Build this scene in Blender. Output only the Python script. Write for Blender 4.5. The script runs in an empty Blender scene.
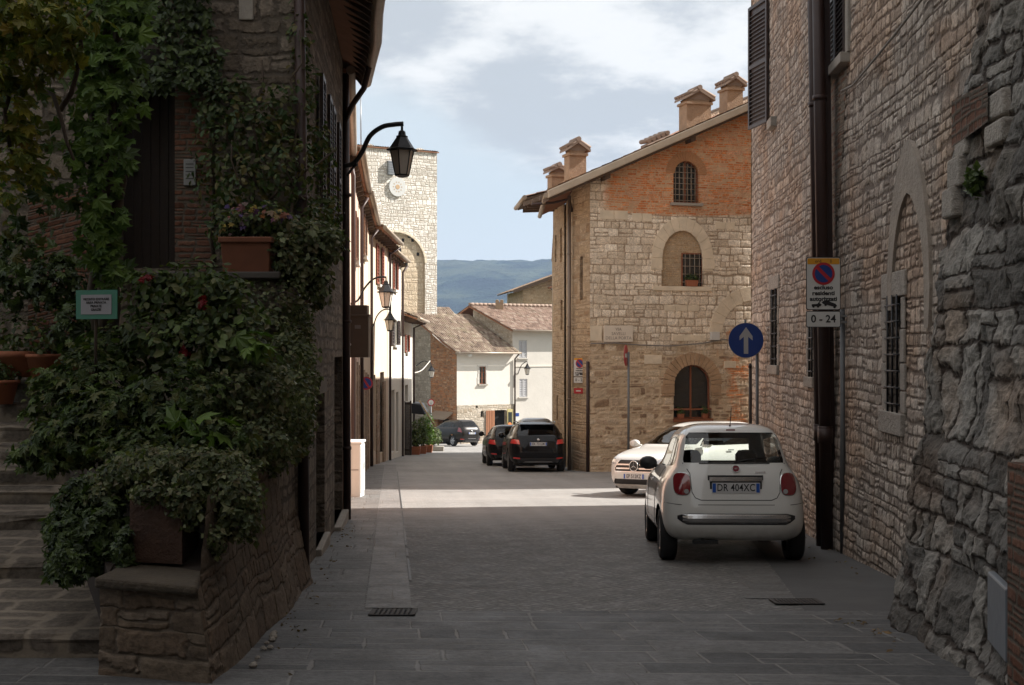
import bpy, bmesh, math, random
import numpy as np
from mathutils import Vector, Matrix, Euler
R = math.radians
random.seed(7); rng = np.random.default_rng(7)
SC = bpy.context.scene
COL = SC.collection

# ------------------------------------------------------------------ camera
cam_d = bpy.data.cameras.new('camera'); cam = bpy.data.objects.new('camera', cam_d); COL.objects.link(cam)
cam.location = (0, 0, 1.55); cam.rotation_euler = (R(90), 0, 0)
cam_d.sensor_width = 36; cam_d.lens = 36*1300/1024; cam_d.shift_y = 7.5/1024
cam_d.clip_start = .1; cam_d.clip_end = 20000
SC.camera = cam
# ------------------------------------------------------------------ exposure, sun and sky
SC.view_settings.view_transform = 'Standard'; SC.view_settings.look = 'None'
SC.view_settings.exposure = 1.32; SC.view_settings.gamma = 1
SUN_EL, SUN_AZ = 40, 11           # azimuth: degrees from +X towards +Y (negative = slightly behind the camera)
sd = bpy.data.lights.new('sun', 'SUN'); sd.energy = 4.6; sd.angle = R(.5); sd.color = (1, .95, .885)
so = bpy.data.objects.new('sun', sd); COL.objects.link(so); so.location = (30, 0, 60)
tosun = Vector((math.cos(R(SUN_EL))*math.cos(R(SUN_AZ)), math.cos(R(SUN_EL))*math.sin(R(SUN_AZ)), math.sin(R(SUN_EL))))
so.rotation_euler = tosun.to_track_quat('Z', 'Y').to_euler()
world = bpy.data.worlds.new('World'); SC.world = world; world.use_nodes = True
SC.cycles.use_denoising = True
try: SC.cycles.denoiser = 'OPENIMAGEDENOISE'
except Exception: pass
SC.cycles.max_bounces = 8; SC.cycles.diffuse_bounces = 4; SC.cycles.transparent_max_bounces = 12
SC.cycles.volume_bounces = 0; SC.cycles.sample_clamp_indirect = 6
SC.cycles.caustics_reflective = False; SC.cycles.caustics_refractive = False

# ------------------------------------------------------------------ node helpers
class NT:
    def __init__(s, nt): s.nt = nt; s.n = nt.nodes; s.l = nt.links
    def node(s, t, **kw):
        n = s.n.new(t)
        for k, v in kw.items(): setattr(n, k, v)
        return n
    def put(s, sock, v):
        if v is None: return
        if isinstance(v, bpy.types.NodeSocket): s.l.new(v, sock)
        else:
            if isinstance(v, (tuple, list)) and len(v) == 3 and sock.type == 'RGBA': v = (*v, 1)
            sock.default_value = v
    def m(s, op, a, b=None, c=None, clamp=False):
        n = s.node('ShaderNodeMath', operation=op, use_clamp=clamp)
        s.put(n.inputs[0], a); s.put(n.inputs[1], b); s.put(n.inputs[2], c)
        return n.outputs[0]
    def vm(s, op, a, b=None):
        n = s.node('ShaderNodeVectorMath', operation=op); s.put(n.inputs[0], a); s.put(n.inputs[1], b)
        return n.outputs[0]
    def xyz(s, v): n = s.node('ShaderNodeSeparateXYZ'); s.put(n.inputs[0], v); return n.outputs
    def comb(s, x=0., y=0., z=0.):
        n = s.node('ShaderNodeCombineXYZ'); s.put(n.inputs[0], x); s.put(n.inputs[1], y); s.put(n.inputs[2], z); return n.outputs[0]
    def noise(s, vec, scale, detail=2., rough=.5, out=0, dim='3D', dist=0.):
        n = s.node('ShaderNodeTexNoise', noise_dimensions=dim)
        if dim == '1D': s.put(n.inputs['W'], vec)
        else: s.put(n.inputs['Vector'], vec)
        n.inputs['Scale'].default_value = scale; n.inputs['Detail'].default_value = detail
        n.inputs['Roughness'].default_value = rough; n.inputs['Distortion'].default_value = dist
        return n.outputs[out]
    def white(s, vec, out=0):
        n = s.node('ShaderNodeTexWhiteNoise', noise_dimensions='2D'); s.put(n.inputs['Vector'], vec); return n.outputs[out]
    def vor(s, vec, scale, feature='F1', out='Distance', rnd=1.):
        n = s.node('ShaderNodeTexVoronoi', feature=feature); s.put(n.inputs['Vector'], vec)
        n.inputs['Scale'].default_value = scale; n.inputs['Randomness'].default_value = rnd
        return n.outputs[out]
    def mix(s, f, a, b, mode='MIX'):
        n = s.node('ShaderNodeMix', data_type='RGBA', blend_type=mode); s.put(n.inputs[0], f); s.put(n.inputs[6], a); s.put(n.inputs[7], b)
        return n.outputs[2]
    def mixf(s, f, a, b):
        n = s.node('ShaderNodeMix', data_type='FLOAT'); s.put(n.inputs[0], f); s.put(n.inputs[2], a); s.put(n.inputs[3], b)
        return n.outputs[0]
    def ramp(s, f, stops, interp='LINEAR'):
        n = s.node('ShaderNodeValToRGB'); s.put(n.inputs[0], f); cr = n.color_ramp; cr.interpolation = interp
        while len(cr.elements) < len(stops): cr.elements.new(.5)
        for e, (p, c) in zip(cr.elements, stops):
            e.position = p; e.color = (*c, 1) if len(c) == 3 else c
        return n.outputs[0]
    def step(s, v, lo, hi):
        n = s.node('ShaderNodeMapRange', interpolation_type='SMOOTHSTEP'); s.put(n.inputs[0], v)
        n.inputs[1].default_value = lo; n.inputs[2].default_value = hi; return n.outputs[0]
    def uv(s): return s.node('ShaderNodeUVMap', uv_map='UVMap').outputs[0]
    def pos(s): return s.node('ShaderNodeNewGeometry').outputs['Position']
    def objc(s): return s.node('ShaderNodeTexCoord').outputs['Object']
    def island(s): return s.node('ShaderNodeNewGeometry').outputs['Random Per Island']
    def bump(s, h, dist=.02, strength=1.):
        n = s.node('ShaderNodeBump'); s.put(n.inputs['Height'], h); n.inputs['Distance'].default_value = dist
        n.inputs['Strength'].default_value = strength; return n.outputs[0]

def newmat(name):
    m = bpy.data.materials.new(name); m.use_nodes = True; t = NT(m.node_tree); t.n.clear()
    out = t.node('ShaderNodeOutputMaterial'); b = t.node('ShaderNodeBsdfPrincipled'); t.l.new(b.outputs[0], out.inputs[0])
    return m, t, b, out

def plain(name, col, rough=.6, metal=0., spec=.5, vary=.12, nscale=6., bump=0., emit=None, coat=0.):
    """a plain painted / metal / plaster surface with slight mottling"""
    m, t, b, out = newmat(name)
    p = t.objc()
    n = t.noise(p, nscale, 4, .6)
    f = t.m('MULTIPLY_ADD', n, 2*vary, 1-vary)
    c = t.mix(1., (*col, 1), t.comb(f, f, f), 'MULTIPLY')
    t.put(b.inputs['Base Color'], c)
    r = t.m('MULTIPLY_ADD', t.noise(p, nscale*2.3, 3), .2, rough-.1, clamp=True); t.put(b.inputs['Roughness'], r)
    b.inputs['Metallic'].default_value = metal; b.inputs['Specular IOR Level'].default_value = spec
    b.inputs['Coat Weight'].default_value = coat; b.inputs['Coat Roughness'].default_value = .04
    if bump: t.put(b.inputs['Normal'], t.bump(t.noise(p, nscale*5, 4, .65), bump))
    if emit:
        b.inputs['Emission Color'].default_value = (*emit[0], 1); b.inputs['Emission Strength'].default_value = emit[1]
    return m

def masonry(t, uv, h=.15, w=.27, cols=None, mortar=(.3, .27, .23), gap=.012, a1=.5, a2=.06, a3=.02, rowvar=.5, relief=.6, soft=1., seed=0., split=.28):
    """irregular coursed stonework; returns (colour, height 0..1)"""
    x, y, _ = t.xyz(uv)
    sv = t.vm('ADD', uv, (seed*13.7, seed*7.3, 0.))
    n1 = t.noise(t.m('MULTIPLY_ADD', y, 1., seed*3.3), 1/(h*2.2), 1, dim='1D')
    n2 = t.noise(sv, .9, 2); n3 = t.noise(sv, 5.5, 3, .6); n4 = t.noise(t.vm('ADD', sv, (31., 17., 5.)), 4.7, 3, .6)
    yy = t.m('ADD', y, t.m('MULTIPLY', t.m('SUBTRACT', n1, .5), a1*h*2.2))
    yy = t.m('ADD', yy, t.m('MULTIPLY', t.m('SUBTRACT', n2, .5), a2*2))
    yy = t.m('ADD', yy, t.m('MULTIPLY', t.m('SUBTRACT', n3, .5), a3*2))
    ry = t.m('DIVIDE', yy, h); row = t.m('FLOOR', ry); fv = t.m('FRACT', ry)
    rr = t.white(t.comb(row, seed+.5, 0.)); r2 = t.white(t.comb(row, seed+9.5, 0.))
    ww = t.m('MULTIPLY', t.m('MULTIPLY_ADD', rr, rowvar, 1-rowvar*.5), w)
    xx = t.m('ADD', x, t.m('MULTIPLY', t.m('SUBTRACT', n4, .5), a3*3.5))
    xx = t.m('ADD', xx, t.m('MULTIPLY', t.m('SUBTRACT', t.noise(t.comb(t.m('ADD', x, 40.), t.m('MULTIPLY', row, 3.7), 0.), 1.7/w*.35, 1), .5), w*1.1))
    rx = t.m('ADD', t.m('DIVIDE', xx, ww), t.m('MULTIPLY', r2, 17.3)); cx = t.m('FLOOR', rx); fu = t.m('FRACT', rx)
    cell = t.comb(cx, t.m('ADD', row, seed*5), 0.)
    fl = t.m('GREATER_THAN', t.white(t.vm('ADD', cell, (71.3, 5.1, 0.))), 1-split)
    f2 = t.m('MULTIPLY', fv, 2.); fv = t.mixf(fl, fv, t.m('FRACT', f2)); hh_ = t.mixf(fl, h, h*.5)
    fl2 = t.m('MULTIPLY', t.m('GREATER_THAN', t.white(t.vm('ADD', cell, (13.3, 45.1, 0.))), 1-split), t.m('SUBTRACT', 1., fl))
    g2 = t.m('MULTIPLY', fu, 2.); fu = t.mixf(fl2, fu, t.m('FRACT', g2)); ww = t.mixf(fl2, ww, t.m('MULTIPLY', ww, .5))
    cell = t.vm('ADD', cell, t.comb(t.m('MULTIPLY', t.m('MULTIPLY', fl2, t.m('FLOOR', g2)), .37), t.m('MULTIPLY', t.m('MULTIPLY', fl, t.m('FLOOR', f2)), .41), 0.))
    rnd = t.white(cell); rc = t.xyz(t.white(cell, 1))
    du = t.m('MULTIPLY', t.m('MINIMUM', fu, t.m('SUBTRACT', 1., fu)), ww)
    dv = t.m('MULTIPLY', t.m('MINIMUM', fv, t.m('SUBTRACT', 1., fv)), hh_)
    sm = t.node('ShaderNodeMath', operation='SMOOTH_MIN'); t.put(sm.inputs[0], du); t.put(sm.inputs[1], dv); sm.inputs[2].default_value = gap*2.2
    d = sm.outputs[0]
    fine = t.noise(sv, 22, 5, .68); mid = t.noise(sv, 7, 3, .6)
    d2 = t.m('MULTIPLY_ADD', t.m('SUBTRACT', fine, .5), gap*2.6, d)
    d2 = t.m('SUBTRACT', d2, t.m('MULTIPLY', rc[2], gap*.7)); d2 = t.m('MULTIPLY_ADD', t.m('SUBTRACT', t.noise(sv, 3.1, 3, .6), .44), gap*4.5, d2)
    mask = t.step(d2, gap*.25, gap*(1.2+.8*soft))
    col = t.ramp(rnd, [(i/(len(cols)-1), c) for i, c in enumerate(cols)])
    fc = t.m('MULTIPLY_ADD', t.m('SUBTRACT', fine, .5), 2.3, .5, clamp=True); mc_ = t.m('MULTIPLY_ADD', t.m('SUBTRACT', mid, .5), 2.2, .5, clamp=True)
    k = t.m('MULTIPLY_ADD', mc_, .5, .76); k = t.m('MULTIPLY', k, t.m('MULTIPLY_ADD', fc, .85, .58))
    col = t.mix(1., col, t.comb(k, k, k), 'MULTIPLY')
    km = t.m('MULTIPLY_ADD', fine, .8, .6)
    mc = t.mix(1., (*mortar, 1), t.comb(km, km, km), 'MULTIPLY')
    c = t.mix(mask, mc, col)
    hs = t.m('MULTIPLY', mask, t.m('MULTIPLY_ADD', rc[0], relief*.5, 1-relief*.5))
    dome = t.step(d, 0., h*.3); crag = t.noise(sv, 48, 4, .7)
    hs = t.m('ADD', t.m('MULTIPLY', hs, .55), t.m('MULTIPLY', dome, .08*soft))
    hs = t.m('ADD', hs, t.m('MULTIPLY', t.m('SUBTRACT', fine, .5), .5)); hs = t.m('ADD', hs, t.m('MULTIPLY', t.m('SUBTRACT', mid, .5), .45*relief))
    hs = t.m('ADD', hs, t.m('MULTIPLY', t.m('SUBTRACT', crag, .5), .22))
    return c, hs

def finish(m, t, b, out, c, hgt, depth, disp=False, rough=.92):
    t.put(b.inputs['Base Color'], c); b.inputs['Roughness'].default_value = rough; b.inputs['Specular IOR Level'].default_value = .25
    if disp:
        d = t.node('ShaderNodeDisplacement'); t.put(d.inputs['Height'], hgt); d.inputs['Midlevel'].default_value = .5; d.inputs['Scale'].default_value = depth
        t.l.new(d.outputs[0], out.inputs['Displacement']); m.displacement_method = 'BOTH'
    else: t.put(b.inputs['Normal'], t.bump(hgt, depth))
    return m

def stone_mat(name, depth=.03, disp=False, stain=.0, tint=None, **kw):
    m, t, b, out = newmat(name); uv = t.uv(); c, h = masonry(t, uv, **kw)
    big = t.noise(uv, .45, 4, .6)
    f = t.m('MULTIPLY_ADD', big, .7, .65)
    c = t.mix(1., c, t.comb(f, f, f), 'MULTIPLY')
    if tint: c = t.mix(t.step(t.noise(t.vm('ADD', uv, (7., 3., 0.)), .8, 3), .45, .65), c, t.mix(1., c, (*tint, 1), 'MULTIPLY'))
    return finish(m, t, b, out, c, h, depth, disp)

# ------------------------------------------------------------------ mesh helpers
class MB:
    def __init__(s): s.v = []; s.f = []; s.mi = []; s.uv = {}; s.sm = []
    def quad(s, a, b, c, d, mi=0, uv=None, smooth=False):
        i = len(s.v); s.v += [tuple(a), tuple(b), tuple(c), tuple(d)]; s.f.append((i, i+1, i+2, i+3)); s.mi.append(mi); s.sm.append(smooth)
        if uv: s.uv[len(s.f)-1] = uv
    def poly(s, pts, mi=0, uv=None):
        i = len(s.v); s.v += [tuple(p) for p in pts]; s.f.append(tuple(range(i, i+len(pts)))); s.mi.append(mi); s.sm.append(False)
        if uv: s.uv[len(s.f)-1] = uv
    def hexa(s, c, mi=0):
        """8 corners: bottom 4 (ccw), top 4"""
        i = len(s.v); s.v += [tuple(p) for p in c]
        for f in ((3, 2, 1, 0), (4, 5, 6, 7), (0, 1, 5, 4), (1, 2, 6, 5), (2, 3, 7, 6), (3, 0, 4, 7)):
            s.f.append(tuple(i+k for k in f)); s.mi.append(mi); s.sm.append(False)
    def box(s, x0, x1, y0, y1, z0, z1, mi=0):
        s.hexa([(x0, y0, z0), (x1, y0, z0), (x1, y1, z0), (x0, y1, z0), (x0, y0, z1), (x1, y0, z1), (x1, y1, z1), (x0, y1, z1)], mi)
    def tube(s, pts, r, n=8, mi=0, cap=True):
        pts = [Vector(p) for p in pts]; rs = r if isinstance(r, (list, tuple)) else [r]*len(pts)
        base = len(s.v); up = Vector((0, 0, 1))
        for k, p in enumerate(pts):
            d = (pts[min(k+1, len(pts)-1)]-pts[max(k-1, 0)]).normalized()
            a = d.cross(up if abs(d.z) < .9 else Vector((1, 0, 0))).normalized(); b = d.cross(a)
            if k and a.dot(pa) < 0 and abs(a.dot(pa)) > .3: a, b = -a, -b
            pa = a
            for j in range(n):
                th = 2*math.pi*j/n; s.v.append(tuple(p+(a*math.cos(th)+b*math.sin(th))*rs[k]))
        for k in range(len(pts)-1):
            for j in range(n):
                s.f.append((base+k*n+j, base+k*n+(j+1) % n, base+(k+1)*n+(j+1) % n, base+(k+1)*n+j)); s.mi.append(mi); s.sm.append(True)
        if cap:
            s.f.append(tuple(base+j for j in range(n))); s.mi.append(mi); s.sm.append(False)
            e = base+(len(pts)-1)*n; s.f.append(tuple(e+n-1-j for j in range(n))); s.mi.append(mi); s.sm.append(False)
    def lathe(s, prof, n=24, c=(0, 0, 0), axis='z', mi=0, smooth=True, a0=0., close=True):
        base = len(s.v); c = Vector(c)
        for (r, h) in prof:
            for j in range(n):
                th = a0+2*math.pi*j/n; a, b = r*math.cos(th), r*math.sin(th)
                s.v.append(tuple(c+(Vector((a, b, h)) if axis == 'z' else Vector((h, a, b)) if axis == 'x' else Vector((a, h, b)))))
        for k in range(len(prof)-1):
            for j in range(n):
                s.f.append((base+k*n+j, base+k*n+(j+1) % n, base+(k+1)*n+(j+1) % n, base+(k+1)*n+j)); s.mi.append(mi); s.sm.append(smooth)
        if close:
            for k in (0, len(prof)-1):
                if prof[k][0] > 1e-4: s.f.append(tuple(base+k*n+j for j in range(n))); s.mi.append(mi); s.sm.append(False)
    def xform(s, M, start=0):
        for i in range(start, len(s.v)): s.v[i] = tuple(M @ Vector(s.v[i]))
    def build(s, name, mats, parent=None, bevel=0., fix=True):
        me = bpy.data.meshes.new(name); me.from_pydata(s.v, [], s.f); me.update()
        for mm in (mats if isinstance(mats, (list, tuple)) else [mats]): me.materials.append(mm)
        me.polygons.foreach_set('material_index', s.mi); me.polygons.foreach_set('use_smooth', s.sm)
        if s.uv:
            ul = me.uv_layers.new(name='UVMap')
            for fi, uvs in s.uv.items():
                for li, q in zip(me.polygons[fi].loop_indices, uvs): ul.data[li].uv = q
        if fix:
            bm = bmesh.new(); bm.from_mesh(me); bmesh.ops.recalc_face_normals(bm, faces=bm.faces); bm.to_mesh(me); bm.free()
        o = bpy.data.objects.new(name, me); COL.objects.link(o)
        if parent: o.parent = parent; o.matrix_parent_inverse = parent.matrix_basis.inverted() if getattr(s, 'world', True) else Matrix()
        if bevel:
            bv = o.modifiers.new('bevel', 'BEVEL'); bv.width = bevel; bv.segments = 2; bv.limit_method = 'ANGLE'; bv.angle_limit = R(40)
        return o

def tag(o, label=None, cat=None, group=None, kind=None):
    if label: o['label'] = label
    if cat: o['category'] = cat
    if group: o['group'] = group
    if kind: o['kind'] = kind
    return o
def thing(name, label, cat, loc=(0, 0, 0), rot=(0, 0, 0), group=None):
    o = bpy.data.objects.new(name, None); COL.objects.link(o); o.location = loc; o.rotation_euler = rot; o.empty_display_size = .2
    return tag(o, label, cat, group)
def npmesh(name, V, F, mats, parent=None, uv=None, smooth=False, mi=None):
    """V (n,3), F (m,k) arrays, uv (n,2) per vertex"""
    me = bpy.data.meshes.new(name); V = np.asarray(V, dtype=np.float32); F = np.asarray(F, dtype=np.int32); m, k = F.shape
    me.vertices.add(len(V)); me.vertices.foreach_set('co', V.ravel()); me.loops.add(m*k); me.loops.foreach_set('vertex_index', F.ravel())
    me.polygons.add(m); me.polygons.foreach_set('loop_start', np.arange(0, m*k, k, dtype=np.int32)); me.polygons.foreach_set('loop_total', np.full(m, k, dtype=np.int32))
    me.polygons.foreach_set('use_smooth', np.full(m, smooth))
    for mm in (mats if isinstance(mats, (list, tuple)) else [mats]): me.materials.append(mm)
    if mi is not None: me.polygons.foreach_set('material_index', np.asarray(mi, dtype=np.int32))
    if uv is not None:
        ul = me.uv_layers.new(name='UVMap'); ul.data.foreach_set('uv', np.asarray(uv, dtype=np.float32)[F.ravel()].ravel())
    me.update(calc_edges=True); me.validate()
    o = bpy.data.objects.new(name, me); COL.objects.link(o)
    if parent: o.parent = parent; o.matrix_parent_inverse = parent.matrix_basis.inverted()
    return o

F_, CX, CY, EYE = 1300., 512., 350., 1.55
GR = .055
def gz(y): return -GR*y if y < 100 else -5.5-(y-100)*.10
def at(px, py, D): return Vector(((px-CX)/F_*D, D, EYE+(CY-py)/F_*D))

class Plane:
    """vertical wall plane from A to B; n is the outward (visible) side"""
    def __init__(s, A, B, side=-1):
        s.A = Vector((A[0], A[1])); s.d = (Vector((B[0], B[1]))-s.A); s.L = s.d.length; s.d.normalize()
        s.n = Vector((s.d.y, -s.d.x))*(1 if side < 0 else -1)
    def P(s, u, z, o=0.):
        q = s.A+s.d*u+s.n*o; return Vector((q.x, q.y, z))
    def u_of(s, px, off=0.):
        k = (px-CX)/F_; A = s.A+s.n*off; return (A.y*k-A.x)/(s.d.x-s.d.y*k)
    def uz(s, px, py, off=0.):
        u = s.u_of(px, off); D = s.A.y+s.n.y*off+s.d.y*u; return u, EYE+(CY-py)/F_*D
    def box(s, mb, u0, u1, z0, z1, o0, o1, mi=0):
        mb.hexa([s.P(u0, z0, o0), s.P(u1, z0, o0), s.P(u1, z0, o1), s.P(u0, z0, o1), s.P(u0, z1, o0), s.P(u1, z1, o0), s.P(u1, z1, o1), s.P(u0, z1, o1)], mi)
    def extr(s, mb, pts, o0, o1, mi=0):
        """extruded polygon given as (u,z) points"""
        n = len(pts); i = len(mb.v); mb.v += [tuple(s.P(u, z, o0)) for u, z in pts]+[tuple(s.P(u, z, o1)) for u, z in pts]
        mb.f.append(tuple(i+k for k in range(n))); mb.f.append(tuple(i+2*n-1-k for k in range(n)))
        for k in range(n): mb.f.append((i+k, i+(k+1) % n, i+n+(k+1) % n, i+n+k))
        mb.mi += [mi]*(n+2); mb.sm += [False]*(n+2)

def wall(name, pl, u0, u1, z0, z1, mat, parent, cell=.25, holes=(), top=None, reveal=.22, rmat=None, batter=None, warpu=None):
    """wall skin as a grid; holes = (ua,ub,za,zb[,arch_rise]); arch tops are cut as stepped cells that a surround covers"""
    us = list(np.arange(u0, u1, cell))+[u1]; zs = list(np.arange(z0, z1, cell))+[z1]
    for h in holes: us += [h[0], h[1]]; zs += [h[2], h[3]]
    def clean(a, keep):
        a = sorted(a); out = [a[0]]
        for v in a[1:]:
            if v-out[-1] < cell*.35:
                if any(abs(v-k) < 1e-6 for k in keep): out[-1] = v if not any(abs(out[-1]-k) < 1e-6 for k in keep) else out[-1]; 
                if any(abs(v-k) < 1e-6 for k in keep) and abs(out[-1]-v) > 1e-6: out.append(v)
            else: out.append(v)
        return np.array(out)
    us = clean([u for u in us if u0-1e-6 <= u <= u1+1e-6], [h[0] for h in holes]+[h[1] for h in holes]+[u0, u1])
    zs = clean([z for z in zs if z0-1e-6 <= z <= z1+1e-6], [h[2] for h in holes]+[h[3] for h in holes]+[z0, z1])
    U, Z = np.meshgrid(us, zs, indexing='ij')
    if top is not None: Z = np.minimum(Z, np.vectorize(top)(U))
    O = np.zeros_like(U) if batter is None else batter(U, Z)
    UW = U if warpu is None else warpu(U, Z)
    X = pl.A.x+pl.d.x*UW+pl.n.x*O; Y = pl.A.y+pl.d.y*UW+pl.n.y*O
    V = np.stack([X, Y, Z], -1).reshape(-1, 3); nu, nz = U.shape
    I = np.arange(nu*nz).reshape(nu, nz)
    Q = np.stack([I[:-1, :-1], I[1:, :-1], I[1:, 1:], I[:-1, 1:]], -1).reshape(-1, 4)
    if (pl.d.x*pl.n.y-pl.d.y*pl.n.x) > 0: Q = Q[:, ::-1]
    uc = ((U[:-1, :-1]+U[1:, 1:])/2).ravel(); zc = ((Z[:-1, :-1]+Z[1:, 1:])/2).ravel()
    keep = (Z[1:, 1:]-Z[1:, :-1]).ravel()+(Z[:-1, 1:]-Z[:-1, :-1]).ravel() > 1e-4
    for h in holes:
        ins = (uc > h[0]) & (uc < h[1]) & (zc > h[2]) & (zc < h[3])
        if len(h) > 4:
            c = (h[0]+h[1])/2; a = (h[1]-h[0])/2; sp = h[3]-h[4]
            ins &= (zc < sp) | (((uc-c)/a)**2+((zc-sp)/h[4])**2 < 1)
        keep &= ~ins
    UV = np.stack([U.ravel(), Z.ravel()], -1)
    o = npmesh(name, V, Q[keep], mat, parent, UV)
    if holes and reveal:
        for h in holes:
            mb = MB()
            a, b, c, d = h[:4]
            sp = d-(h[4] if len(h) > 4 else 0); r0 = .0
            segs = [((a, c), (b, c)), ((a, c), (a, sp)), ((b, c), (b, sp))]
            if len(h) > 4:
                arc = [((a+b)/2+(b-a)/2*math.cos(th), sp+h[4]*math.sin(th)) for th in np.linspace(0, math.pi, 17)]
                segs += list(zip(arc[:-1], arc[1:]))
            else: segs.append(((a, d), (b, d)))
            for p, q in segs:
                L = math.hypot(q[0]-p[0], q[1]-p[1])
                mb.quad(pl.P(*p, r0), pl.P(*q, r0), pl.P(*q, -reveal), pl.P(*p, -reveal), uv=[(p[0], p[1]), (p[0]+L, p[1]), (p[0]+L, p[1]+reveal), (p[0], p[1]+reveal)] if abs(q[0]-p[0]) > abs(q[1]-p[1]) else [(p[0], p[1]), (q[0], q[1]), (q[0]+reveal, q[1]), (p[0]+reveal, p[1])])
            mb.build('window_reveal', rmat or mat, parent, fix=False)
    return o

def arch_pts(c, sp, a, rise, n=16, point=0.):
    """arch outline from right spring to left spring; point>0 gives a pointed arch"""
    out = []
    for th in np.linspace(0, math.pi, n+1):
        x = a*math.cos(th); z = rise*math.sin(th)
        if point: z = rise*((1-point)*math.sin(th)+point*(1-abs(math.cos(th))**1.35))
        out.append((c+x, sp+z))
    return out
def arch_ring(mb, pl, c, sp, a0, r0, a1, r1, o0, o1, n=13, gap=.06, point=0., mi=0, legs=None, jitter=.0):
    """voussoir blocks of an arch"""
    I = arch_pts(c, sp, a0, r0, n, point); O = arch_pts(c, sp, a1, r1, n, point)
    for k in range(n):
        def L(p, q, f): return (p[0]+(q[0]-p[0])*f, p[1]+(q[1]-p[1])*f)
        i0, i1 = L(I[k], I[k+1], gap), L(I[k], I[k+1], 1-gap); q0, q1 = L(O[k], O[k+1], gap), L(O[k], O[k+1], 1-gap)
        j = random.uniform(0, jitter)
        pl.extr(mb, [i0, i1, q1, q0], o0, o1-j, mi)
    if legs:
        z = sp; 
        while z > legs+.05:
            h = min(random.uniform(.2, .34), z-legs); 
            for sgn in (-1, 1):
                e = random.uniform(-.04, .06); x0, x1 = c+sgn*a0, c+sgn*(a1+e)
                pl.extr(mb, [(min(x0, x1), z-h+.006), (max(x0, x1), z-h+.006), (max(x0, x1), z-.006), (min(x0, x1), z-.006)], o0, o1-random.uniform(0, jitter), mi)
            z -= h

def text_mesh(name, txt, size, mat, parent, M, bold=0., depth=.002, align='CENTER', sx=1., spacing=1., world=False):
    cu = bpy.data.curves.new(name, 'FONT'); cu.body = txt; cu.size = size; cu.align_x = align; cu.align_y = 'CENTER'; cu.extrude = depth; cu.offset = bold; cu.space_character = spacing; cu.resolution_u = 3
    tmp = bpy.data.objects.new(name, cu); COL.objects.link(tmp); bpy.context.view_layer.update()
    dg = bpy.context.evaluated_depsgraph_get(); me = bpy.data.meshes.new_from_object(tmp.evaluated_get(dg))
    bpy.data.objects.remove(tmp); me.materials.clear(); me.materials.append(mat); me.name = name
    me.transform(Matrix.Diagonal((sx, 1, 1, 1))); me.transform(M)
    o = bpy.data.objects.new(name, me); COL.objects.link(o)
    if parent: o.parent = parent
    if parent and world: o.matrix_parent_inverse = parent.matrix_basis.inverted()
    return o
# ------------------------------------------------------------------ sky shader: physical sky with broken cloud
def build_world():
    t = NT(world.node_tree); t.n.clear()
    out = t.node('ShaderNodeOutputWorld'); bg = t.node('ShaderNodeBackground'); bg.inputs[1].default_value = .10
    sky = t.node('ShaderNodeTexSky', sky_type='NISHITA'); sky.sun_disc = False; sky.sun_elevation = R(SUN_EL); sky.sun_rotation = R(90-SUN_AZ)
    sky.altitude = 500; sky.air_density = 1.; sky.dust_density = 1.6; sky.ozone_density = 1.2
    d = t.node('ShaderNodeTexCoord').outputs['Generated']; x, y, z = t.xyz(d)
    inv = t.m('DIVIDE', 1., t.m('ADD', t.m('ABSOLUTE', z), .22))
    p = t.comb(t.m('MULTIPLY', x, inv), t.m('MULTIPLY', y, inv), 0.)
    p = t.vm('ADD', p, (3.1, 1.35, 0.))
    az = t.m('DIVIDE', x, t.m('ADD', t.m('ABSOLUTE', y), .05))
    n = t.noise(p, .9, 7, .56); n2 = t.noise(t.vm('ADD', p, (9., 4., 2.)), 3., 7, .6)
    dens = t.m('ADD', n, t.m('MULTIPLY', t.m('SUBTRACT', n2, .5), .35))
    # cloud sheet thins out towards the horizon
    cov = t.step(t.m('ADD', t.m('MULTIPLY', t.m('SUBTRACT', dens, .5), .55), t.m('ADD', t.m('MULTIPLY', z, 3.2), t.m('MULTIPLY', az, 1.6))), .34, .50)
    lum = t.step(t.noise(t.vm('ADD', p, (2., 8., 5.)), 3.0, 8, .6), .42, .62)
    cc = t.mix(lum, (2.35, 2.46, 2.56, 1), (4.2, 4.15, 4.05, 1))
    s2 = t.mix(.95, sky.outputs[0], (2.95, 3.25, 3.35, 1))
    hz = t.step(z, .0, .12); s2 = t.mix(hz, (4.1, 4.05, 3.7, 1), s2)
    c = t.mix(t.m('MULTIPLY', cov, .9), s2, cc)
    # high zenith: mostly a flat warm tone, set to fill the shaded street
    c = t.mix(t.step(z, .28, .6), c, t.mix(.82, sky.outputs[0], (4.7, 4.45, 4.15, 1)))
    t.l.new(c, bg.inputs[0]); t.l.new(bg.outputs[0], out.inputs[0])
build_world()

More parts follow.
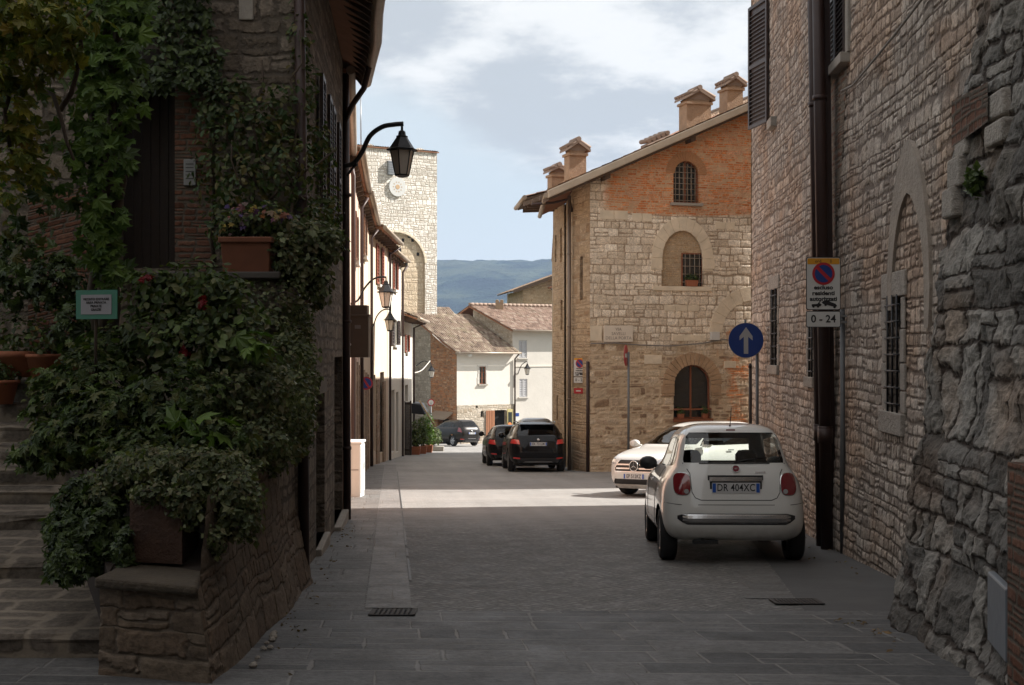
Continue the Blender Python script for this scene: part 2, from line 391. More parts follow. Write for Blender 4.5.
# ------------------------------------------------------------------ masonry and building materials
LIME = [(.20, .155, .11), (.30, .24, .17), (.38, .31, .22), (.46, .39, .29), (.27, .22, .17)]
GREYST = [(.10, .093, .085), (.19, .18, .165), (.29, .275, .25), (.145, .13, .112)]
M = {}
M['right'] = stone_mat('right_house_stone', .021, True, h=.122, w=.215, cols=[(.27,.225,.19),(.40,.345,.295),(.54,.475,.415),(.33,.275,.235),(.46,.39,.325)], mortar=(.20,.165,.14), gap=.011, a1=.6, a2=.08, a3=.026, rowvar=.8, relief=1., tint=(1.03, .90, .80), split=.16)
M['rubble'] = stone_mat('ancient_rubble_stone', .04, True, h=.36, w=.52, cols=GREYST, mortar=(.07,.058,.05), gap=.012, a1=.6, a2=.10, a3=.05, rowvar=.9, relief=1.0, seed=3., tint=(1.1, .92, .8), split=.5)
M['garden'] = stone_mat('garden_wall_stone', .016, True, h=.17, w=.34, cols=[(.12,.09,.065),(.155,.12,.088),(.135,.095,.065),(.19,.15,.115)], mortar=(.115,.09,.068), gap=.009, split=.45, a1=.8, a2=.12, a3=.04, rowvar=.8, relief=.9, seed=5.)
M['lefthouse'] = stone_mat('left_house_stone', .035, False, h=.17, w=.33, cols=[(.13,.105,.08),(.2,.165,.13),(.27,.225,.18),(.17,.13,.095)], mortar=(.12,.1,.08), gap=.018, a1=.7, a2=.1, a3=.03, rowvar=.8, seed=8.)
M['tower'] = stone_mat('tower_white_stone', .05, False, h=.26, w=.36, cols=[(.56,.52,.45),(.72,.68,.62),(.80,.77,.70),(.65,.6,.53)], mortar=(.46,.40,.33), gap=.022, split=.45, a1=.6, a2=.12, a3=.05, seed=2.)
M['towerbrown'] = stone_mat('tower_arch_brown_stone', .04, False, h=.3, w=.5, cols=[(.50,.40,.28),(.6,.5,.37),(.54,.44,.31)], mortar=(.48,.38,.27), gap=.03, a2=.1, a3=.05, seed=4.)
M['greyrubble'] = stone_mat('grey_shaded_rubble', .04, False, h=.22, w=.4, cols=[(.22,.2,.17),(.32,.29,.25),(.38,.35,.3),(.27,.24,.2)], mortar=(.28,.25,.21), gap=.02, a1=.8, a2=.15, a3=.05, seed=26.)
M['rubble_lt'] = stone_mat('pale_rubble_stone', .04, False, h=.2, w=.36, cols=[(.33,.27,.2),(.46,.4,.32),(.54,.48,.4),(.38,.31,.23)], mortar=(.4,.35,.28), gap=.02, a1=.8, a2=.15, a3=.05, seed=6.)
BR = [(.30,.115,.05),(.42,.17,.075),(.36,.14,.06),(.48,.22,.11),(.40,.21,.12)]
M['brick'] = stone_mat('old_orange_brick', .012, False, h=.068, w=.26, cols=BR, mortar=(.42,.32,.22), gap=.008, a1=.15, a2=.03, a3=.004, rowvar=.15, relief=.5, seed=9.)
M['brickdk'] = stone_mat('weathered_red_brick', .015, False, h=.07, w=.26, cols=[(.10,.045,.028),(.15,.065,.04),(.18,.09,.06),(.12,.06,.042)], mortar=(.11,.09,.07), gap=.01, a1=.15, a2=.03, a3=.006, rowvar=.2, seed=10.)
M['brickgable'] = stone_mat('mottled_brick_gable', .03, False, h=.09, w=.3, cols=[(.33,.16,.085),(.24,.12,.07),(.40,.24,.14),(.3,.2,.13)], mortar=(.33,.25,.17), gap=.014, a1=.4, a2=.05, a3=.02, seed=11.)
M['arch_tan'] = stone_mat('tan_brick_infill', .01, False, h=.07, w=.28, cols=[(.42,.3,.18),(.48,.35,.22),(.38,.26,.15)], mortar=(.46,.36,.25), gap=.008, a1=.1, a2=.02, a3=.004, seed=12.)

def corner_facade_mat():
    m, t, b, out = newmat('corner_house_facade'); uv = t.uv(); x, y, _ = t.xyz(uv)
    cb, hb = masonry(t, uv, h=.070, w=.27, cols=[(.50,.16,.055),(.62,.23,.08),(.55,.19,.065),(.60,.30,.17),(.54,.30,.19)], mortar=(.56,.38,.24), gap=.010, a1=.2, a2=.05, a3=.006, rowvar=.2, relief=.5, seed=9.)
    cl, hl = masonry(t, uv, h=.23, w=.38, cols=[(.56,.46,.35),(.71,.61,.49),(.79,.70,.58),(.60,.50,.38)], mortar=(.36,.28,.20), gap=.012, split=.15, a1=.55, a2=.07, a3=.02, rowvar=.7, seed=14.)
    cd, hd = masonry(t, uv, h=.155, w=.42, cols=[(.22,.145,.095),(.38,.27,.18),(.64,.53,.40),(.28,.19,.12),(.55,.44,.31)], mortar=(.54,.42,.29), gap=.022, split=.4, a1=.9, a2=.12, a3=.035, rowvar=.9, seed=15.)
    wob = t.m('MULTIPLY', t.m('SUBTRACT', t.noise(uv, .8, 4, .6), .5), 1.5)
    wob2 = t.m('MULTIPLY', t.m('SUBTRACT', t.noise(uv, .45, 4, .6), .5), 3.2)
    yb = t.m('ADD', t.m('SUBTRACT', y, t.m('MULTIPLY', x, .02)), t.m('MULTIPLY', wob, .22))
    top = t.step(yb, BRICK_Z-.05, BRICK_Z+.05)
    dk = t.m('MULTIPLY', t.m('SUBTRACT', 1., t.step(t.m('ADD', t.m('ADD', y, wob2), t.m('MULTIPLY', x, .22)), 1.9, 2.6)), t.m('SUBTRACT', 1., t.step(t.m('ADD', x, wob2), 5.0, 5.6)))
    rr = t.m('MULTIPLY', t.step(t.m('ADD', t.m('SUBTRACT', x, 4.3), t.m('MULTIPLY', wob, .5)), 0., .25), t.m('SUBTRACT', 1., t.step(t.m('ADD', y, wob), 2.1, 2.4)))
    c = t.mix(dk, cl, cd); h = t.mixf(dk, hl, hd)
    c = t.mix(t.m('MULTIPLY', rr, t.step(t.noise(uv, 1.7, 3), .45, .6)), c, cb)
    edge = t.m('MULTIPLY', top, t.step(t.m('ADD', x, t.m('MULTIPLY', wob, .7)), .25, .75))
    c = t.mix(edge, c, cb); h = t.mixf(edge, h, hb)
    big = t.noise(uv, .6, 5, .65); f = t.m('MULTIPLY_ADD', big, .8, .6); c = t.mix(1., c, t.comb(f, f, f), 'MULTIPLY')
    pale = t.step(t.noise(t.vm('ADD', uv, (4., 9., 0.)), 1.3, 5, .7), .60, .70)
    c = t.mix(t.m('MULTIPLY', pale, .35), c, (.56, .44, .3, 1))
    return finish(m, t, b, out, c, h, .032, True)
BRICK_Z = 5.75
M['corner'] = corner_facade_mat()
M['cornerside'] = stone_mat('corner_house_side_stone', .04, False, h=.2, w=.4, cols=[(.36,.26,.17),(.47,.36,.25),(.42,.31,.2),(.3,.2,.12)], mortar=(.4,.3,.2), gap=.02, a1=.6, a2=.1, a3=.03, seed=16.)
M['limeblock'] = plain('dressed_limestone', (.70, .60, .46), .85, vary=.35, nscale=2.2, bump=.012)
M['greyblock'] = plain('grey_dressed_stone', (.34, .31, .27), .9, vary=.3, nscale=3., bump=.015)
M['smoothstone'] = plain('smooth_arch_stone', (.32, .275, .23), .85, vary=.4, nscale=3., bump=.02)
M['quoin'] = plain('weathered_quoin_stone', (.36, .325, .285), .9, vary=.4, nscale=5., bump=.03)
M['brownstone'] = plain('brown_voussoir_stone', (.42, .28, .17), .9, vary=.5, nscale=3., bump=.012)
M['darkstep'] = stone_mat('worn_step_stone', .012, False, h=.36, w=.52, cols=[(.10,.085,.07),(.155,.13,.108),(.125,.105,.085)], mortar=(.25,.21,.165), gap=.022, a1=.5, a2=.14, a3=.05, rowvar=.8, seed=17.)
M['cap'] = plain('mossy_terracotta_cap', (.075, .058, .04), .95, vary=.5, nscale=5., bump=.02)
M['plaster_white'] = plain('white_lime_plaster', (.66, .62, .55), .9, vary=.10, nscale=.9, bump=.01)
M['plaster_cream'] = plain('cream_plaster', (.62, .50, .38), .9, vary=.14, nscale=.8, bump=.01)
M['plaster_pink'] = plain('salmon_plaster', (.56, .36, .27), .9, vary=.16, nscale=.8, bump=.01)
M['plaster_pink2'] = plain('pale_salmon_plaster', (.58, .42, .33), .9, vary=.14, nscale=.8, bump=.01)
M['brownshut'] = plain('faded_brown_shutter', (.22, .12, .08), .6)
M['plaster_pale'] = plain('pale_grey_plaster', (.56, .53, .48), .9, vary=.12, nscale=.8, bump=.01)
M['brown_base'] = stone_mat('brown_base_stone', .03, False, h=.24, w=.42, cols=[(.26,.18,.13),(.36,.27,.2),(.3,.2,.14)], mortar=(.3,.22,.16), gap=.02, a2=.08, seed=18.)
M['darkwood'] = plain('dark_stained_wood', (.026, .016, .011), .6, vary=.35, nscale=8., bump=.004)
M['brownwood'] = plain('varnished_brown_wood', (.24, .085, .04), .45, vary=.25, nscale=9.)
M['redwood'] = plain('red_brown_shutter_paint', (.27, .085, .05), .6, vary=.2, nscale=9.)
M['shutter'] = plain('dark_brown_shutter_paint', (.045, .027, .022), .45, vary=.2, nscale=7.)
M['pipe'] = plain('brown_painted_copper_pipe', (.042, .021, .017), .5, .1, vary=.2, nscale=3.)
M['pipelt'] = plain('weathered_gutter_metal', (.32, .26, .2), .5, .3, vary=.3, nscale=4.)
M['black'] = plain('black_iron', (.018, .018, .02), .45, .4, vary=.3)
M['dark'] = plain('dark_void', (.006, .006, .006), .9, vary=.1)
M['glassdark'] = plain('old_window_glass', (.02, .024, .026), .08, spec=.9, vary=.1)
M['pole'] = plain('weathered_grey_pole', (.13, .135, .14), .55, .3, vary=.2)
M['grey_metal'] = plain('galvanised_steel', (.30, .31, .32), .4, .7, vary=.12, nscale=12.)
M['white_paint'] = plain('white_sign_face', (.60, .60, .58), .45, vary=.05)
M['signback'] = plain('sign_grey_back', (.28, .28, .28), .5, .5)
M['blue'] = plain('sign_blue', (.012, .045, .22), .4, vary=.06)
M['arrow'] = plain('sign_pale_arrow', (.42, .42, .42), .45, vary=.06)
M['red'] = plain('sign_red', (.42, .02, .03), .4, vary=.06)
M['yellow'] = plain('sign_orange_yellow', (.65, .30, .02), .45, vary=.06)
M['ink'] = plain('sign_black_print', (.012, .012, .014), .5, vary=.05)
M['brownink'] = plain('engraved_grey_letters', (.25, .2, .17), .7)
M['marble'] = plain('pale_marble_plaque', (.68, .60, .50), .5, vary=.12, nscale=3.)
M['terracotta'] = plain('terracotta_pot', (.34, .12, .06), .8, vary=.22, nscale=7., bump=.004)
M['soil'] = plain('potting_soil', (.03, .02, .014), .95)
M['cabinet'] = plain('cream_plastic_cabinet', (.66, .68, .66), .5, vary=.06)
M['brownbox'] = plain('brown_grey_painted_steel', (.13, .10, .075), .5, vary=.12)
M['panel'] = plain('grey_blue_steel_panel', (.20, .22, .245), .45, .2, vary=.12)
M['lampglass'] = plain('frosted_lamp_glass', (.58, .53, .46), .35, vary=.1)
M['concrete'] = plain('weathered_verge_mortar', (.48, .40, .31), .9, vary=.25, nscale=2., bump=.01)
M['corbel'] = plain('weathered_eaves_timber', (.10, .065, .042), .85, vary=.4, nscale=6., bump=.01)
M['darkslab'] = plain('dark_worn_slab', (.09, .08, .072), .9, vary=.4, nscale=3.)
M['soffit'] = plain('terracotta_soffit_tiles', (.30, .14, .075), .9, vary=.3, nscale=5.)
M['cable'] = plain('grey_cable_sheath', (.22, .20, .18), .7)
M['greensign'] = plain('green_sign_border', (.06, .22, .155), .5)
M['paper'] = plain('printed_paper', (.34, .33, .36), .6)
M['bluepaint'] = plain('number_plate_blue', (.02, .10, .45), .4)

def tile_mat(name, cols, moss=.3):
    m, t, b, out = newmat(name); uv = t.uv(); x, y, _ = t.xyz(uv)
    row = t.m('FLOOR', t.m('DIVIDE', y, .38)); cx = t.m('FLOOR', t.m('DIVIDE', x, .19))
    rnd = t.white(t.comb(cx, row, 0.)); c = t.ramp(rnd, [(i/(len(cols)-1), k) for i, k in enumerate(cols)])
    n = t.noise(uv, 6., 5, .65); f = t.m('MULTIPLY_ADD', n, 1., .5); c = t.mix(1., c, t.comb(f, f, f), 'MULTIPLY')
    lich = t.step(t.noise(uv, 1.1, 6, .7), .5, .62); c = t.mix(t.m('MULTIPLY', lich, moss), c, (.16, .145, .08, 1))
    t.put(b.inputs['Base Color'], c); b.inputs['Roughness'].default_value = .93
    t.put(b.inputs['Normal'], t.bump(n, .012)); return m
M['tile'] = tile_mat('old_clay_tiles', [(.13,.07,.045),(.26,.15,.09),(.42,.30,.2),(.30,.21,.14)], .5)
M['tile_lt'] = tile_mat('pinkish_clay_tiles', [(.12,.075,.055),(.26,.175,.13),(.19,.12,.09),(.34,.265,.21)], .2)
M['tile_moss'] = tile_mat('lichened_clay_tiles', [(.09,.06,.042),(.22,.16,.115),(.16,.11,.08),(.33,.27,.205)], .45)

def leaf_mat(name, cols, rough=.5, trans=.25):
    m, t, b, out = newmat(name); r = t.island()
    c = t.ramp(r, [(i/(len(cols)-1), k) for i, k in enumerate(cols)])
    t.put(b.inputs['Base Color'], c); b.inputs['Roughness'].default_value = rough; b.inputs['Specular IOR Level'].default_value = .35
    tr = t.node('ShaderNodeBsdfTranslucent'); t.put(tr.inputs[0], t.mix(1., c, (1.3, 1.5, .6, 1), 'MULTIPLY'))
    mx = t.node('ShaderNodeMixShader'); mx.inputs[0].default_value = trans
    t.l.new(b.outputs[0], mx.inputs[1]); t.l.new(tr.outputs[0], mx.inputs[2]); t.l.new(mx.outputs[0], out.inputs[0]); return m
M['leaf_creeper'] = leaf_mat('creeper_leaves', [(.05,.10,.016),(.085,.15,.024),(.12,.19,.034),(.035,.065,.011)])
M['leaf_yellow'] = leaf_mat('yellowing_vine_leaves', [(.07,.11,.016),(.15,.17,.024),(.28,.24,.03),(.08,.12,.018),(.22,.15,.025)])
M['leaf_dark'] = leaf_mat('dark_ivy_leaves', [(.02,.034,.011),(.045,.072,.022),(.10,.14,.045),(.035,.055,.017)], .4)
M['leaf_mid'] = leaf_mat('shrub_leaves', [(.018,.03,.009),(.052,.088,.021),(.12,.17,.045),(.03,.05,.014),(.13,.135,.045),(.04,.066,.017)])
M['leaf_grey'] = leaf_mat('grey_green_trailing_leaves', [(.03,.042,.018),(.09,.115,.045),(.055,.075,.028),(.21,.23,.11),(.12,.10,.05),(.07,.09,.035)])
M['leaf_rust'] = leaf_mat('climber_mixed_leaves', [(.035,.07,.025),(.06,.10,.03),(.10,.10,.03),(.045,.08,.03),(.16,.12,.04)])
M['stem'] = plain('woody_stem', (.07, .05, .035), .9, vary=.3)
M['petal_red'] = leaf_mat('red_petals', [(.16,.008,.012),(.22,.01,.015)], .6, .2)
M['petal_mix'] = leaf_mat('mixed_petals', [(.3,.11,.02),(.06,.03,.15),(.3,.22,.03),(.08,.04,.16)], .6, .2)

# ------------------------------------------------------------------ ground, road and paving
def seq_mat(name, pat, **kw):
    m, t, b, out = newmat(name); p = t.pos(); x, y, _ = t.xyz(p)
    return m, t, b, out, p, x, y
def road_mat():
    m, t, b, out, p, x, y = seq_mat('stone_sett_road', 0)
    uv = t.comb(t.m('ADD', x, t.m('MULTIPLY', y, .093)), y, 0.)
    ux, uy, _ = t.xyz(uv); rot = t.comb(t.m('MULTIPLY', t.m('ADD', ux, uy), .7071), t.m('MULTIPLY', t.m('SUBTRACT', uy, ux), .7071), 0.)
    c, h = masonry(t, rot, h=.085, w=.11, cols=[(.13,.125,.12),(.19,.183,.172),(.16,.152,.143),(.215,.203,.19)], mortar=(.10,.096,.09), gap=.009, a1=.1, a2=.02, a3=.01, rowvar=.3, seed=20.)
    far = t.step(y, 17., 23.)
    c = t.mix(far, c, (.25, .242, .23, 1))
    big = t.noise(p, .35, 5, .62); f = t.m('MULTIPLY_ADD', big, .7, .65); c = t.mix(1., c, t.comb(f, f, f), 'MULTIPLY')
    tr = t.noise(t.comb(t.m('MULTIPLY', ux, 1.6), t.m('MULTIPLY', uy, .07), 0.), 1., 3, .6)
    f = t.m('MULTIPLY_ADD', tr, .5, .75); c = t.mix(1., c, t.comb(f, f, f), 'MULTIPLY')
    st = t.step(t.noise(p, 1.1, 6, .72), .56, .68); c = t.mix(t.m('MULTIPLY', st, .38), c, (.10, .09, .08, 1))
    t.put(b.inputs['Roughness'], t.m('MULTIPLY_ADD', t.noise(p, 3., 4), .35, .5)); b.inputs['Specular IOR Level'].default_value = .35
    t.put(b.inputs['Base Color'], c)
    t.put(b.inputs['Normal'], t.bump(t.m('ADD', t.m('MULTIPLY', h, .7), t.m('MULTIPLY', t.noise(p, 40, 4, .6), .4)), .012)); return m
def slab_mat(name, h, w, cols, seed, rot=False, mort=(.10,.09,.08), gap=.012, bump=.012):
    m, t, b, out, p, x, y = seq_mat(name, 0)
    uv = t.comb(t.m('ADD', x, t.m('MULTIPLY', y, .093)), t.m('SUBTRACT', y, t.m('MULTIPLY', x, -.05)), 0.)
    if rot: ux, uy, _ = t.xyz(uv); uv = t.comb(uy, ux, 0.)
    c, hh = masonry(t, uv, h=h, w=w, cols=cols, mortar=mort, gap=gap, a1=.25, a2=.012, a3=.006, rowvar=.6, relief=.25, soft=.3, seed=seed)
    big = t.noise(p, .7, 5, .65); f = t.m('MULTIPLY_ADD', big, .9, .55); c = t.mix(1., c, t.comb(f, f, f), 'MULTIPLY')
    st = t.step(t.noise(p, 1.9, 6, .72), .58, .7); c = t.mix(t.m('MULTIPLY', st, .4), c, (.07, .065, .06, 1))
    sp = t.step(t.vor(p, 9., out='Distance'), .06, .03); c = t.mix(t.m('MULTIPLY', sp, .5), c, (.33, .31, .28, 1))
    t.put(b.inputs['Roughness'], t.m('MULTIPLY_ADD', t.noise(p, 2.5, 4), .45, .38)); b.inputs['Specular IOR Level'].default_value = .4
    t.put(b.inputs['Base Color'], c); t.put(b.inputs['Normal'], t.bump(t.m('ADD', hh, t.m('MULTIPLY', t.noise(p, 25, 5, .65), .35)), bump)); return m
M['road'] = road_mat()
M['slabs'] = slab_mat('dark_paving_slabs', .42, .85, [(.05,.05,.051),(.085,.084,.083),(.125,.122,.119),(.068,.067,.067)], 21., mort=(.18,.173,.163), gap=.010)
M['strip'] = slab_mat('smooth_gutter_slabs', .70, 1.3, [(.155,.150,.143),(.18,.172,.165)], 22., mort=(.17,.155,.14), gap=.008, bump=.006)
M['margin'] = slab_mat('side_paving_slabs', .45, .9, [(.10,.097,.092),(.14,.134,.127),(.12,.115,.108)], 23., mort=(.11,.10,.09))
M['asphalt'] = plain('asphalt_edge', (.085, .083, .081), .8, vary=.3, nscale=1.5, bump=.006)
M['asphalt'].node_tree.nodes  # keep

def sheet(name, pts_rows, mat, dz=0., kind='structure'):
    """a strip on the sloping ground; rows of (y, x0, x1)"""
    V = []; Fc = []; nx = 10
    for (y, a, b_) in pts_rows:
        for k in range(nx+1): V.append((a+(b_-a)*k/nx, y, gz(y)+dz))
    for i in range(len(pts_rows)-1):
        for k in range(nx): q = i*(nx+1)+k; Fc.append((q, q+1, q+nx+2, q+nx+1))
    o = npmesh(name, V, Fc, mat); tag(o, kind=kind); return o
# one ground sheet out to the horizon
m, t, b, out = newmat('valley_ground'); p = t.pos(); n = t.noise(p, .004, 6, .6)
t.put(b.inputs['Base Color'], t.ramp(n, [(.35, (.05, .07, .03)), (.5, (.10, .11, .05)), (.65, (.16, .14, .08))])); b.inputs['Roughness'].default_value = .95
M['ground'] = m
ys = [-60, -20, 0, 20, 50, 80, 100, 112, 130, 180, 300, 600, 1200, 2000, 3000, 4500, 7000]
zz = lambda y: gz(y)-.012 if y <= 112 else max(-6.7-(y-112)*.22, -95)
V = []; Fc = []; xs = [-5000, -1500, -300, -60, -20, 0, 20, 60, 300, 1500, 5000]
for y in ys:
    for x in xs: V.append((x, y, zz(y)))
for i in range(len(ys)-1):
    for k in range(len(xs)-1): q = i*len(xs)+k; Fc.append((q, q+1, q+len(xs)+1, q+len(xs)))
tag(npmesh('ground', V, Fc, M['ground']), kind='structure')
yy = list(np.arange(-14, 112, 2.))
sheet('road', [(y, -8 if y < 30 else -14, 14) for y in yy], M['road'])
Y0 = 10.62
sheet('pavement', [(y, -8, 6) for y in [-14, 0, 4, 8, Y0]], M['slabs'], .004)
sx = lambda y: -1.2-.093*(y-10.6)
sheet('gutter_strip', [(y, sx(y), sx(y)+.385) for y in np.arange(Y0+.17, 47, 2.)], M['strip'], .005)
sheet('side_paving', [(y, -6, sx(y)-.015) for y in [Y0+.005, 12, 14, 18, 24, 30, 38, 46]], M['margin'], .004)
rx = lambda y: 2.02+.115*(y-11.2)
sheet('side_strip', [(y, rx(y), rx(y)+.42) for y in [11.35, 13, 16, 20, 24]], M['margin'], .006)
sheet('asphalt_margin', [(y, rx(y)+.44, 6) for y in [Y0+.005, 12, 14, 18, 24]], M['asphalt'], .004)
# dark seam along the strip
mb = MB()
for (ya, yb) in [(12.6, 14.6), (14.9, 15.8), (16.2, 19.), (19.5, 22.4), (23., 30.), (30.2, 40.)]:
    mb.quad((sx(ya)+.39, ya, gz(ya)+.010), (sx(ya)+.415, ya, gz(ya)+.010), (sx(yb)+.415, yb, gz(yb)+.010), (sx(yb)+.39, yb, gz(yb)+.010))
tag(mb.build('road_seam', M['ink']), kind='structure')

# ------------------------------------------------------------------ hills across the valley
def hills():
    m, t, b, out = newmat('wooded_hill'); p = t.pos()
    n = t.noise(p, .010, 8, .65); n2 = t.noise(p, .0022, 5, .6)
    c = t.ramp(n, [(.42, (.004, .008, .006)), (.5, (.016, .028, .018)), (.60, (.05, .062, .035))])
    c = t.mix(t.step(n2, .55, .66), c, (.05, .06, .035, 1))
    t.put(b.inputs['Base Color'], c); b.inputs['Roughness'].default_value = .95; b.inputs['Specular IOR Level'].default_value = 0.; t.put(b.inputs['Normal'], t.bump(n, 40.)); return m
M['hill'] = hills()
from mathutils import noise as mn
def hill_mesh(name, y0, y1, x0, x1, hfun, nx, ny):
    X = np.linspace(x0, x1, nx); T = np.linspace(0, 1, ny); V = []
    for tt in T:
        y = y0+(y1-y0)*tt
        for x in X: V.append((x, y+40*mn.noise((x*.002, tt*3, 1.)), hfun(x, tt)))
    I = np.arange(nx*ny).reshape(ny, nx); Q = np.stack([I[:-1, :-1], I[:-1, 1:], I[1:, 1:], I[1:, :-1]], -1).reshape(-1, 4)
    tag(npmesh(name, V, Q, M['hill'], smooth=True), kind='structure')
def hh(x, t):
    base = 216+14*mn.noise((x*.0011, .3, 2.))+x*.012+6*mn.noise((x*.006, .7, 2.))
    s = math.sin(min(t, .8)/.8*math.pi/2)**1.15
    g = 26*mn.fractal((x*.0022, t*2.2, 4.), 1., 2.1, 5)*math.sin(math.pi*min(1, t*1.2))
    return -90+(base+90)*s+g+5.5*mn.noise((x*.035, t*30, 5.))*(t > .6)+2*mn.noise((x*.09, t*90, 5.))*(t > .6)
hill_mesh('hills', 1900, 3300, -2600, 2600, hh, 420, 70)
tag(bpy.data.objects['hills'], kind='structure')

# ------------------------------------------------------------------ air between the street and the hills
mb = MB(); mb.box(-5200, 5200, -80, 7100, -96.5, 310)
m = bpy.data.materials.new('haze_air'); m.use_nodes = True; t = NT(m.node_tree); t.n.clear()
o_ = t.node('ShaderNodeOutputMaterial'); v = t.node('ShaderNodeVolumePrincipled'); v.inputs['Color'].default_value = (.42, .57, .82, 1)
v.inputs['Density'].default_value = .00018; v.inputs['Anisotropy'].default_value = .2; t.l.new(v.outputs[0], o_.inputs['Volume'])
hz = mb.build('haze', m); tag(hz, kind='stuff')

# ------------------------------------------------------------------ roof builder
def roof(name, e0, e1, r1, r0, mat, parent, pitch=.19, course=.38, thick=.07, amp=.055, under=None):
    """barrel-tiled slope: e0,e1 eave corners, r0,r1 ridge corners above them"""
    e0, e1, r0, r1 = map(Vector, (e0, e1, r0, r1)); W = max((e1-e0).length, (r1-r0).length); H = max((r0-e0).length, (r1-e1).length)
    nrm = (e1-e0).cross(r0-e0).normalized(); nrm = nrm if nrm.z > 0 else -nrm
    ns = max(8, int(W/pitch)*6); nc = max(1, int(round(H/course))); ts = []
    for c in range(nc): ts += [(c/nc, 1.), ((c+.96)/nc, .2)]
    V = []; UV = []
    for (tt, lift) in ts:
        for i in range(ns+1):
            s = i/ns; p = (e0.lerp(e1, s)).lerp(r0.lerp(r1, s), tt); ph = s*W/pitch*2*math.pi
            wob = .012*mn.noise((s*W*2.1, tt*H*1.7, 3.))
            V.append(p+nrm*(amp*(abs(math.cos(ph/2))**.8-.3)+.022*lift+wob)); UV.append((s*W, tt*H))
    nr = len(ts); I = np.arange(nr*(ns+1)).reshape(nr, ns+1); Q = np.stack([I[:-1, :-1], I[:-1, 1:], I[1:, 1:], I[1:, :-1]], -1).reshape(-1, 4)
    o = npmesh(name, V, Q, mat, parent, UV)
    mb = MB(); d = nrm*-.03; dd = nrm*-(.03+thick)
    mb.hexa([e0+dd, e1+dd, r1+dd, r0+dd, e0+d, e1+d, r1+d, r0+d]); mb.build('roof_deck', under or M['soffit'], parent)
    return o
def ridge(mb, a, b, r=.09, step=.36):
    a, b = Vector(a), Vector(b); n = max(1, int((b-a).length/step))
    for i in range(n):
        p, q = a.lerp(b, i/n), a.lerp(b, (i+1.08)/n); mb.tube([p, q], [r*.9, r*1.06], 8)
# ------------------------------------------------------------------ generic building pieces
def shutter_leaf(pl, u0, u1, z0, z1, o, mat, parent, name='shutter', slat=.06, mid=True, th=.04):
    mb = MB(); w = .055
    pl.box(mb, u0, u0+w, z0, z1, o, o+th); pl.box(mb, u1-w, u1, z0, z1, o, o+th)
    rails = [z0, z1-w] + ([(z0+z1)/2-w/2] if mid else [])
    for z in rails: pl.box(mb, u0+w, u1-w, z, z+w*1.1, o+.001, o+th-.001)
    z = z0+w*1.3
    while z < z1-w*1.2:
        if not any(r-.04 < z < r+w*1.1 for r in rails):
            a = [pl.P(u0+w, z, o+.006), pl.P(u1-w, z, o+.006), pl.P(u1-w, z-.028, o+th-.004), pl.P(u0+w, z-.028, o+th-.004)]
            mb.hexa(a+[p+Vector((0, 0, .009)) for p in a])
        z += slat
    pl.box(mb, u0+w, u1-w, z0+w, z1-w, o+.001, o+.004)
    return mb.build(name, mat, parent)
def window_unit(pl, u0, u1, z0, z1, off, parent, fmat, mull=1, bars=0, w=.05, pane=None, rise=0.):
    mb = MB(); top = z1-rise
    pl.box(mb, u0, u0+w, z0, top, off, off+.05); pl.box(mb, u1-w, u1, z0, top, off, off+.05); pl.box(mb, u0+w, u1-w, z0, z0+w, off, off+.05)
    if rise:
        arch_ring(mb, pl, (u0+u1)/2, top, (u1-u0)/2-w, rise-w, (u1-u0)/2, rise, off, off+.05, 16, 0.)
    else: pl.box(mb, u0+w, u1-w, z1-w, z1, off, off+.05)
    for k in range(mull):
        c = u0+(u1-u0)*(k+1)/(mull+1); pl.box(mb, c-w*.5, c+w*.5, z0+w, z1-w*.5, off+.002, off+.056)
    for k in range(bars):
        z = z0+(top-z0)*(k+1)/(bars+1); pl.box(mb, u0+w, u1-w, z-.012, z+.012, off+.004, off+.04)
    fr = mb.build('window_frame', fmat, parent)
    g = MB()
    if rise: pl.extr(g, [(u0+.01, z0+.01), (u1-.01, z0+.01)]+arch_pts((u0+u1)/2, top, (u1-u0)/2-.01, rise-.01), off+.008, off+.018)
    else: pl.box(g, u0+.01, u1-.01, z0+.01, z1-.01, off+.008, off+.018)
    p = g.build('pane', pane or M['glassdark'], fr); p.matrix_parent_inverse = Matrix()
    return fr
def grille(pl, u0, u1, z0, z1, o, parent, nu, nzz, r=.011, mat=None):
    mb = MB()
    for k in range(nu):
        u = u0+(u1-u0)*(k+.5)/nu; mb.tube([pl.P(u, z0-.02, o), pl.P(u, z1+.02, o)], r, 6)
    for k in range(nzz):
        z = z0+(z1-z0)*(k+.5)/nzz; mb.tube([pl.P(u0-.02, z, o), pl.P(u1+.02, z, o)], r*.9, 6)
    return mb.build('window_grille', mat or M['black'], parent)
def pipe(pts, r, parent, mat=None, name='drainpipe', clips=(), n=10):
    mb = MB(); mb.tube(pts, r, n)
    for p in clips: p = Vector(p); mb.tube([p-Vector((0, 0, .025)), p+Vector((0, 0, .025))], r*1.28, n)
    return mb.build(name, mat or M['pipe'], parent)

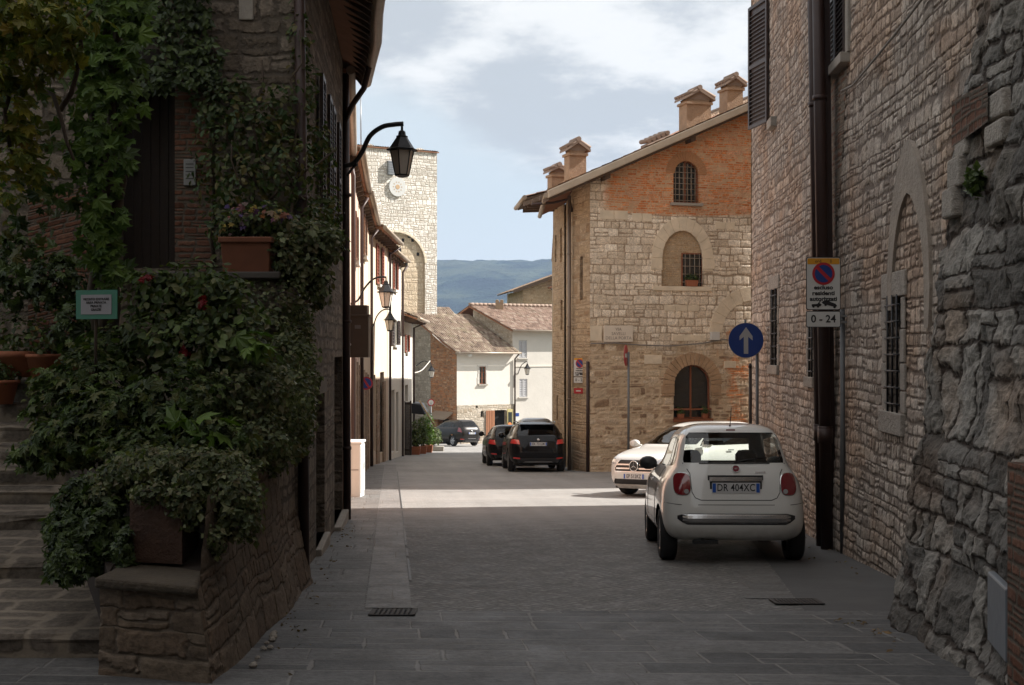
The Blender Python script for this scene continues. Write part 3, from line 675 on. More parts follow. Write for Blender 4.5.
# ------------------------------------------------------------------ the tall stone house on the right
rh = thing('stone_house', 'tall rough stone house with barred windows and brown drainpipes lining the right of the road', 'house', (4, 12, -.7))
PR = Plane((3.03, 0.), (3.03+.0605*24.5, 24.5), side=1)     # visible face looks towards -X
assert PR.n.x < 0
WZ = -1.9; WT = 14.5  # upper storeys out of view, raised to keep skylight off the near street
def Ru(px): return PR.u_of(px)
w1 = (Ru(900.5), Ru(886.5), .93, 2.08); w2 = (Ru(778), Ru(771), 1.30, 2.55); w3 = (Ru(814), Ru(808.5), 1.18, 1.95)
ua, ub = Ru(849), Ru(822); wU = (ua, ub, 5.02, 7.0)
hs = [w1, w2, w3, wU]
def bat(U, Z): return .10*np.clip((1.4-Z)/3.2, 0, 1)+.05*np.sin(U*.9)*.4
wall('wall', PR, 6.2, 13.6, WZ, 6.4, M['right'], rh, .024, [h for h in hs if h[1] < 13.7], reveal=.3, batter=bat)
wall('wall', PR, 13.6, PR.L, WZ, 8.9, M['right'], rh, .036, [h for h in hs if h[0] > 13.5], reveal=.3, batter=bat)
wall('wall', PR, 6.2, 13.6, 6.4, WT, M['right'], rh, .3, reveal=0, batter=bat)
wall('wall', PR, 13.6, PR.L, 8.9, WT, M['right'], rh, .3, reveal=0, batter=bat)
wall('wall', PR, -16, 6.2, WZ, WT, M['right'], rh, .3, reveal=0, batter=bat)
mb = MB()                                                    # the bulk of the house behind its street face
E = [(PR.P(PR.L, 0).x, PR.L), (12.5, PR.L-.3), (12.5, -16), (PR.P(-16, 0).x, -16)]
for (a, b2) in zip(E[:-1], E[1:]):
    L = math.dist(a, b2); mb.quad((*a, WZ), (*b2, WZ), (*b2, WT), (*a, WT), uv=[(0, 0), (L, 0), (L, 14), (0, 14)])
mb.build('side_wall', M['cornerside'], rh)
mb = MB(); mb.hexa([(1.9, -16.3, WT), (13, -16.3, WT), (13, 25, WT), (3.9, 25, WT), (1.9, -16.3, WT+.2), (13, -16.3, WT+.9), (13, 25, WT+.9), (3.9, 25, WT+.2)]); mb.build('roof', M['tile'], rh)
# window dressings
def frame_stones(pl, h, parent, mat, w=.13, o0=-.02, o1=.035, lint=.2, sill=.12, seed=1):
    random.seed(seed); mb = MB(); u0, u1, z0, z1 = h[:4]
    pl.box(mb, u0-w-.04, u1+w+.04, z1, z1+lint, o0, o1); pl.box(mb, u0-w-.02, u1+w+.05, z0-sill, z0, o0, o1+.03)
    z = z0
    while z < z1-.02:
        hh_ = min(random.uniform(.2, .36), z1-z)
        for a, b_ in ((u0-w-random.uniform(-.03, .05), u0), (u1, u1+w+random.uniform(-.03, .05))): pl.box(mb, a, b_, z+.005, z+hh_-.005, o0, o1-random.uniform(0, .012))
        z += hh_
    return mb.build('window_surround', mat, parent, bevel=.012)
frame_stones(PR, w1, rh, M['quoin'], .16, o1=.012, lint=.25, sill=.22)
frame_stones(PR, w2, rh, M['quoin'], .12, o1=.02, lint=.22, sill=.15, seed=2)
frame_stones(PR, w3, rh, M['quoin'], .10, o1=.02, lint=.14, sill=.14, seed=3)
for h, nb in ((w1, 7), (w2, 6), (w3, 5)):
    u0, u1, z0, z1 = h; grille(PR, u0, u1, z0, z1, .012, rh, 3 if h is w1 else 2, nb, .012, M['black'])
    mb = MB(); PR.box(mb, u0, u1, z0, z1, -.15, -.13); mb.build('pane', M['dark'], rh)
# upper louvred shutters
shutter_leaf(PR, ua+.62, ub-.02, 5.03, 6.98, .02, M['shutter'], rh); shutter_leaf(PR, ua+.02, ua+.60, 5.03, 6.98, .02, M['shutter'], rh)
mb = MB(); PR.box(mb, ua-.14, ub+.08, 4.90, 5.02, -.1, .13); mb.build('window_sill', M['greyblock'], rh, bevel=.01)
mb = MB(); PR.box(mb, ua-.16, ua, 5.02, 7.1, -.02, .05); PR.box(mb, ub, ub+.05, 5.02, 7.1, -.02, .03); mb.build('window_surround', M['greyblock'], rh, bevel=.01)
# brick patch under that window
mb = MB(); 
pts = [(ua+.0, 4.86), (ub-.25, 4.86), (ub-.3, 3.4), (ub-.55, 2.9), (ua+.75, 2.95), (ua+.35, 3.6)]
i0 = len(mb.v); mb.poly([PR.P(u, z, .024) for u, z in pts], uv=pts)
# (flush brick repair, slightly proud of the face)
mb.build('brick_repair', stone_mat('brick_repair', .015, False, h=.075, w=.24, cols=[(.20,.10,.07),(.26,.15,.10),(.30,.24,.18),(.22,.13,.09)], mortar=(.24,.2,.16), gap=.012, a2=.05, a3=.012, seed=30.), rh, fix=False)
# the shutter leaf folded back near the far corner of the house, standing off the wall
S2 = Plane(PR.P(PR.u_of(768.5, .03), 0, .03).xy, Vector((4.165, 22.75)), side=1)
shutter_leaf(S2, .0, S2.L, 5.40, 7.52, 0, M['shutter'], rh, slat=.07)
mb = MB(); PR.box(mb, 21.2, 21.7, 5.20, 5.36, -.02, .10); mb.build('window_sill', M['greyblock'], rh, bevel=.01)
# drainpipes (one round, one rectangular, both running the whole height)
xb, zb = PR.P(15.95, 0, .14), gz(15.9)
mb = MB()
for (du, w_, o) in ((0., .075, .06), (.27, .055, .05)):
    b0 = PR.P(15.75+du*1.6, gz(15.8)-.05, .17); b1 = PR.P(15.75+du*1.6, 9.4, .17+.16)
    mbx = MB(); mbx.tube([b0, b1], w_, 12)
    for z in (.6, 2.6, 4.6, 6.6): q = b0.lerp(b1, (z-b0.z)/(b1.z-b0.z)); mbx.tube([q-Vector((0, 0, .03)), q+Vector((0, 0, .03))], w_*1.2, 12)
    q = b0.lerp(b1, .13); mbx.tube([q, q+Vector((0, 0, .18))], w_*1.25, 12)
    mbx.build('drainpipe', M['pipe'], rh)
b0 = PR.P(15.98, gz(15.8), .06); mb.hexa([PR.P(15.9, gz(15.9), .03), PR.P(16.1, gz(15.9), .03), PR.P(16.1, gz(15.9), .12), PR.P(15.9, gz(15.9), .12), PR.P(15.9, 9.4, .15), PR.P(16.1, 9.4, .15), PR.P(16.1, 9.4, .27), PR.P(15.9, 9.4, .27)])
mb.build('pipe_duct', M['pipe'], rh)
# smooth pointed arch band of the walled-up door
ca = (PR.u_of(912)+PR.u_of(893))/2-.02
mb = MB()
def pa(c, a, sp, r, n=10):
    L = [(c-a, sp)]+[(c-a*(1-(k/n)**1.7), sp+r*(1-(1-k/n)**1.55)) for k in range(1, n+1)]
    return L+[(2*c-u, z) for u, z in L[::-1][1:]]
def band(mb, pl, inner, outer, o0, o1):
    for k in range(len(inner)-1): pl.extr(mb, [inner[k], inner[k+1], outer[k+1], outer[k]], o0, o1)
cA = PR.u_of(908); zA = PR.uz(908, 215)[1]
inn = pa(cA, .64, 2.10, .95); outr = pa(cA, .84, 2.10, 1.46)
inn = [(inn[0][0], 1.75)]+inn+[(inn[-1][0], 1.95)]; outr = [(outr[0][0]+.05, 1.75)]+outr+[(outr[-1][0]-.05, 1.95)]
band(mb, PR, inn, outr, -.03, .014); mb.build('walled_up_arch', M['smoothstone'], rh)
# diagonal crack line of cable on the face
mb = MB(); mb.tube([PR.P(u, z, .05+.03*math.sin(u*3)) for u, z in [(PR.u_of(1010), 4.9), (PR.u_of(960), 4.75), (PR.u_of(900), 4.62), (PR.u_of(858), 4.55), (PR.u_of(848), 4.6)]], .014, 6); mb.build('wall_cable', M['cable'], rh)

# battered ruin of older masonry against the near end of the wall
def butt():
    us = np.arange(3.0, 10.52, .03); zs = np.arange(-1.2, 6.3, .03); U, Z = np.meshgrid(us, zs, indexing='ij')
    prof = np.interp(Z, [-1.2, -.5, .2, .9, 2.15, 3.3, 4.6, 6.3], [.74, .68, .56, .46, .30, .16, -.02, -.2])
    edge = 10.28-.05*np.sin(Z*2.3)-.04*np.sin(Z*7.1+1)
    wig = np.vectorize(lambda u, z: .09*mn.fractal((u*.9, z*1.1, 3.), 1., 2., 3)+.035*mn.fractal((u*5., z*6., 9.), 1., 2., 4))(U, Z)
    foot = np.clip(( -.25-Z)/.5, 0, 1)*.10*np.vectorize(lambda u, z: .6+mn.noise((u*2.3, z*2.3, 7.)))(U, Z)
    fall = np.clip((edge-U)/.16, 0, 1)**.5*np.clip((U-3.0)/.3, 0, 1)**.5
    O = (prof+wig+foot+.02)*fall-.12*(1-fall)
    X = PR.A.x+PR.d.x*U+PR.n.x*O; Y = PR.A.y+PR.d.y*U+PR.n.y*O
    V = np.stack([X, Y, Z], -1).reshape(-1, 3); nu, nz = U.shape; I = np.arange(nu*nz).reshape(nu, nz)
    Q = np.stack([I[:-1, :-1], I[1:, :-1], I[1:, 1:], I[:-1, 1:]], -1).reshape(-1, 4)
    if (PR.d.x*PR.n.y-PR.d.y*PR.n.x) > 0: Q = Q[:, ::-1]
    npmesh('buttress', V, Q, M['rubble'], rh, np.stack([U.ravel(), Z.ravel()], -1))
butt()
# pale squared quoins surviving in the upper ruin
random.seed(4); mb = MB()
for (px, py, w_, h_) in [(964, 140, .16, .24), (961, 172, .17, .22), (958, 203, .16, .22), (996, 105, .2, .17), (999, 133, .2, .15)]:
    u, z = PR.uz(px, py, .2); of = float(np.interp(z, [-1.2, -.5, .2, .9, 2.15, 3.3, 4.6, 6.3], [.92, .82, .62, .47, .30, .16, -.02, -.2])); mb = MB()
    q = [(u-w_*random.uniform(.9, 1.1), z-h_*random.uniform(.5, .56)), (u+w_*random.uniform(.9, 1.1), z-h_*.52), (u+w_*random.uniform(.85, 1.05), z+h_*.5), (u-w_*random.uniform(.85, 1.05), z+h_*.54)]
    PR.extr(mb, q, of-.1, of+.055); mb.build('quoin_stone', M['quoin'], rh, bevel=.02)
mb = MB()
u, z = PR.uz(972, 112, .2); PR.box(mb, u-.5, u+.4, z-.16, z+.14, 0, .21)
mb2 = MB(); mb2.quad(PR.P(u-.5, z-.16, .235), PR.P(u+.42, z-.2, .235), PR.P(u+.42, z+.16, .235), PR.P(u-.5, z+.12, .235), uv=[(0, 0), (.9, 0), (.9, .3), (0, .3)]); mb2.build('brick_repair', M['brickdk'], rh, fix=False)
# brick jamb at the very near end
JB = Plane((2.52, 4.4), (2.66, 6.98), side=1)
wall('brick_jamb', JB, 0, JB.L, -1, 1.0-.05, M['brickdk'], rh, .2, reveal=0)
E2 = Plane(JB.P(JB.L, 0).xy, (3.4, 7.0), side=-1)
mb = MB(); mb.quad(JB.P(JB.L, -1), (3.4, 7.0, -1), (3.4, 7.0, .95), JB.P(JB.L, .95), uv=[(0, -1), (.8, -1), (.8, .95), (0, .95)]); mb.quad(JB.P(0, -1), (3.4, 4.4, -1), (3.4, 4.4, .95), JB.P(0, .95), uv=[(0, -1), (.9, -1), (.9, .95), (0, .95)]); mb.quad(JB.P(JB.L, .95), JB.P(0, .95), (3.4, 4.4, .95), (3.4, 7., .95), uv=[(0, 0), (2.6, 0), (2.6, .8), (0, .8)]); mb.build('jamb_return', M['brickdk'], rh, fix=False)
# steel service panel on the ruin
pp = Plane(at(996, 600, 7.75).xy, at(1017, 600, 7.12).xy, side=1)
up = thing('service_cabinet', 'small grey steel service panel on the foot of the rough buttress', 'panel', pp.P(pp.L/2, 0))
mb = MB(); za, zb_ = at(0, 652, 7.4).z, at(0, 580, 7.4).z; pp.box(mb, .06, pp.L, za, zb_, -.06, -.01); mb.build('frame', M['panel'], up, bevel=.012)
mb = MB(); pp.box(mb, .10, pp.L-.04, za+.03, zb_-.03, -.009, .0); mb.build('door', M['panel'], up, bevel=.006)
mb = MB(); mb.tube([pp.P(.16, (za+zb_)/2, .0), pp.P(.16, (za+zb_)/2, .012)], .018, 12); mb.build('lock', M['ink'], up)
# weed growing from the ruin added with the plants

# ------------------------------------------------------------------ brick and stone corner house facing down the street
ch = thing('corner_house', 'stone corner house with orange brick gable, arched windows and chimneys facing the street junction', 'house', (5, 41, -2.3))
DC = (math.cos(R(17)), math.sin(R(17)))
PC = Plane((2.40, 40.), (2.40+DC[0]*9, 40.+DC[1]*9), side=-1)
assert PC.n.y < 0
CZ = -3.2
_, zv0 = PC.uz(590, 180); uv1, zv1 = PC.uz(750, 110)
SL = (zv1-zv0)/uv1
topf = lambda u: zv0+SL*u if u < 8.6 else zv0+SL*8.6-(u-8.6)*SL
PCL = 17.2
ga, gb = PC.u_of(673.5), PC.u_of(699); gz0, gz1 = PC.uz(686, 203)[1], PC.uz(686, 160)[1]
na, nb_ = PC.u_of(661.5), PC.u_of(703.5); nz0, nz1 = PC.uz(683, 286.5)[1], PC.uz(683, 230)[1]
da, db = PC.u_of(673.5), PC.u_of(711.5); dz0, dz1 = PC.uz(692, 470)[1], PC.uz(692, 364)[1]
dzs = PC.uz(692, 419)[1]
BRICK_U = PC.uz(590, 218)[1]
holes = [(ga, gb, gz0, gz1, (gb-ga)/2), (na, nb_, nz0, nz1, (nb_-na)*.62), (da, db, dzs, dz1, (db-da)/2)]
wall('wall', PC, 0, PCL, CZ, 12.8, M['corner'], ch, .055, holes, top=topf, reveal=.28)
# arches
mb = MB(); arch_ring(mb, PC, (na+nb_)/2, nz1-(nb_-na)*.62, (nb_-na)/2-.03, (nb_-na)*.62-.02, (nb_-na)/2+.34, (nb_-na)*.62+.40, -.05, .022, 11, .006, jitter=.006, legs=nz0+.5)
PC.box(mb, na-.30, nb_+.28, nz0-.14, nz0, -.05, .05); mb.build('arch_surround', M['limeblock'], ch, bevel=.012)
mb = MB(); arch_ring(mb, PC, (da+db)/2, dz1-(db-da)/2, (db-da)/2-.03, (db-da)/2-.03, (db-da)/2+.36, (db-da)/2+.36, -.05, .022, 17, .06, jitter=.01, legs=dz1-(db-da)/2-.35)
mb.build('arch_surround', M['brownstone'], ch, bevel=.01)
mb = MB(); arch_ring(mb, PC, (ga+gb)/2, gz1-(gb-ga)/2, (gb-ga)/2-.03, (gb-ga)/2-.03, (gb-ga)/2+.26, (gb-ga)/2+.26, -.05, .03, 21, .09, jitter=.01)
mb.build('arch_surround', M['brickdk'] if 0 else plain('pale_orange_brick', (.46, .24, .12), .9, vary=.3, nscale=5., bump=.01), ch)
mb = MB(); PC.box(mb, ga-.12, gb+.1, gz0-.09, gz0-.005, -.05, .12); mb.build('window_sill', M['greyblock'], ch, bevel=.008)
# half-buried relieving arch at the right
mb = MB(); ca_, cz_ = PC.uz(752, 330); arch_ring(mb, PC, ca_+.1, cz_-.1, 1.15, 1.05, 1.6, 1.5, -.05, .012, 13, .01, jitter=.006); mb.build('relieving_arch', M['limeblock'], ch, bevel=.01)
# windows in the gable, niche and door
window_unit(PC, ga, gb, gz0, gz1, -.16, ch, M['brownwood'], 1, 0, .05, rise=(gb-ga)/2)
grille(PC, ga+.03, gb-.03, gz0, gz1-.12, -.08, ch, 6, 7, .013, M['pipelt'])
mb = MB(); a, b_ = na+.0, nb_; PC.extr(mb, [(a, nz0), (b_, nz0)]+arch_pts((a+b_)/2, nz1-(nb_-na)*.62, (b_-a)/2, (nb_-na)*.62), -.3, -.12)
# infill of tan brick, with a little barred window low at its right
fill = MB(); A_ = [(a, nz0), (b_, nz0)]+arch_pts((a+b_)/2, nz1-(nb_-na)*.62, (b_-a)/2, (nb_-na)*.62, 16); fill.poly([PC.P(u, z, -.13) for u, z in A_], uv=A_); fill.build('niche_infill', M['arch_tan'], ch, fix=False)
wa, wb = PC.u_of(684), PC.u_of(703); wz0, wz1 = nz0+.02, PC.uz(690, 254)[1]
mb = MB(); PC.box(mb, wa, wb, wz0, wz1, -.129, -.122); mb.build('pane', M['glassdark'], ch)
mb = MB()
for (q0, q1, q2, q3) in ((wa-.04, wa, wz0, wz1+.04), (wb, wb+.04, wz0, wz1+.04), (wa, wb, wz1, wz1+.04)): PC.box(mb, q0, q1, q2, q3, -.128, -.10)
mb.build('window_frame', M['brownwood'], ch); grille(PC, wa, wb, wz0, wz1, -.095, ch, 4, 4, .012, M['pipelt'])
mb = MB(); dm = (da+db)/2; rs = (db-da)/2; A_ = [(da, dzs), (db, dzs)]+arch_pts(dm, dz1-rs, rs, rs, 16); PC.extr(mb, A_, -.24, -.22); mb.build('pane', plain('dusty_door_glass', (.055, .052, .048), .25, spec=.6, vary=.25), ch)
window_unit(PC, da, db, dzs, dz1, -.2, ch, M['brownwood'], 1, 0, .055, rise=rs)
mb = MB(); PC.box(mb, da-.02, db+.02, dzs-.09, dzs+.01, -.2, .10); PC.box(mb, da, db, dzs+.28, dzs+.34, -.02, .02); mb.build('window_sill', M['brownwood'], ch, bevel=.006)
# rows of dressed blocks let into the rubble
random.seed(11)
for (x0, x1, y0, y1) in [(664, 699, 305, 311), (672, 705, 335, 341), (590, 602, 326, 341), (724, 736, 361, 368), (742, 752, 330, 338), (644, 662, 355, 364), (600, 628, 210, 219), (632, 652, 213, 221), (715, 735, 222, 229)]:
    ua_, z1_ = PC.uz(x0, y0); ub_, z0_ = PC.uz(x1, y1); z0_ = PC.uz(x0, y1)[1]; n = max(1, int((ub_-ua_)/.32)); mb = MB()
    for k in range(n): PC.box(mb, ua_+(ub_-ua_)*k/n+.008, ua_+(ub_-ua_)*(k+1)/n-.008, z0_, z1_, -.03, .010+random.uniform(0, .006))
    mb.build('block_course', M['limeblock'], ch, bevel=.01)
# cable crossing the facade
mb = MB(); mb.tube([PC.P(*PC.uz(px, py), .07) for px, py in [(590, 343.5), (615, 343), (640, 345), (668, 346), (700, 343.5), (722, 339.5), (751, 342)]], .022, 6); mb.build('wall_cable', M['cable'], ch)
mb = MB(); u, z = PC.uz(714, 336); PC.box(mb, u-.15, u+.15, z-.13, z+.13, 0, .12); mb.build('junction_box', M['white_paint'], ch, bevel=.01)
# chamfered corner segment and long side wall going down the street
K1 = PC.A; K0 = Vector(((572.5-CX)/F_*41.2, 41.2)); PK = Plane(K0, K1, side=-1)
wall('wall', PK, 0, PK.L, CZ, zv0+.05, M['cornerside'], ch, .07, [(PK.L*.42, PK.L*.60, PK.uz(584, 300)[1], PK.uz(584, 256)[1])], reveal=.25)
mb = MB(); PK.box(mb, PK.L*.42, PK.L*.6, PK.uz(584, 300)[1], PK.uz(584, 256)[1], -.24, -.22); mb.build('pane', M['dark'], ch)
S1 = Vector(((566-CX)/F_*44.5, 44.5)); PS = Plane(S1, K0, side=-1)
wall('wall', PS, 0, PS.L, CZ-.3, zv0+.05, M['cornerside'], ch, .09)
for (px, py) in ((566, 205), (574, 200)): pass
pipe([PK.P(.02, zv0-.35, .12), PK.P(.02, gz(41), .12)], .06, ch, plain('grey_brown_pipe', (.2, .16, .13), .5, .2), clips=[PK.P(.02, z, .12) for z in (0, 2.3, 4.6)])
pipe([PK.P(PK.L-.06, 1.2, .05), PK.P(PK.L-.06, gz(40), .05)], .05, ch, M['pipe'])
# closed body behind
mb = MB(); back0 = PS.A; far = PC.P(PCL, 0).xy+Vector((-DC[1], DC[0]))*9.5; far0 = Vector(back0)+Vector((.2, 4.5))
for (p, q) in ((PC.P(PCL, 0).xy, far), (far, far0), (far0, back0)): mb.quad((*p, CZ), (*q, CZ), (*q, 5.5), (*p, 5.5), uv=[(0, 0), (9, 0), (9, 9), (0, 9)])
mb.build('side_wall', M['cornerside'], ch)
# roof: left slope with its verge running along the gable
bk = Vector((-DC[1], DC[0])); ov = .55
def RP(u, dback, lift=.0, eav=0.): p = PC.P(u, 0); p2 = p.xy+bk*dback; return Vector((p2.x, p2.y, zv0+SL*u+lift))
EA = RP(-1.55, -ov, .24); EB = Vector((1.02, 45.1, EA.z))
roof('roof', EA, EB, RP(8.6, 9.5, .24), RP(8.6, -ov, .24), M['tile'], ch, amp=.06)
rr0 = lambda u, d_, l: Vector((*(PC.P(u, 0).xy+bk*d_), zv0+SL*8.6-(u-8.6)*SL+l))
roof('roof', rr0(18, -ov, .24), rr0(18, 9.5, .24), rr0(8.6, 9.5, .24), rr0(8.6, -ov, .24), M['tile'], ch)
mb = MB()                                                   # mortared verge band along the gable
for (a, b2, l0, l1, d0, d1) in ((-1.55, 8.6, .02, .26, -ov-.06, -ov+.10),):
    c = [RP(a, d0, l0), RP(b2, d0, l0), RP(b2, d1, l0), RP(a, d1, l0), RP(a, d0, l1), RP(b2, d0, l1), RP(b2, d1, l1), RP(a, d1, l1)]; mb.hexa(c)
mb.build('verge', M['concrete'], ch, bevel=.03)
mb = MB(); mb.hexa([RP(-1.5, -ov+.06, -.06), RP(8.6, -ov+.06, -.06), RP(8.6, .1, -.06), RP(-1.5, .1, -.06), RP(-1.5, -ov+.06, .04), RP(8.6, -ov+.06, .04), RP(8.6, .1, .04), RP(-1.5, .1, .04)]); mb.build('verge_soffit', M['corbel'], ch)
for u in (.35, 3.2, 5.6, 7.6):
    mb = MB(); mb.hexa([RP(u, -ov+.12, -.2), RP(u+.16, -ov+.12, -.2), RP(u+.16, .05, -.2), RP(u, .05, -.2), RP(u, -ov+.12, -.05), RP(u+.16, -ov+.12, -.05), RP(u+.16, .05, -.05), RP(u, .05, -.05)]); mb.build('purlin_end', M['corbel'], ch)
for k in range(5):
    d_ = k*.85; mb = MB(); mb.hexa([RP(-1.05, d_, .0), RP(.2, d_, -.1), RP(.2, d_+.14, -.1), RP(-1.05, d_+.14, .0), RP(-1.05, d_, .13), RP(.2, d_, .08), RP(.2, d_+.14, .08), RP(-1.05, d_+.14, .13)]); mb.build('rafter_end', M['corbel'], ch)
pipe([EA+Vector((-.06, 0, -.12)), EB+Vector((-.06, 0, -.14))], .075, ch, M['pipelt'], 'gutter')
pipe([RP(-1.5, 1.2, .0), RP(-.75, 1.25, -.25), RP(-.2, 1.3, -.35), RP(-.12, 1.3, -.8)], .04, ch, M['pipe'])
mb = MB(); ridge(mb, RP(8.6, -ov, .3), RP(8.6, 9.5, .3)); mb.build('ridge_tiles', M['tile_lt'], ch)
random.seed(3)
def chimney(u, d_, w, dpt, pyt, zb_, cap=.34, mat='brickgable'):
    c = PC.P(u, 0).xy+bk*d_; ax = PC.d; mb = MB(); ztop = EYE+(CY-pyt)/F_*c.y-.12; cap *= .72
    def Q(a, b_, z): p = c+ax*a+bk*b_; return Vector((p.x, p.y, z))
    def bx(hw, hd, z0, z1): mb.hexa([Q(-hw, -hd, z0), Q(hw, -hd, z0), Q(hw, hd, z0), Q(-hw, hd, z0), Q(-hw, -hd, z1), Q(hw, -hd, z1), Q(hw, hd, z1), Q(-hw, hd, z1)])
    bx(w/2, dpt/2, zb_, ztop-cap-.18); bx(w/2+.05, dpt/2+.05, ztop-cap-.18, ztop-cap-.1); bx(w/2-.04, dpt/2-.04, ztop-cap-.1, ztop-cap)
    o = mb.build('chimney', plain('chimney_brick_render', (.36, .24, .155), .9, vary=.35, nscale=4., bump=.02), ch)
    mb = MB(); W = w/2+.12; Dp = dpt/2+.09
    for s in (-1, 1):
        mb.hexa([Q(s*W, -Dp, ztop-cap-.05), Q(0, -Dp, ztop-.05), Q(0, Dp, ztop-.05), Q(s*W, Dp, ztop-cap-.05), Q(s*W, -Dp, ztop-cap+.02), Q(0, -Dp, ztop+.03), Q(0, Dp, ztop+.03), Q(s*W, Dp, ztop-cap+.02)])
    for s in (-1, 1):
        for k in range(4): mb.tube([Q(s*W*1.03, -Dp+.08+k*(2*Dp-.16)/3, ztop-cap+.08), Q(0, -Dp+.08+k*(2*Dp-.16)/3, ztop+.05)], .06, 6)
    mb.tube([Q(0, -Dp-.02, ztop+.07), Q(0, Dp+.02, ztop+.07)], .085, 8)
    mb.poly([Q(-w/2-.02, -dpt/2+.03, ztop-cap-.02), Q(w/2+.02, -dpt/2+.03, ztop-cap-.02), Q(w/2+.02, -dpt/2+.03, ztop-cap+.03), Q(0, -dpt/2+.03, ztop-.04), Q(-w/2-.02, -dpt/2+.03, ztop-cap+.03)])
    bx2 = [Q(-w/2, -dpt/2+.04, ztop-cap-.02), Q(w/2, -dpt/2+.04, ztop-cap-.02), Q(w/2, dpt/2-.04, ztop-cap-.02), Q(-w/2, dpt/2-.04, ztop-cap-.02), Q(-.06, -dpt/2+.04, ztop-.06), Q(.06, -dpt/2+.04, ztop-.06), Q(.06, dpt/2-.04, ztop-.06), Q(-.06, dpt/2-.04, ztop-.06)]; mb.hexa(bx2)
    k = mb.build('cap', M['tile_lt'], o); k.matrix_parent_inverse = Matrix()
zC = lambda py, D: EYE+(CY-py)/F_*D
chimney(PC.u_of(577)+.3, 1.0, .56, .5, 139, zv0+.1, .36)
chimney(PC.u_of(564)+1.0, 3.6, .5, .45, 164, zv0, .22)
chimney(PC.u_of(701)+.35, 1.2, .86, .6, 88, 8., .40)
chimney(PC.u_of(741)+.35, 1.4, .56, .6, 75, 9., .36)
mb = MB(); u0_ = PC.u_of(664)+.2
for k in range(5): mb.tube([RP(u0_-.35+.16*k, .8, .40), RP(u0_-.35+.16*k, 1.5, .46)], .075, 8)
mb.hexa([RP(u0_-.45, .55, .1), RP(u0_+.5, .55, .1), RP(u0_+.35, 1.4, .1), RP(u0_-.4, 1.4, .1), RP(u0_-.4, .85, .34), RP(u0_+.35, .85, .34), RP(u0_+.35, 1.4, .34), RP(u0_-.4, 1.4, .34)]); mb.build('roof_hatch', M['tile_lt'], ch)

# neighbour of the corner house, further down
nh = thing('terraced_house', 'narrow ochre stone house with deep eaves adjoining the corner house down the street', 'house', (1.6, 47, -2.6))
N0 = Vector(((553-CX)/F_*47.8, 47.8)); PN = Plane(N0, S1+Vector((-.06, .02)), side=-1)
hl = []
for (xa, xb2, ya, yb_) in ((560.5, 562.5, 300, 330), (555, 556.5, 235, 262), (560, 562, 228, 262), (556.5, 558, 395, 420)):
    u0, u1 = PN.u_of(xa), PN.u_of(xb2); _, z0 = PN.uz((xa+xb2)/2, yb_); _, z1 = PN.uz((xa+xb2)/2, ya); hl.append((u0, u1, z0, z1))
wall('wall', PN, 0, PN.L, CZ-1.4, 6.9, M['cornerside'], nh, .12, hl, reveal=.25)
for h in hl: mb = MB(); PN.box(mb, h[0], h[1], h[2], h[3], -.24, -.2); mb.build('pane', M['glassdark'], nh)
NX = Vector((PN.n.x, PN.n.y, 0)); DN = Vector((PN.d.x, PN.d.y, 0))
e0 = PN.P(-.3, 6.8, 1.3); e1 = PN.P(PN.L-.1, 6.8, 1.3); r0 = PN.P(-.3, 8.3, -4.2); r1 = PN.P(PN.L-.1, 8.3, -4.2)
roof('roof', e0, e1, r1, r0, M['tile'], nh, under=M['corbel'])
for k in range(4):
    u = PN.L-.4-k*.85; mb = MB(); mb.hexa([PN.P(u, 6.6, 0), PN.P(u+.14, 6.6, 0), PN.P(u+.14, 6.55, 1.15), PN.P(u, 6.55, 1.15), PN.P(u, 6.78, 0), PN.P(u+.14, 6.78, 0), PN.P(u+.14, 6.70, 1.15), PN.P(u, 6.70, 1.15)]); mb.build('rafter_end', M['corbel'], nh)
pipe([e0+Vector((0, 0, -.02))+NX*.05, e1+Vector((0, 0, -.02))+NX*.05], .08, nh, M['pipelt'], 'gutter')
mb = MB(); q = [PN.P(0, 0, 0).xy, (PN.P(0, 0, -8)).xy, PN.P(PN.L, 0, -8).xy]
mb.quad((*q[0], CZ), (*q[1], CZ), (*q[1], 8.1), (*q[0], 6.85), uv=[(0, 0), (8, 0), (8, 9), (0, 9)]); mb.quad((*q[1], CZ), (*q[2], CZ), (*q[2], 7.9), (*q[1], 7.9), uv=[(0, 0), (8, 0), (8, 9), (0, 9)]); mb.build('side_wall', M['cornerside'], nh)
nh2 = thing('unseen_terraced_house', 'unseen stone house behind its neighbour, added to shade the terrace across the street', 'house', (2.5, 57, -3))  # unseen house added so its shadow reaches the terrace opposite
N1 = Vector(((552-CX)/F_*66., 66.)); PN2 = Plane(N1, N0+Vector((.05, 0)), side=-1)
wall('wall', PN2, 0, PN2.L, -5, 6.0, M['cornerside'], nh2, .4, reveal=0)
mb = MB(); qq = [PN2.P(0, 0).xy, PN2.P(0, 0, -8).xy, PN2.P(PN2.L, 0, -8).xy]
for a, b_ in zip(qq[:-1], qq[1:]): mb.quad((*a, -5), (*b_, -5), (*b_, 6.0), (*a, 6.0), uv=[(0, 0), (8, 0), (8, 11), (0, 11)])
mb.build('side_wall', M['cornerside'], nh2)
roof('roof', PN2.P(0, 6.05, .02), PN2.P(PN2.L, 6.05, .02), PN2.P(PN2.L, 8, -7.5), PN2.P(0, 8, -7.5), M['tile'], nh2)

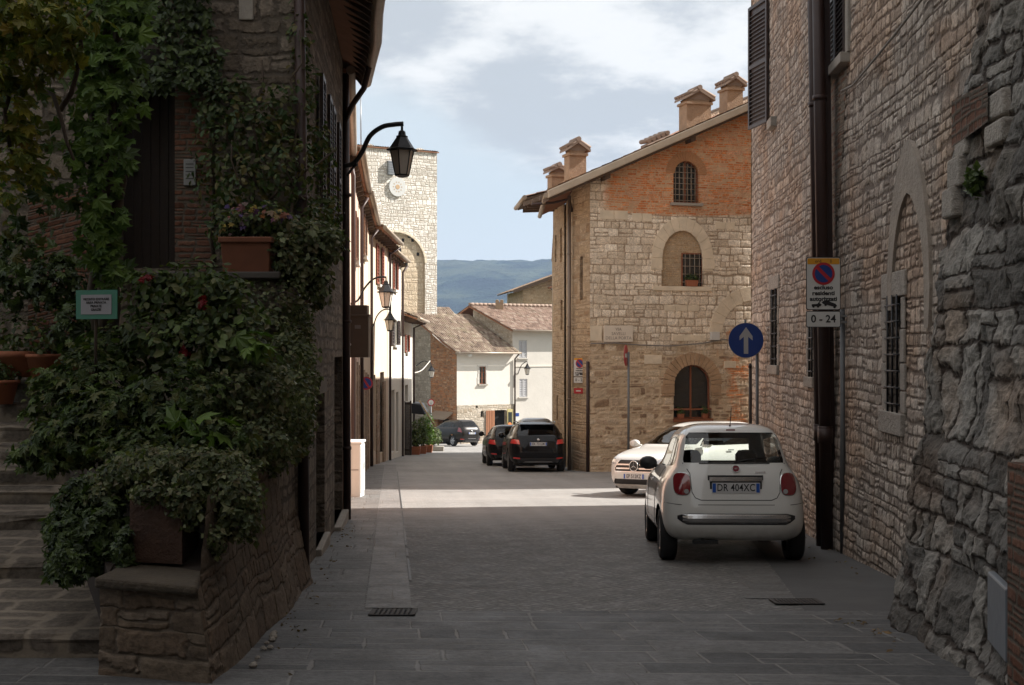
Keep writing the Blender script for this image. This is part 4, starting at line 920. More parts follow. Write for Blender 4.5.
# unseen house added in the side street, sized so its flank shades the junction
sh = thing('unseen_side_street_house', 'unseen plain stone house in the side street, placed to shade the junction', 'house', (12, 34, -2))
mb = MB(); q = [(9.0, 33.0), (17, 33.0), (17, 43.4), (9.0, 41.6)]
for k in range(4):
    a, b_ = q[k], q[(k+1) % 4]; L = math.dist(a, b_); mb.quad((*a, -3), (*b_, -3), (*b_, 13.2), (*a, 13.2), uv=[(0, -3), (L, -3), (L, 14), (0, 14)])
mb.build('wall', M['cornerside'], sh)
mb = MB(); mb.hexa([(*p, 13.2) for p in q]+[(*p, 13.5) for p in q]); mb.build('roof', M['tile'], sh)
# ------------------------------------------------------------------ terraced houses down the left side of the street
def rowhouse(name, label, D0, X0, D1, X1, ztop, mat, eave=.6, ezoff=-.12, base=None, basez=None, holes=(), depth=7, lean=.0, ends=True, tmat=None, cell=.3, rise=1.9):
    r = thing(name, label, 'house', ((X0+X1)/2, (D0+D1)/2, gz((D0+D1)/2)), group='terraced houses down the left side')
    pl = Plane((X0, D0), (X1, D1), side=-1); 
    if pl.n.x < 0: pl.n = -pl.n
    zb_ = gz(D1)-.4
    H = []
    for (xa, xb2, ya, yb_, kind) in holes:
        u0, u1 = sorted((pl.u_of(xa), pl.u_of(xb2))); _, za = pl.uz((xa+xb2)/2, yb_); _, zb2 = pl.uz((xa+xb2)/2, ya); H.append((u0, u1, za, zb2, kind))
    H = [h for h in H if h[0] > .05 and h[1] < pl.L-.05]
    wall('wall', pl, 0, pl.L, zb_, ztop, mat, r, cell, [h[:4] for h in H], reveal=.18)
    if base: 
        mb = MB(); mb.quad(pl.P(0, zb_, .03), pl.P(pl.L, zb_, .03), pl.P(pl.L, basez[1], .03), pl.P(0, basez[0], .03), uv=[(0, 0), (pl.L, 0), (pl.L, basez[1]-zb_), (0, basez[0]-zb_)])
        pass
    for h in H:
        u0, u1, z0, z1, kind = h
        if kind in ('door', 'dark'):
            mb = MB(); pl.box(mb, u0, u1, z0, z1, -.17, -.14); mb.build('door' if kind == 'door' else 'pane', M['darkwood'] if kind == 'door' else M['dark'], r)
        else:
            window_unit(pl, u0, u1, z0, z1, -.14, r, M['white_paint'], 1, 1)
            w = (u1-u0)*.5
            shutter_leaf(pl, u0-w, u0-.01, z0, z1, .03, M[kind], r, slat=.12, mid=False); shutter_leaf(pl, u1+.01, u1+w, z0, z1, .03, M[kind], r, slat=.12, mid=False)
            mb = MB(); pl.box(mb, u0-.1, u1+.1, z0-.1, z0, -.1, .12); mb.build('window_sill', M['plaster_pale'], r)
    mb = MB(); back = [pl.P(pl.L, 0).xy, pl.P(pl.L, 0, -depth).xy, pl.P(0, 0, -depth).xy, pl.P(0, 0).xy]
    for a, b_ in zip(back[:-1], back[1:]): mb.quad((*a, zb_), (*b_, zb_), (*b_, ztop+.0), (*a, ztop+.0), uv=[(0, 0), (depth, 0), (depth, 9), (0, 9)])
    for u in (0, pl.L):
        mb.poly([pl.P(u, ztop-.02, 0), pl.P(u, ztop-.02, -depth), pl.P(u, ztop+rise, -depth)])
    mb.build('side_wall', mat, r)
    sl = rise/depth
    e0, e1 = pl.P(-.1, ztop-sl*eave+.12, eave), pl.P(pl.L+.12, ztop-sl*eave+.12, eave)
    roof('roof', e0, e1, pl.P(pl.L+.12, ztop+rise+.12, -depth), pl.P(-.1, ztop+rise+.12, -depth), tmat or M['tile'], r, under=M['soffit'])
    pipe([e0+Vector((pl.n.x*.05, 0, -.04)), e1+Vector((pl.n.x*.05, 0, -.04))], .075, r, M['pipelt'], 'gutter')
    n = max(3, int(pl.L/.8))
    for k in range(n if eave > .2 else 0): 
        mb = MB(); u = .1+(pl.L-.3)*k/(n-1); mb.hexa([pl.P(u, ztop-.3, -.02), pl.P(u+.12, ztop-.3, -.02), pl.P(u+.12, ztop-.2-sl*eave*.5, eave-.08), pl.P(u, ztop-.2-sl*eave*.5, eave-.08), pl.P(u, ztop-.0, -.02), pl.P(u+.12, ztop-.0, -.02), pl.P(u+.12, ztop-sl*eave+.0, eave-.08), pl.P(u, ztop-sl*eave+.0, eave-.08)]); mb.build('rafter_end', M['corbel'], r)
    q = pl.P(pl.L-.25, 0, .1)
    pipe([pl.P(pl.L-.1, ztop-.2, eave), pl.P(pl.L-.25, ztop-.5, .1), pl.P(pl.L-.25, gz(D1)+.02, .1)], .05, r, M['pipe'])
    return r, pl
rA0, pA0 = rowhouse('salmon_house', 'salmon plastered house right behind the dark creeper-covered house', 20.55, -2.66, 29.0, -3.64, 5.9, M['plaster_pink'], .06, depth=6)
rA, pA = rowhouse('cream_house', 'pale house with brown shutters behind the big black wall lantern', 29.05, -3.64, 36, -4.25, 5.95, M['plaster_pink2'], .25,
    holes=[(354.5, 355.8, 215, 262, 'brownshut'), (352, 354.5, 385, 458, 'dark')])
rB, pB = rowhouse('stone_base_house', 'cream house with arched dark doorways and two small wall lanterns', 36.05, -4.25, 45, -4.95, 5.9, M['plaster_cream'], .3,
    holes=[(363.3, 364.7, 217, 257, 'brownshut'), (360, 362, 375, 450, 'dark'), (364.4, 366.6, 375, 450, 'dark')])
rC, pC = rowhouse('shuttered_house', 'cream house with red-brown shutters and deep timber eaves in the middle of the terrace', 45.05, -4.95, 52, -4.95, 5.85, M['plaster_cream'], .5,
    holes=[(377.5, 381, 246, 285, 'redwood'), (372, 375.5, 375, 452, 'door'), (380, 384, 372, 452, 'dark')])
rD, pD = rowhouse('white_narrow_house', 'narrow white house with red shutter next to the low end house', 52.05, -4.95, 58, -4.95, 5.5, M['plaster_white'], .3,
    holes=[(393.5, 396, 262, 290, 'redwood'), (393, 397, 320, 345, 'shutter'), (391.5, 394.5, 390, 452, 'door'), (396, 398.5, 392, 452, 'dark')])
rE, pE = rowhouse('low_end_house', 'low white house with mossy tiled eaves at the end of the terrace', 58.05, -4.95, 65, -4.98, 3.15, M['plaster_white'], .75, holes=[(405.5, 407.8, 335, 352, 'redwood'), (405, 408, 385, 402, 'dark')], tmat=M['tile_moss'], depth=5)
# brown stone piers and blind bays on the ground floor of the stone-based house
for (pl, par, bays) in ((pB, rB, ((.3, 1.5), (2.6, 3.6), (4.7, 5.6), (6.6, 7.4))), (pC, rC, ((.2, .9), (2.2, 3.1), (4.6, 5.4))), (pA, rA, ((2.6, 3.4), (4.4, 5.3), (6.3, 7.1)))):
    mb = MB()
    for (a, b_) in bays: 
        p0 = pl.P((a+b_)/2, 0); zt = gz(p0.y)+3.1
        mb2 = MB(); pl.box(mb2, a, b_, gz(p0.y)-.3, zt, -.02, .06)
        i = len(mb.v); z0 = gz(p0.y)-.3
        mb.quad(pl.P(a, z0, .06), pl.P(b_, z0, .06), pl.P(b_, zt, .06), pl.P(a, zt, .06), uv=[(a, z0), (b_, z0), (b_, zt), (a, zt)])
        for (u) in (a, b_): mb.quad(pl.P(u, z0, .06), pl.P(u, z0, -.01), pl.P(u, zt, -.01), pl.P(u, zt, .06), uv=[(u, z0), (u+.1, z0), (u+.1, zt), (u, zt)])
        mb.quad(pl.P(a, zt, .06), pl.P(b_, zt, .06), pl.P(b_, zt, -.01), pl.P(a, zt, -.01), uv=[(a, 0), (b_, 0), (b_, .1), (a, .1)])
    mb.build('stone_pier', M['brown_base'], par, fix=False)

# ------------------------------------------------------------------ white stone tower
tw = thing('stone_tower', 'tall pale stone tower with a blind brown arch rising behind the terrace', 'tower', (-7, 95, -5))
TA = Vector((-5.54-.866*10, 96-.5*10)); TB = Vector((-5.54, 96)); PT = Plane(TA, TB, side=-1)
cu, cz = PT.uz(397, 262); ru_ = PT.u_of(425)-cu; rz_ = PT.uz(397, 232)[1]-cz
bx0, bx1 = PT.u_of(387), PT.u_of(393.5); bz0, bz1 = PT.uz(390, 175)[1], PT.uz(390, 161)[1]
topT = lambda u: 16.2+.15*math.sin(u*3.1)
wall('wall', PT, 0, 10, -9, 16.6, M['tower'], tw, .12, [(cu-ru_, cu+ru_, -5, cz+rz_, rz_)], top=topT, reveal=.18, rmat=M['towerbrown'])
mb = MB(); mb.quad(PT.P(cu-ru_-.3, -9, -.18), PT.P(cu+ru_+.3, -9, -.18), PT.P(cu+ru_+.3, cz+rz_+.3, -.18), PT.P(cu-ru_-.3, cz+rz_+.3, -.18), uv=[(0, 0), (5, 0), (5, 14), (0, 14)]); mb.build('blind_arch', M['towerbrown'], tw, fix=False)
mb = MB(); arch_ring(mb, PT, cu, cz, ru_-.02, rz_-.02, ru_+.14, rz_+.15, -.05, .03, 17, .03, jitter=.02); mb.build('arch_surround', M['limeblock'], tw, bevel=.01)
mb = MB()
for (px, py) in ((410, 236), (413.5, 240), (404, 240), (419, 254), (407.5, 264), (401, 250)):
    u, z = PT.uz(px, py); PT.box(mb, u-.1, u+.1, z-.12, z+.12, -.18, -.16)
mb.build('putlog_holes', M['dark'], tw)
mb = MB(); q = [PT.P(10, 0).xy, PT.P(10, 0, -8).xy, PT.P(0, 0, -8).xy, PT.P(0, 0).xy]
for a, b_ in zip(q[:-1], q[1:]): L = math.dist(a, b_); mb.quad((*a, -9), (*b_, -9), (*b_, 16.2), (*a, 16.2), uv=[(0, 0), (L, 0), (L, 25), (0, 25)])
mb.build('side_wall', M['tower'], tw)
roof('roof', PT.P(-.1, 16.18, .12), PT.P(10.12, 16.18, .12), PT.P(10.1, 16.9, -8), PT.P(0, 16.9, -8), M['tile'], tw, course=.6)
lv = MB(); PT.box(lv, bx0, bx1, bz0, bz1, 0, .25)
for k in range(6): z = bz0+(bz1-bz0)*(k+.3)/6; PT.box(lv, bx0+.05, bx1-.05, z, z+.05, .25, .28)
lv.build('louvred_vent', M['grey_metal'], tw)
# round white plaque on the tower
u, z = PT.uz(397, 187); pq = thing('round_plaque', 'round white plaque with a faded emblem high on the tower', 'plaque', PT.P(u, z, .05))
mb = MB(); n = 32; ra, rb = .62, .66
ring = lambda r0, z_, o: [PT.P(u+r0*math.cos(2*math.pi*k/n), z_+r0*1.05*math.sin(2*math.pi*k/n), o) for k in range(n)]
def disc(mb, pl, u, z, r, o0, o1, sy=1., n=32): pl.extr(mb, [(u+r*math.cos(2*math.pi*k/n), z+r*sy*math.sin(2*math.pi*k/n)) for k in range(n)], o0, o1)
disc(mb, PT, u, z, .66, .02, .12, 1.05); mb.build('disc', M['white_paint'], pq)
mb = MB()
for k in range(10):
    th = 2*math.pi*k/10; PT.extr(mb, [(u+.30*math.cos(th-.16), z+.32*math.sin(th-.16)), (u+.40*math.cos(th), z+.42*math.sin(th)), (u+.30*math.cos(th+.16), z+.32*math.sin(th+.16))], .125, .13)
disc(mb, PT, u, z, .17, .122, .132); mb.build('emblem', plain('faded_ochre_paint', (.5, .34, .2), .7), pq)

# ------------------------------------------------------------------ houses closing the view at the bend
dG = Vector((math.cos(R(35)), math.sin(R(35)))); G0 = Vector((-3.82, 90)); 
gh = thing('white_house', 'small white plastered house with red-brown brick flank and mossy tiled roof at the bend', 'house', (-2, 92, -5.2))
PG = Plane(G0, G0+dG*4.9, side=-1); nG = Vector((-dG.y, dG.x))
def holes_px(pl, lst): return [(pl.u_of(a), pl.u_of(b_), pl.uz((a+b_)/2, d)[1], pl.uz((a+b_)/2, c)[1]) for a, b_, c, d in lst]
hg = holes_px(PG, [(479.3, 485.8, 366.5, 384), (498.5, 501.8, 400.5, 406.5), (480.5, 483.5, 411, 417), (494, 506, 410, 444), (475.5, 477.5, 404, 408)])
ze = PG.uz(457, 352)[1]; zst = PG.uz(457, 406)[1]
wall('wall', PG, 0, 4.9, zst, ze+.1, M['plaster_white'], gh, .2, [h for h in hg if h[2] > zst], reveal=.25)
wall('stone_base', PG, 0, 4.9, -6.8, zst+.02, M['rubble_lt'], gh, .2, [h for h in hg if h[3] < zst+.1], reveal=.25, batter=lambda U, Z: .03+U*0)
window_unit(PG, *hg[0], -.12, gh, M['brownwood'], 1, 2, .06)
mb = MB(); PG.box(mb, hg[0][0]-.12, hg[0][1]+.12, hg[0][2]-.1, hg[0][2], -.1, .12); mb.build('window_sill', M['greyblock'], gh)
frame_stones(PG, hg[0], gh, M['plaster_pale'], .13, lint=.14, sill=.02, seed=8)
for h in (hg[1], hg[2], hg[4]): mb = MB(); PG.box(mb, *h, -.2, -.18); mb.build('pane', M['dark'], gh)
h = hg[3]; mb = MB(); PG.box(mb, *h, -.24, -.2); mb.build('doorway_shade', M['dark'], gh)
D2 = Plane(PG.P(h[0]-.02, 0, .04).xy, (PG.P(h[0]-.95, 0, .35)).xy, side=1 if 0 else -1)
u0_ = PG.u_of(485.5); mb = MB(); PG.box(mb, u0_, h[0]-.02, h[2], h[3]-.02, .05, .11)
for k in range(1, 5): u_ = u0_+(h[0]-u0_)*k/5; PG.box(mb, u_-.01, u_+.01, h[2], h[3], .11, .13)
mb.build('door', plain('warm_brown_door', (.34, .15, .075), .6, vary=.2), gh)
PF = Plane(G0+nG*6.2, G0, side=-1)
sl_ = .44; topg = lambda u: ze+.05+(6.2-u)*sl_
hd = (6.2-2.2, 6.2-.9, -6.6, PF.uz(447, 418)[1])
wall('rear_flank', PF, 0, 2.75, -6.9, ze+3.2, M['greyrubble'], gh, .25, top=topg, reveal=0, batter=lambda U, Z: .02+U*0)  # stands for the shaded tower base; the shade is in its grey stone
wall('flank_wall', PF, 2.7, 6.2, -6.9, ze+3.2, stone_mat('brown_brick_flank', .03, False, h=.13, w=.34, cols=[(.26,.11,.05),(.42,.19,.09),(.20,.10,.06),(.46,.28,.17)], mortar=(.3,.2,.13), gap=.012, a1=.4, a2=.08, a3=.02, seed=33.), gh, .25, [(3.7, 5.2, -7, PF.uz(447, 419)[1])], top=topg, reveal=.5)
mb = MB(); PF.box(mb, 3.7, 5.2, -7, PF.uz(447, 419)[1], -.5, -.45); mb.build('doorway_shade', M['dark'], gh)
mb = MB(); z_ = PF.uz(447, 417)[1]; mb.hexa([PF.P(3.3, z_-.15, .7), PF.P(5.7, z_-.15, .7), PF.P(5.7, z_+.25, 0), PF.P(3.3, z_+.25, 0), PF.P(3.3, z_-.05, .7), PF.P(5.7, z_-.05, .7), PF.P(5.7, z_+.38, 0), PF.P(3.3, z_+.38, 0)]); mb.build('door_canopy', M['tile_moss'], gh)
mb = MB(); q = [PG.P(4.9, 0).xy, (PG.P(4.9, 0).xy+nG*6.2), G0+nG*6.2]
for a, b_, zt in ((q[0], q[1], ze), (q[1], q[2], ze+2.7)): mb.quad((*a, -7), (*b_, -7), (*b_, zt), (*a, zt), uv=[(0, 0), (6, 0), (6, 8), (0, 8)])
mb.build('side_wall', M['rubble_lt'], gh)
def GP(u, back, z): p = G0+dG*u+nG*back; return Vector((p.x, p.y, z))
roof('roof', GP(-.35, -.45, ze-.02), GP(5.0, -.45, ze-.02), GP(5.0, 6.2, ze+.1+6.2*sl_), GP(-.35, 6.2, ze+.1+6.2*sl_), M['tile_moss'], gh, course=.4)
pipe([GP(-.4, -.52, ze-.08), GP(5.1, -.52, ze-.08)], .08, gh, M['pipelt'], 'gutter')
pipe([GP(4.95, -.5, ze-.12), GP(4.85, -.1, ze-.5), GP(4.85, -.1, -6)], .06, gh, M['pipe'])
# small orange awning beside the flank doorway
mb = MB(); u, z = PF.uz(452, 431)
oa = thing('orange_sign', 'small orange sign board on the corner of the brick flank', 'sign', GP(0, 0, PG.uz(460, 431)[1])); zs_ = PG.uz(460, 431)[1]
mb = MB(); mb.hexa([GP(-.55, -.02, zs_-.12), GP(.05, -.45, zs_-.12), GP(.05, -.42, zs_-.12), GP(-.55, .02, zs_-.12), GP(-.55, -.02, zs_+.12), GP(.05, -.45, zs_+.12), GP(.05, -.42, zs_+.12), GP(-.55, .02, zs_+.12)]); mb.build('board', plain('faded_orange_board', (.62, .23, .07), .6), oa)
mb = MB(); mb.tube([GP(.1, -.3, zs_-.9), GP(.1, -.3, zs_+.15)], .03, 6); mb.build('bracket', M['grey_metal'], oa)

# taller plastered house beyond, to the right
hh2 = thing('tall_plaster_house', 'pale plastered house with pink tiled roof and grey shutters right of the small white house', 'house', (2, 95, -5.2))
H0 = Vector(((512.5-CX)/F_*93.2, 93.2)); H1 = H0+dG*0+Vector((math.cos(R(32)), math.sin(R(32))))*8; PH = Plane(H0, H1, side=-1); nH = Vector((-math.sin(R(32)), math.cos(R(32))))
dH = PH.d
zh = EYE+(CY-329.5)/F_*93.2
hw = holes_px(PH, [(518.8, 527, 340.5, 358), (519.3, 527.3, 379, 397)])
wall('wall', PH, 0, 8, -7, zh+.1, M['plaster_pale'], hh2, .25, hw, reveal=.15)
for h in hw:
    c = (h[0]+h[1])/2; shutter_leaf(PH, h[0]+.01, c-.005, h[2]+.02, h[3]-.02, -.06, plain('pale_grey_shutter', (.42, .42, .43), .6) if h is hw[0] else bpy.data.materials['pale_grey_shutter'], hh2, slat=.13, mid=False)
    shutter_leaf(PH, c+.005, h[1]-.01, h[2]+.02, h[3]-.02, -.06, bpy.data.materials['pale_grey_shutter'], hh2, slat=.13, mid=False)
    mb = MB(); PH.box(mb, h[0]-.1, h[1]+.1, h[2]-.08, h[2], -.1, .1); mb.build('window_sill', M['plaster_pale'], hh2)
mb = MB(); z_ = PH.uz(530, 366)[1]; PH.box(mb, 0, 8, z_-.05, z_+.05, -.02, .04); mb.build('string_course', M['plaster_white'], hh2)
slh = .315; LH = 5.6
PHs = Plane(H0+nH*LH*1., H0, side=-1)
wall('flank_wall', PHs, 0, LH, -7, zh+4, M['rubble_lt'], hh2, .3, top=lambda u: zh+.05+(LH-u)*slh, reveal=0)
def HP(u, back, z): p = H0+dH*u+nH*back; return Vector((p.x, p.y, z))
roof('roof', HP(-.35, -.5, zh-.05), HP(8.2, -.5, zh-.05), HP(8.2, LH, zh+.1+LH*slh), HP(-.35, LH, zh+.1+LH*slh), M['tile_lt'], hh2, course=.4)
roof('roof', HP(8.2, 2*LH, zh-.05), HP(-.35, 2*LH, zh-.05), HP(-.35, LH, zh+.1+LH*slh), HP(8.2, LH, zh+.1+LH*slh), M['tile_lt'], hh2, course=.4)
mb = MB(); ridge(mb, HP(-.35, LH, zh+.22+LH*slh), HP(8.2, LH, zh+.22+LH*slh), .11); mb.build('ridge_tiles', M['tile_lt'], hh2)
pipe([HP(-.3, -.56, zh-.1), HP(8.2, -.56, zh-.1)], .08, hh2, M['pipelt'], 'gutter')
mb = MB(); q = [HP(8, 0, 0).xy, HP(8, 2*LH, 0).xy, HP(0, 2*LH, 0).xy, HP(0, LH, 0).xy]
for a, b_ in zip(q[:-1], q[1:]): mb.quad((*a, -7), (*b_, -7), (*b_, zh), (*a, zh), uv=[(0, 0), (6, 0), (6, 8), (0, 8)])
mb.build('side_wall', M['rubble_lt'], hh2)
ck = MB(); c_ = HP(1.9, LH-.7, zh+LH*slh); ck.box(c_.x-.3, c_.x+.3, c_.y-.3, c_.y+.3, c_.z-.8, c_.z+.35)
for s in (-1, 1): ck.tube([c_+Vector((s*.17, -.35, .42)), c_+Vector((s*.17, .35, .46))], .15, 8)
ck.build('chimney', M['brickgable'], hh2)
mb = MB(); u, z = PH.uz(526, 436); 
# round archway low on that wall
for rr_ in (1.05,): arch_ring(mb, PH, u-.2, z-.5, rr_, rr_*1.1, rr_+.09, rr_*1.1+.09, .0, .05, 20, 0)
mb.build('iron_arch', M['black'], hh2)
sg = thing('shop_sign', 'blue and white hanging sign on the pale plastered wall', 'sign', PH.P(*PH.uz(515, 418)))
mb = MB(); u0, z0 = PH.uz(513.2, 423); u1, z1 = PH.uz(518.5, 412); u0 = max(u0, .02); PH.box(mb, u0, u1, z0, z1, .05, .12); mb.build('board', M['white_paint'], sg)
mb = MB(); PH.box(mb, u0+.03, u1-.03, z1-.3, z1-.06, .121, .13); mb.build('emblem', M['blue'], sg)
mb = MB(); u0, z0 = PH.uz(523, 436); 
sb = thing('notice_board', 'white notice board inside the iron arch on the pale wall', 'sign', PH.P(*PH.uz(524, 434)))
PH.box(mb, PH.u_of(519), PH.u_of(528), PH.uz(523, 440)[1], PH.uz(523, 431)[1], .04, .1); mb.build('board', M['white_paint'], sb)
mb = MB()
for k in range(3): z = PH.uz(523, 438-k*2.4)[1]; PH.box(mb, PH.u_of(520.5), PH.u_of(526.5), z, z+.06, .101, .106)
mb.build('print', M['ink'], sb)
cb = thing('stall_front', 'yellow-painted shop display with orange goods beside the open brown door', 'shop display', GP(4.2, -.4, -5))
mb = MB(); a = PG.u_of(505.5); a = h_ = a; PG.box(mb, PG.u_of(506), PG.u_of(511.2), PG.uz(508, 444)[1]-.3, PG.uz(508, 409)[1], .1, .18); mb.build('frame', plain('yellow_painted_frame', (.42, .36, .16), .6), cb)
mb = MB(); PG.box(mb, PG.u_of(506.8), PG.u_of(510.6), PG.uz(508, 444)[1], PG.uz(508, 412)[1], .181, .19); mb.build('pane', M['glassdark'], cb)
mb = MB()
for (x_, y_) in ((508, 425), (509, 431), (507.7, 436)): u, z = PG.uz(x_, y_); disc(mb, PG, u, z, .17, .191, .24, 1.2, 12)
mb.build('goods', plain('orange_goods', (.65, .2, .05), .6), cb)

# roof and gable of a further house, and the stone house with jutting verge at the right
def simplehouse(name, label, A, ang, L, dep, z0, zt, rise, wmat, rmat, hol=()):
    r = thing(name, label, 'house', (*A, z0)); d = Vector((math.cos(R(ang)), math.sin(R(ang)))); n_ = Vector((-d.y, d.x)); A = Vector(A)
    P = lambda u, b_, z: Vector((*(A+d*u+n_*b_), z))
    pl = Plane(A, A+d*L, side=-1); wall('wall', pl, 0, L, z0, zt, wmat, r, .5, reveal=0)
    mb = MB()
    for (u0, b0, u1, b1) in ((0, 0, 0, dep), (0, dep, L, dep), (L, dep, L, 0)): mb.quad(P(u0, b0, z0), P(u1, b1, z0), P(u1, b1, zt), P(u0, b0, zt), uv=[(0, 0), (dep, 0), (dep, zt-z0), (0, zt-z0)])
    for u in (0, L): i = P(u, 0, zt); mb.poly([P(u, 0, zt), P(u, dep, zt), P(u, dep/2, zt+rise)], uv=[(0, 0), (dep, 0), (dep/2, rise)])
    mb.build('side_wall', wmat, r, fix=False)
    ov = .5; s_ = rise/(dep/2)
    roof('roof', P(-ov, -ov, zt-ov*s_+.1), P(L+ov, -ov, zt-ov*s_+.1), P(L+ov, dep/2, zt+rise+.1), P(-ov, dep/2, zt+rise+.1), rmat, r, course=.4)
    roof('roof', P(L+ov, dep+ov, zt-ov*s_+.1), P(-ov, dep+ov, zt-ov*s_+.1), P(-ov, dep/2, zt+rise+.1), P(L+ov, dep/2, zt+rise+.1), rmat, r, course=.4)
    return r, P
q = at(438, 318, 112); simplehouse('far_tiled_house', 'far house of which only the ochre tiled roof shows between tower and white house', (q.x-3, 112), 25, 5, 6, -9, 3.9, 1.4, M['rubble_lt'], M['tile_moss'])
# stone house whose gable verge slopes towards the left
A = at(523, 300, 118).xy; fh, FP = None, None
fh = thing('far_stone_house', 'far grey stone house with a dark jutting verge above the pink tiled roof', 'house', (*A, -8))
pl = Plane(A, A+Vector((9, 1.5)), side=-1); zl = EYE+(CY-287)/F_*118-.25; su = .36
wall('wall', pl, 0, 9, -9, zl+4.5, M['cornerside'], fh, .4, top=lambda u: zl+.3+su*u, reveal=0)
mb = MB(); 
for (a, b_) in ((pl.P(0, 0).xy, pl.P(0, 0, -9).xy), (pl.P(0, 0, -9).xy, pl.P(9, 0, -9).xy)): mb.quad((*a, -9), (*b_, -9), (*b_, zl), (*a, zl), uv=[(0, 0), (9, 0), (9, 14), (0, 14)])
mb.build('side_wall', M['cornerside'], fh)
roof('roof', pl.P(-1.0, zl+.25-su, .7), pl.P(-1.0, zl+.25-su, -9), pl.P(9, zl+.35+su*9, -9), pl.P(9, zl+.35+su*9, .7), M['tile'], fh, under=M['corbel'], course=.5)
mb = MB(); mb.hexa([pl.P(-1.0, zl+.0-su, .66), pl.P(9, zl+.1+su*9, .66), pl.P(9, zl+.1+su*9, .8), pl.P(-1.0, zl-su, .8), pl.P(-1.0, zl+.32-su, .66), pl.P(9, zl+.42+su*9, .66), pl.P(9, zl+.42+su*9, .8), pl.P(-1.0, zl+.32-su, .8)]); mb.build('verge', M['corbel'], fh)
mb = MB(); mb.hexa([pl.P(2.3, zl+.1, .0), pl.P(5, zl+.5, 0), pl.P(5, zl+.5, 1.4), pl.P(2.3, zl+.1, 1.4), pl.P(2.3, zl+.25, .0), pl.P(5, zl+1.2, 0), pl.P(5, zl+1.2, 1.4), pl.P(2.3, zl+.25, 1.4)]); mb.build('lower_eaves', M['soffit'], fh)
pipe([pl.P(2.3, zl+.1, 1.4), pl.P(2.5, zl-.2, 1.45), pl.P(3.2, zl-.3, 1.), pl.P(3.5, zl-.9, .3)], .07, fh, M['pipe'])
# ------------------------------------------------------------------ near house on the left, deep in shade
lh = thing('creeper_house', 'dark stone house on the left overgrown with creepers, with deep tiled eaves', 'house', (-3, 15, -.8))
LX = lambda y: -1.136-.0747*y
PL = Plane((LX(12.5), 12.5), (LX(20.4), 20.4), side=-1)
if PL.n.x < 0: PL.n = -PL.n
lho = []
for (xa, xb2, zt, kind) in ((316.2, 324.6, 1.05, 'door'), (334.4, 342.2, 1.45, 'arch')):
    u0, u1 = PL.u_of(xa), PL.u_of(xb2); yy_ = PL.P((u0+u1)/2, 0).y; lho.append((u0, u1, gz(yy_)+.12, zt))
for (u0, u1) in ((3.0, 3.75), (5.0, 5.75)): lho.append((u0, u1, 3.15, 4.75))
wall('wall', PL, 0, PL.L, -1.9, 6.4, M['lefthouse'], lh, .15, lho, reveal=.35)
for h in lho[:2]: mb = MB(); PL.box(mb, *h, -.34, -.30); mb.build('door', M['darkwood'], lh); mb = MB(); PL.box(mb, h[0]-.05, h[1]+.05, h[2]-.3, h[2], -.3, .07 if h is lho[0] else .10); mb.build('doorstep', M['greyblock'], lh, bevel=.015)
mb = MB(); h = lho[0]; PL.box(mb, h[0]-.02, h[1]+.02, h[3]-.02, h[3]+.16, -.3, .03); mb.build('lintel', M['darkwood'], lh)
for h in lho[2:]:
    mb = MB(); PL.box(mb, *h, -.3, -.26); mb.build('pane', M['glassdark'], lh)
    w = .5; shutter_leaf(PL, h[0]-w, h[0]-.02, h[2], h[3], .04, M['shutter'], lh); shutter_leaf(PL, h[1]+.02, h[1]+w, h[2], h[3], .04, M['shutter'], lh)
# front facing the steps
PQ = Plane((-11, 12.5), (LX(12.5), 12.5), side=-1)
d0, d1 = PQ.u_of(112), PQ.u_of(175.5); dz1 = at(0, 76, 12.5).z; dz0 = at(0, 268, 12.5).z
wall('front_wall', PQ, 0, PQ.L, -1.5, 9.5, M['lefthouse'], lh, .3, [(d0, d1, dz0, dz1)], reveal=.4)
wall('upper_wall', PL, 0, PL.L, 6.4, 6.9, M['lefthouse'], lh, .3, reveal=0)
mb = MB(); PQ.box(mb, d0, d1, dz0, dz1, -.42, -.38)
for k in range(1, 7): u_ = d0+(d1-d0)*k/7; PQ.box(mb, u_-.006, u_+.006, dz0, dz1, -.38, -.37)
dr = mb.build('door', M['darkwood'], lh); mb = MB(); mb.lathe([(.0, -.02), (.03, -.01), (.03, .01), (0, .02)], 10, PQ.P(d0+.12, dz0+1., -.34)); k_ = mb.build('handle', M['black'], dr); k_.matrix_parent_inverse = Matrix()
mb = MB(); PQ.box(mb, d0-.35, d1+.4, dz1, dz1+.24, -.1, .10); mb.build('lintel', M['darkwood'], lh, bevel=.02)
mb = MB(); mb.quad(PQ.P(d1, dz0-.4, .025), PQ.P(d1+.36, dz0-.4, .025), PQ.P(d1+.36, dz1, .025), PQ.P(d1, dz1, .025), uv=[(0, 0), (.36, 0), (.36, 2.6), (0, 2.6)]); mb.quad(PQ.P(d1, dz0-.4, .025), PQ.P(d1, dz1, .025), PQ.P(d1, dz1, -.1), PQ.P(d1, dz0-.4, -.1), uv=[(0, 0), (0, 2.6), (.12, 2.6), (.12, 0)]); 
mb.quad(PQ.P(d0-.8, dz0-1.2, .025), PQ.P(d0-.02, dz0-1.2, .025), PQ.P(d0-.02, dz1-1., .025), PQ.P(d0-.8, dz1-1.2, .025), uv=[(0, 0), (.8, 0), (.8, 2.6), (0, 2.6)]); mb.build('brick_jamb', M['brickdk'], lh, fix=False)
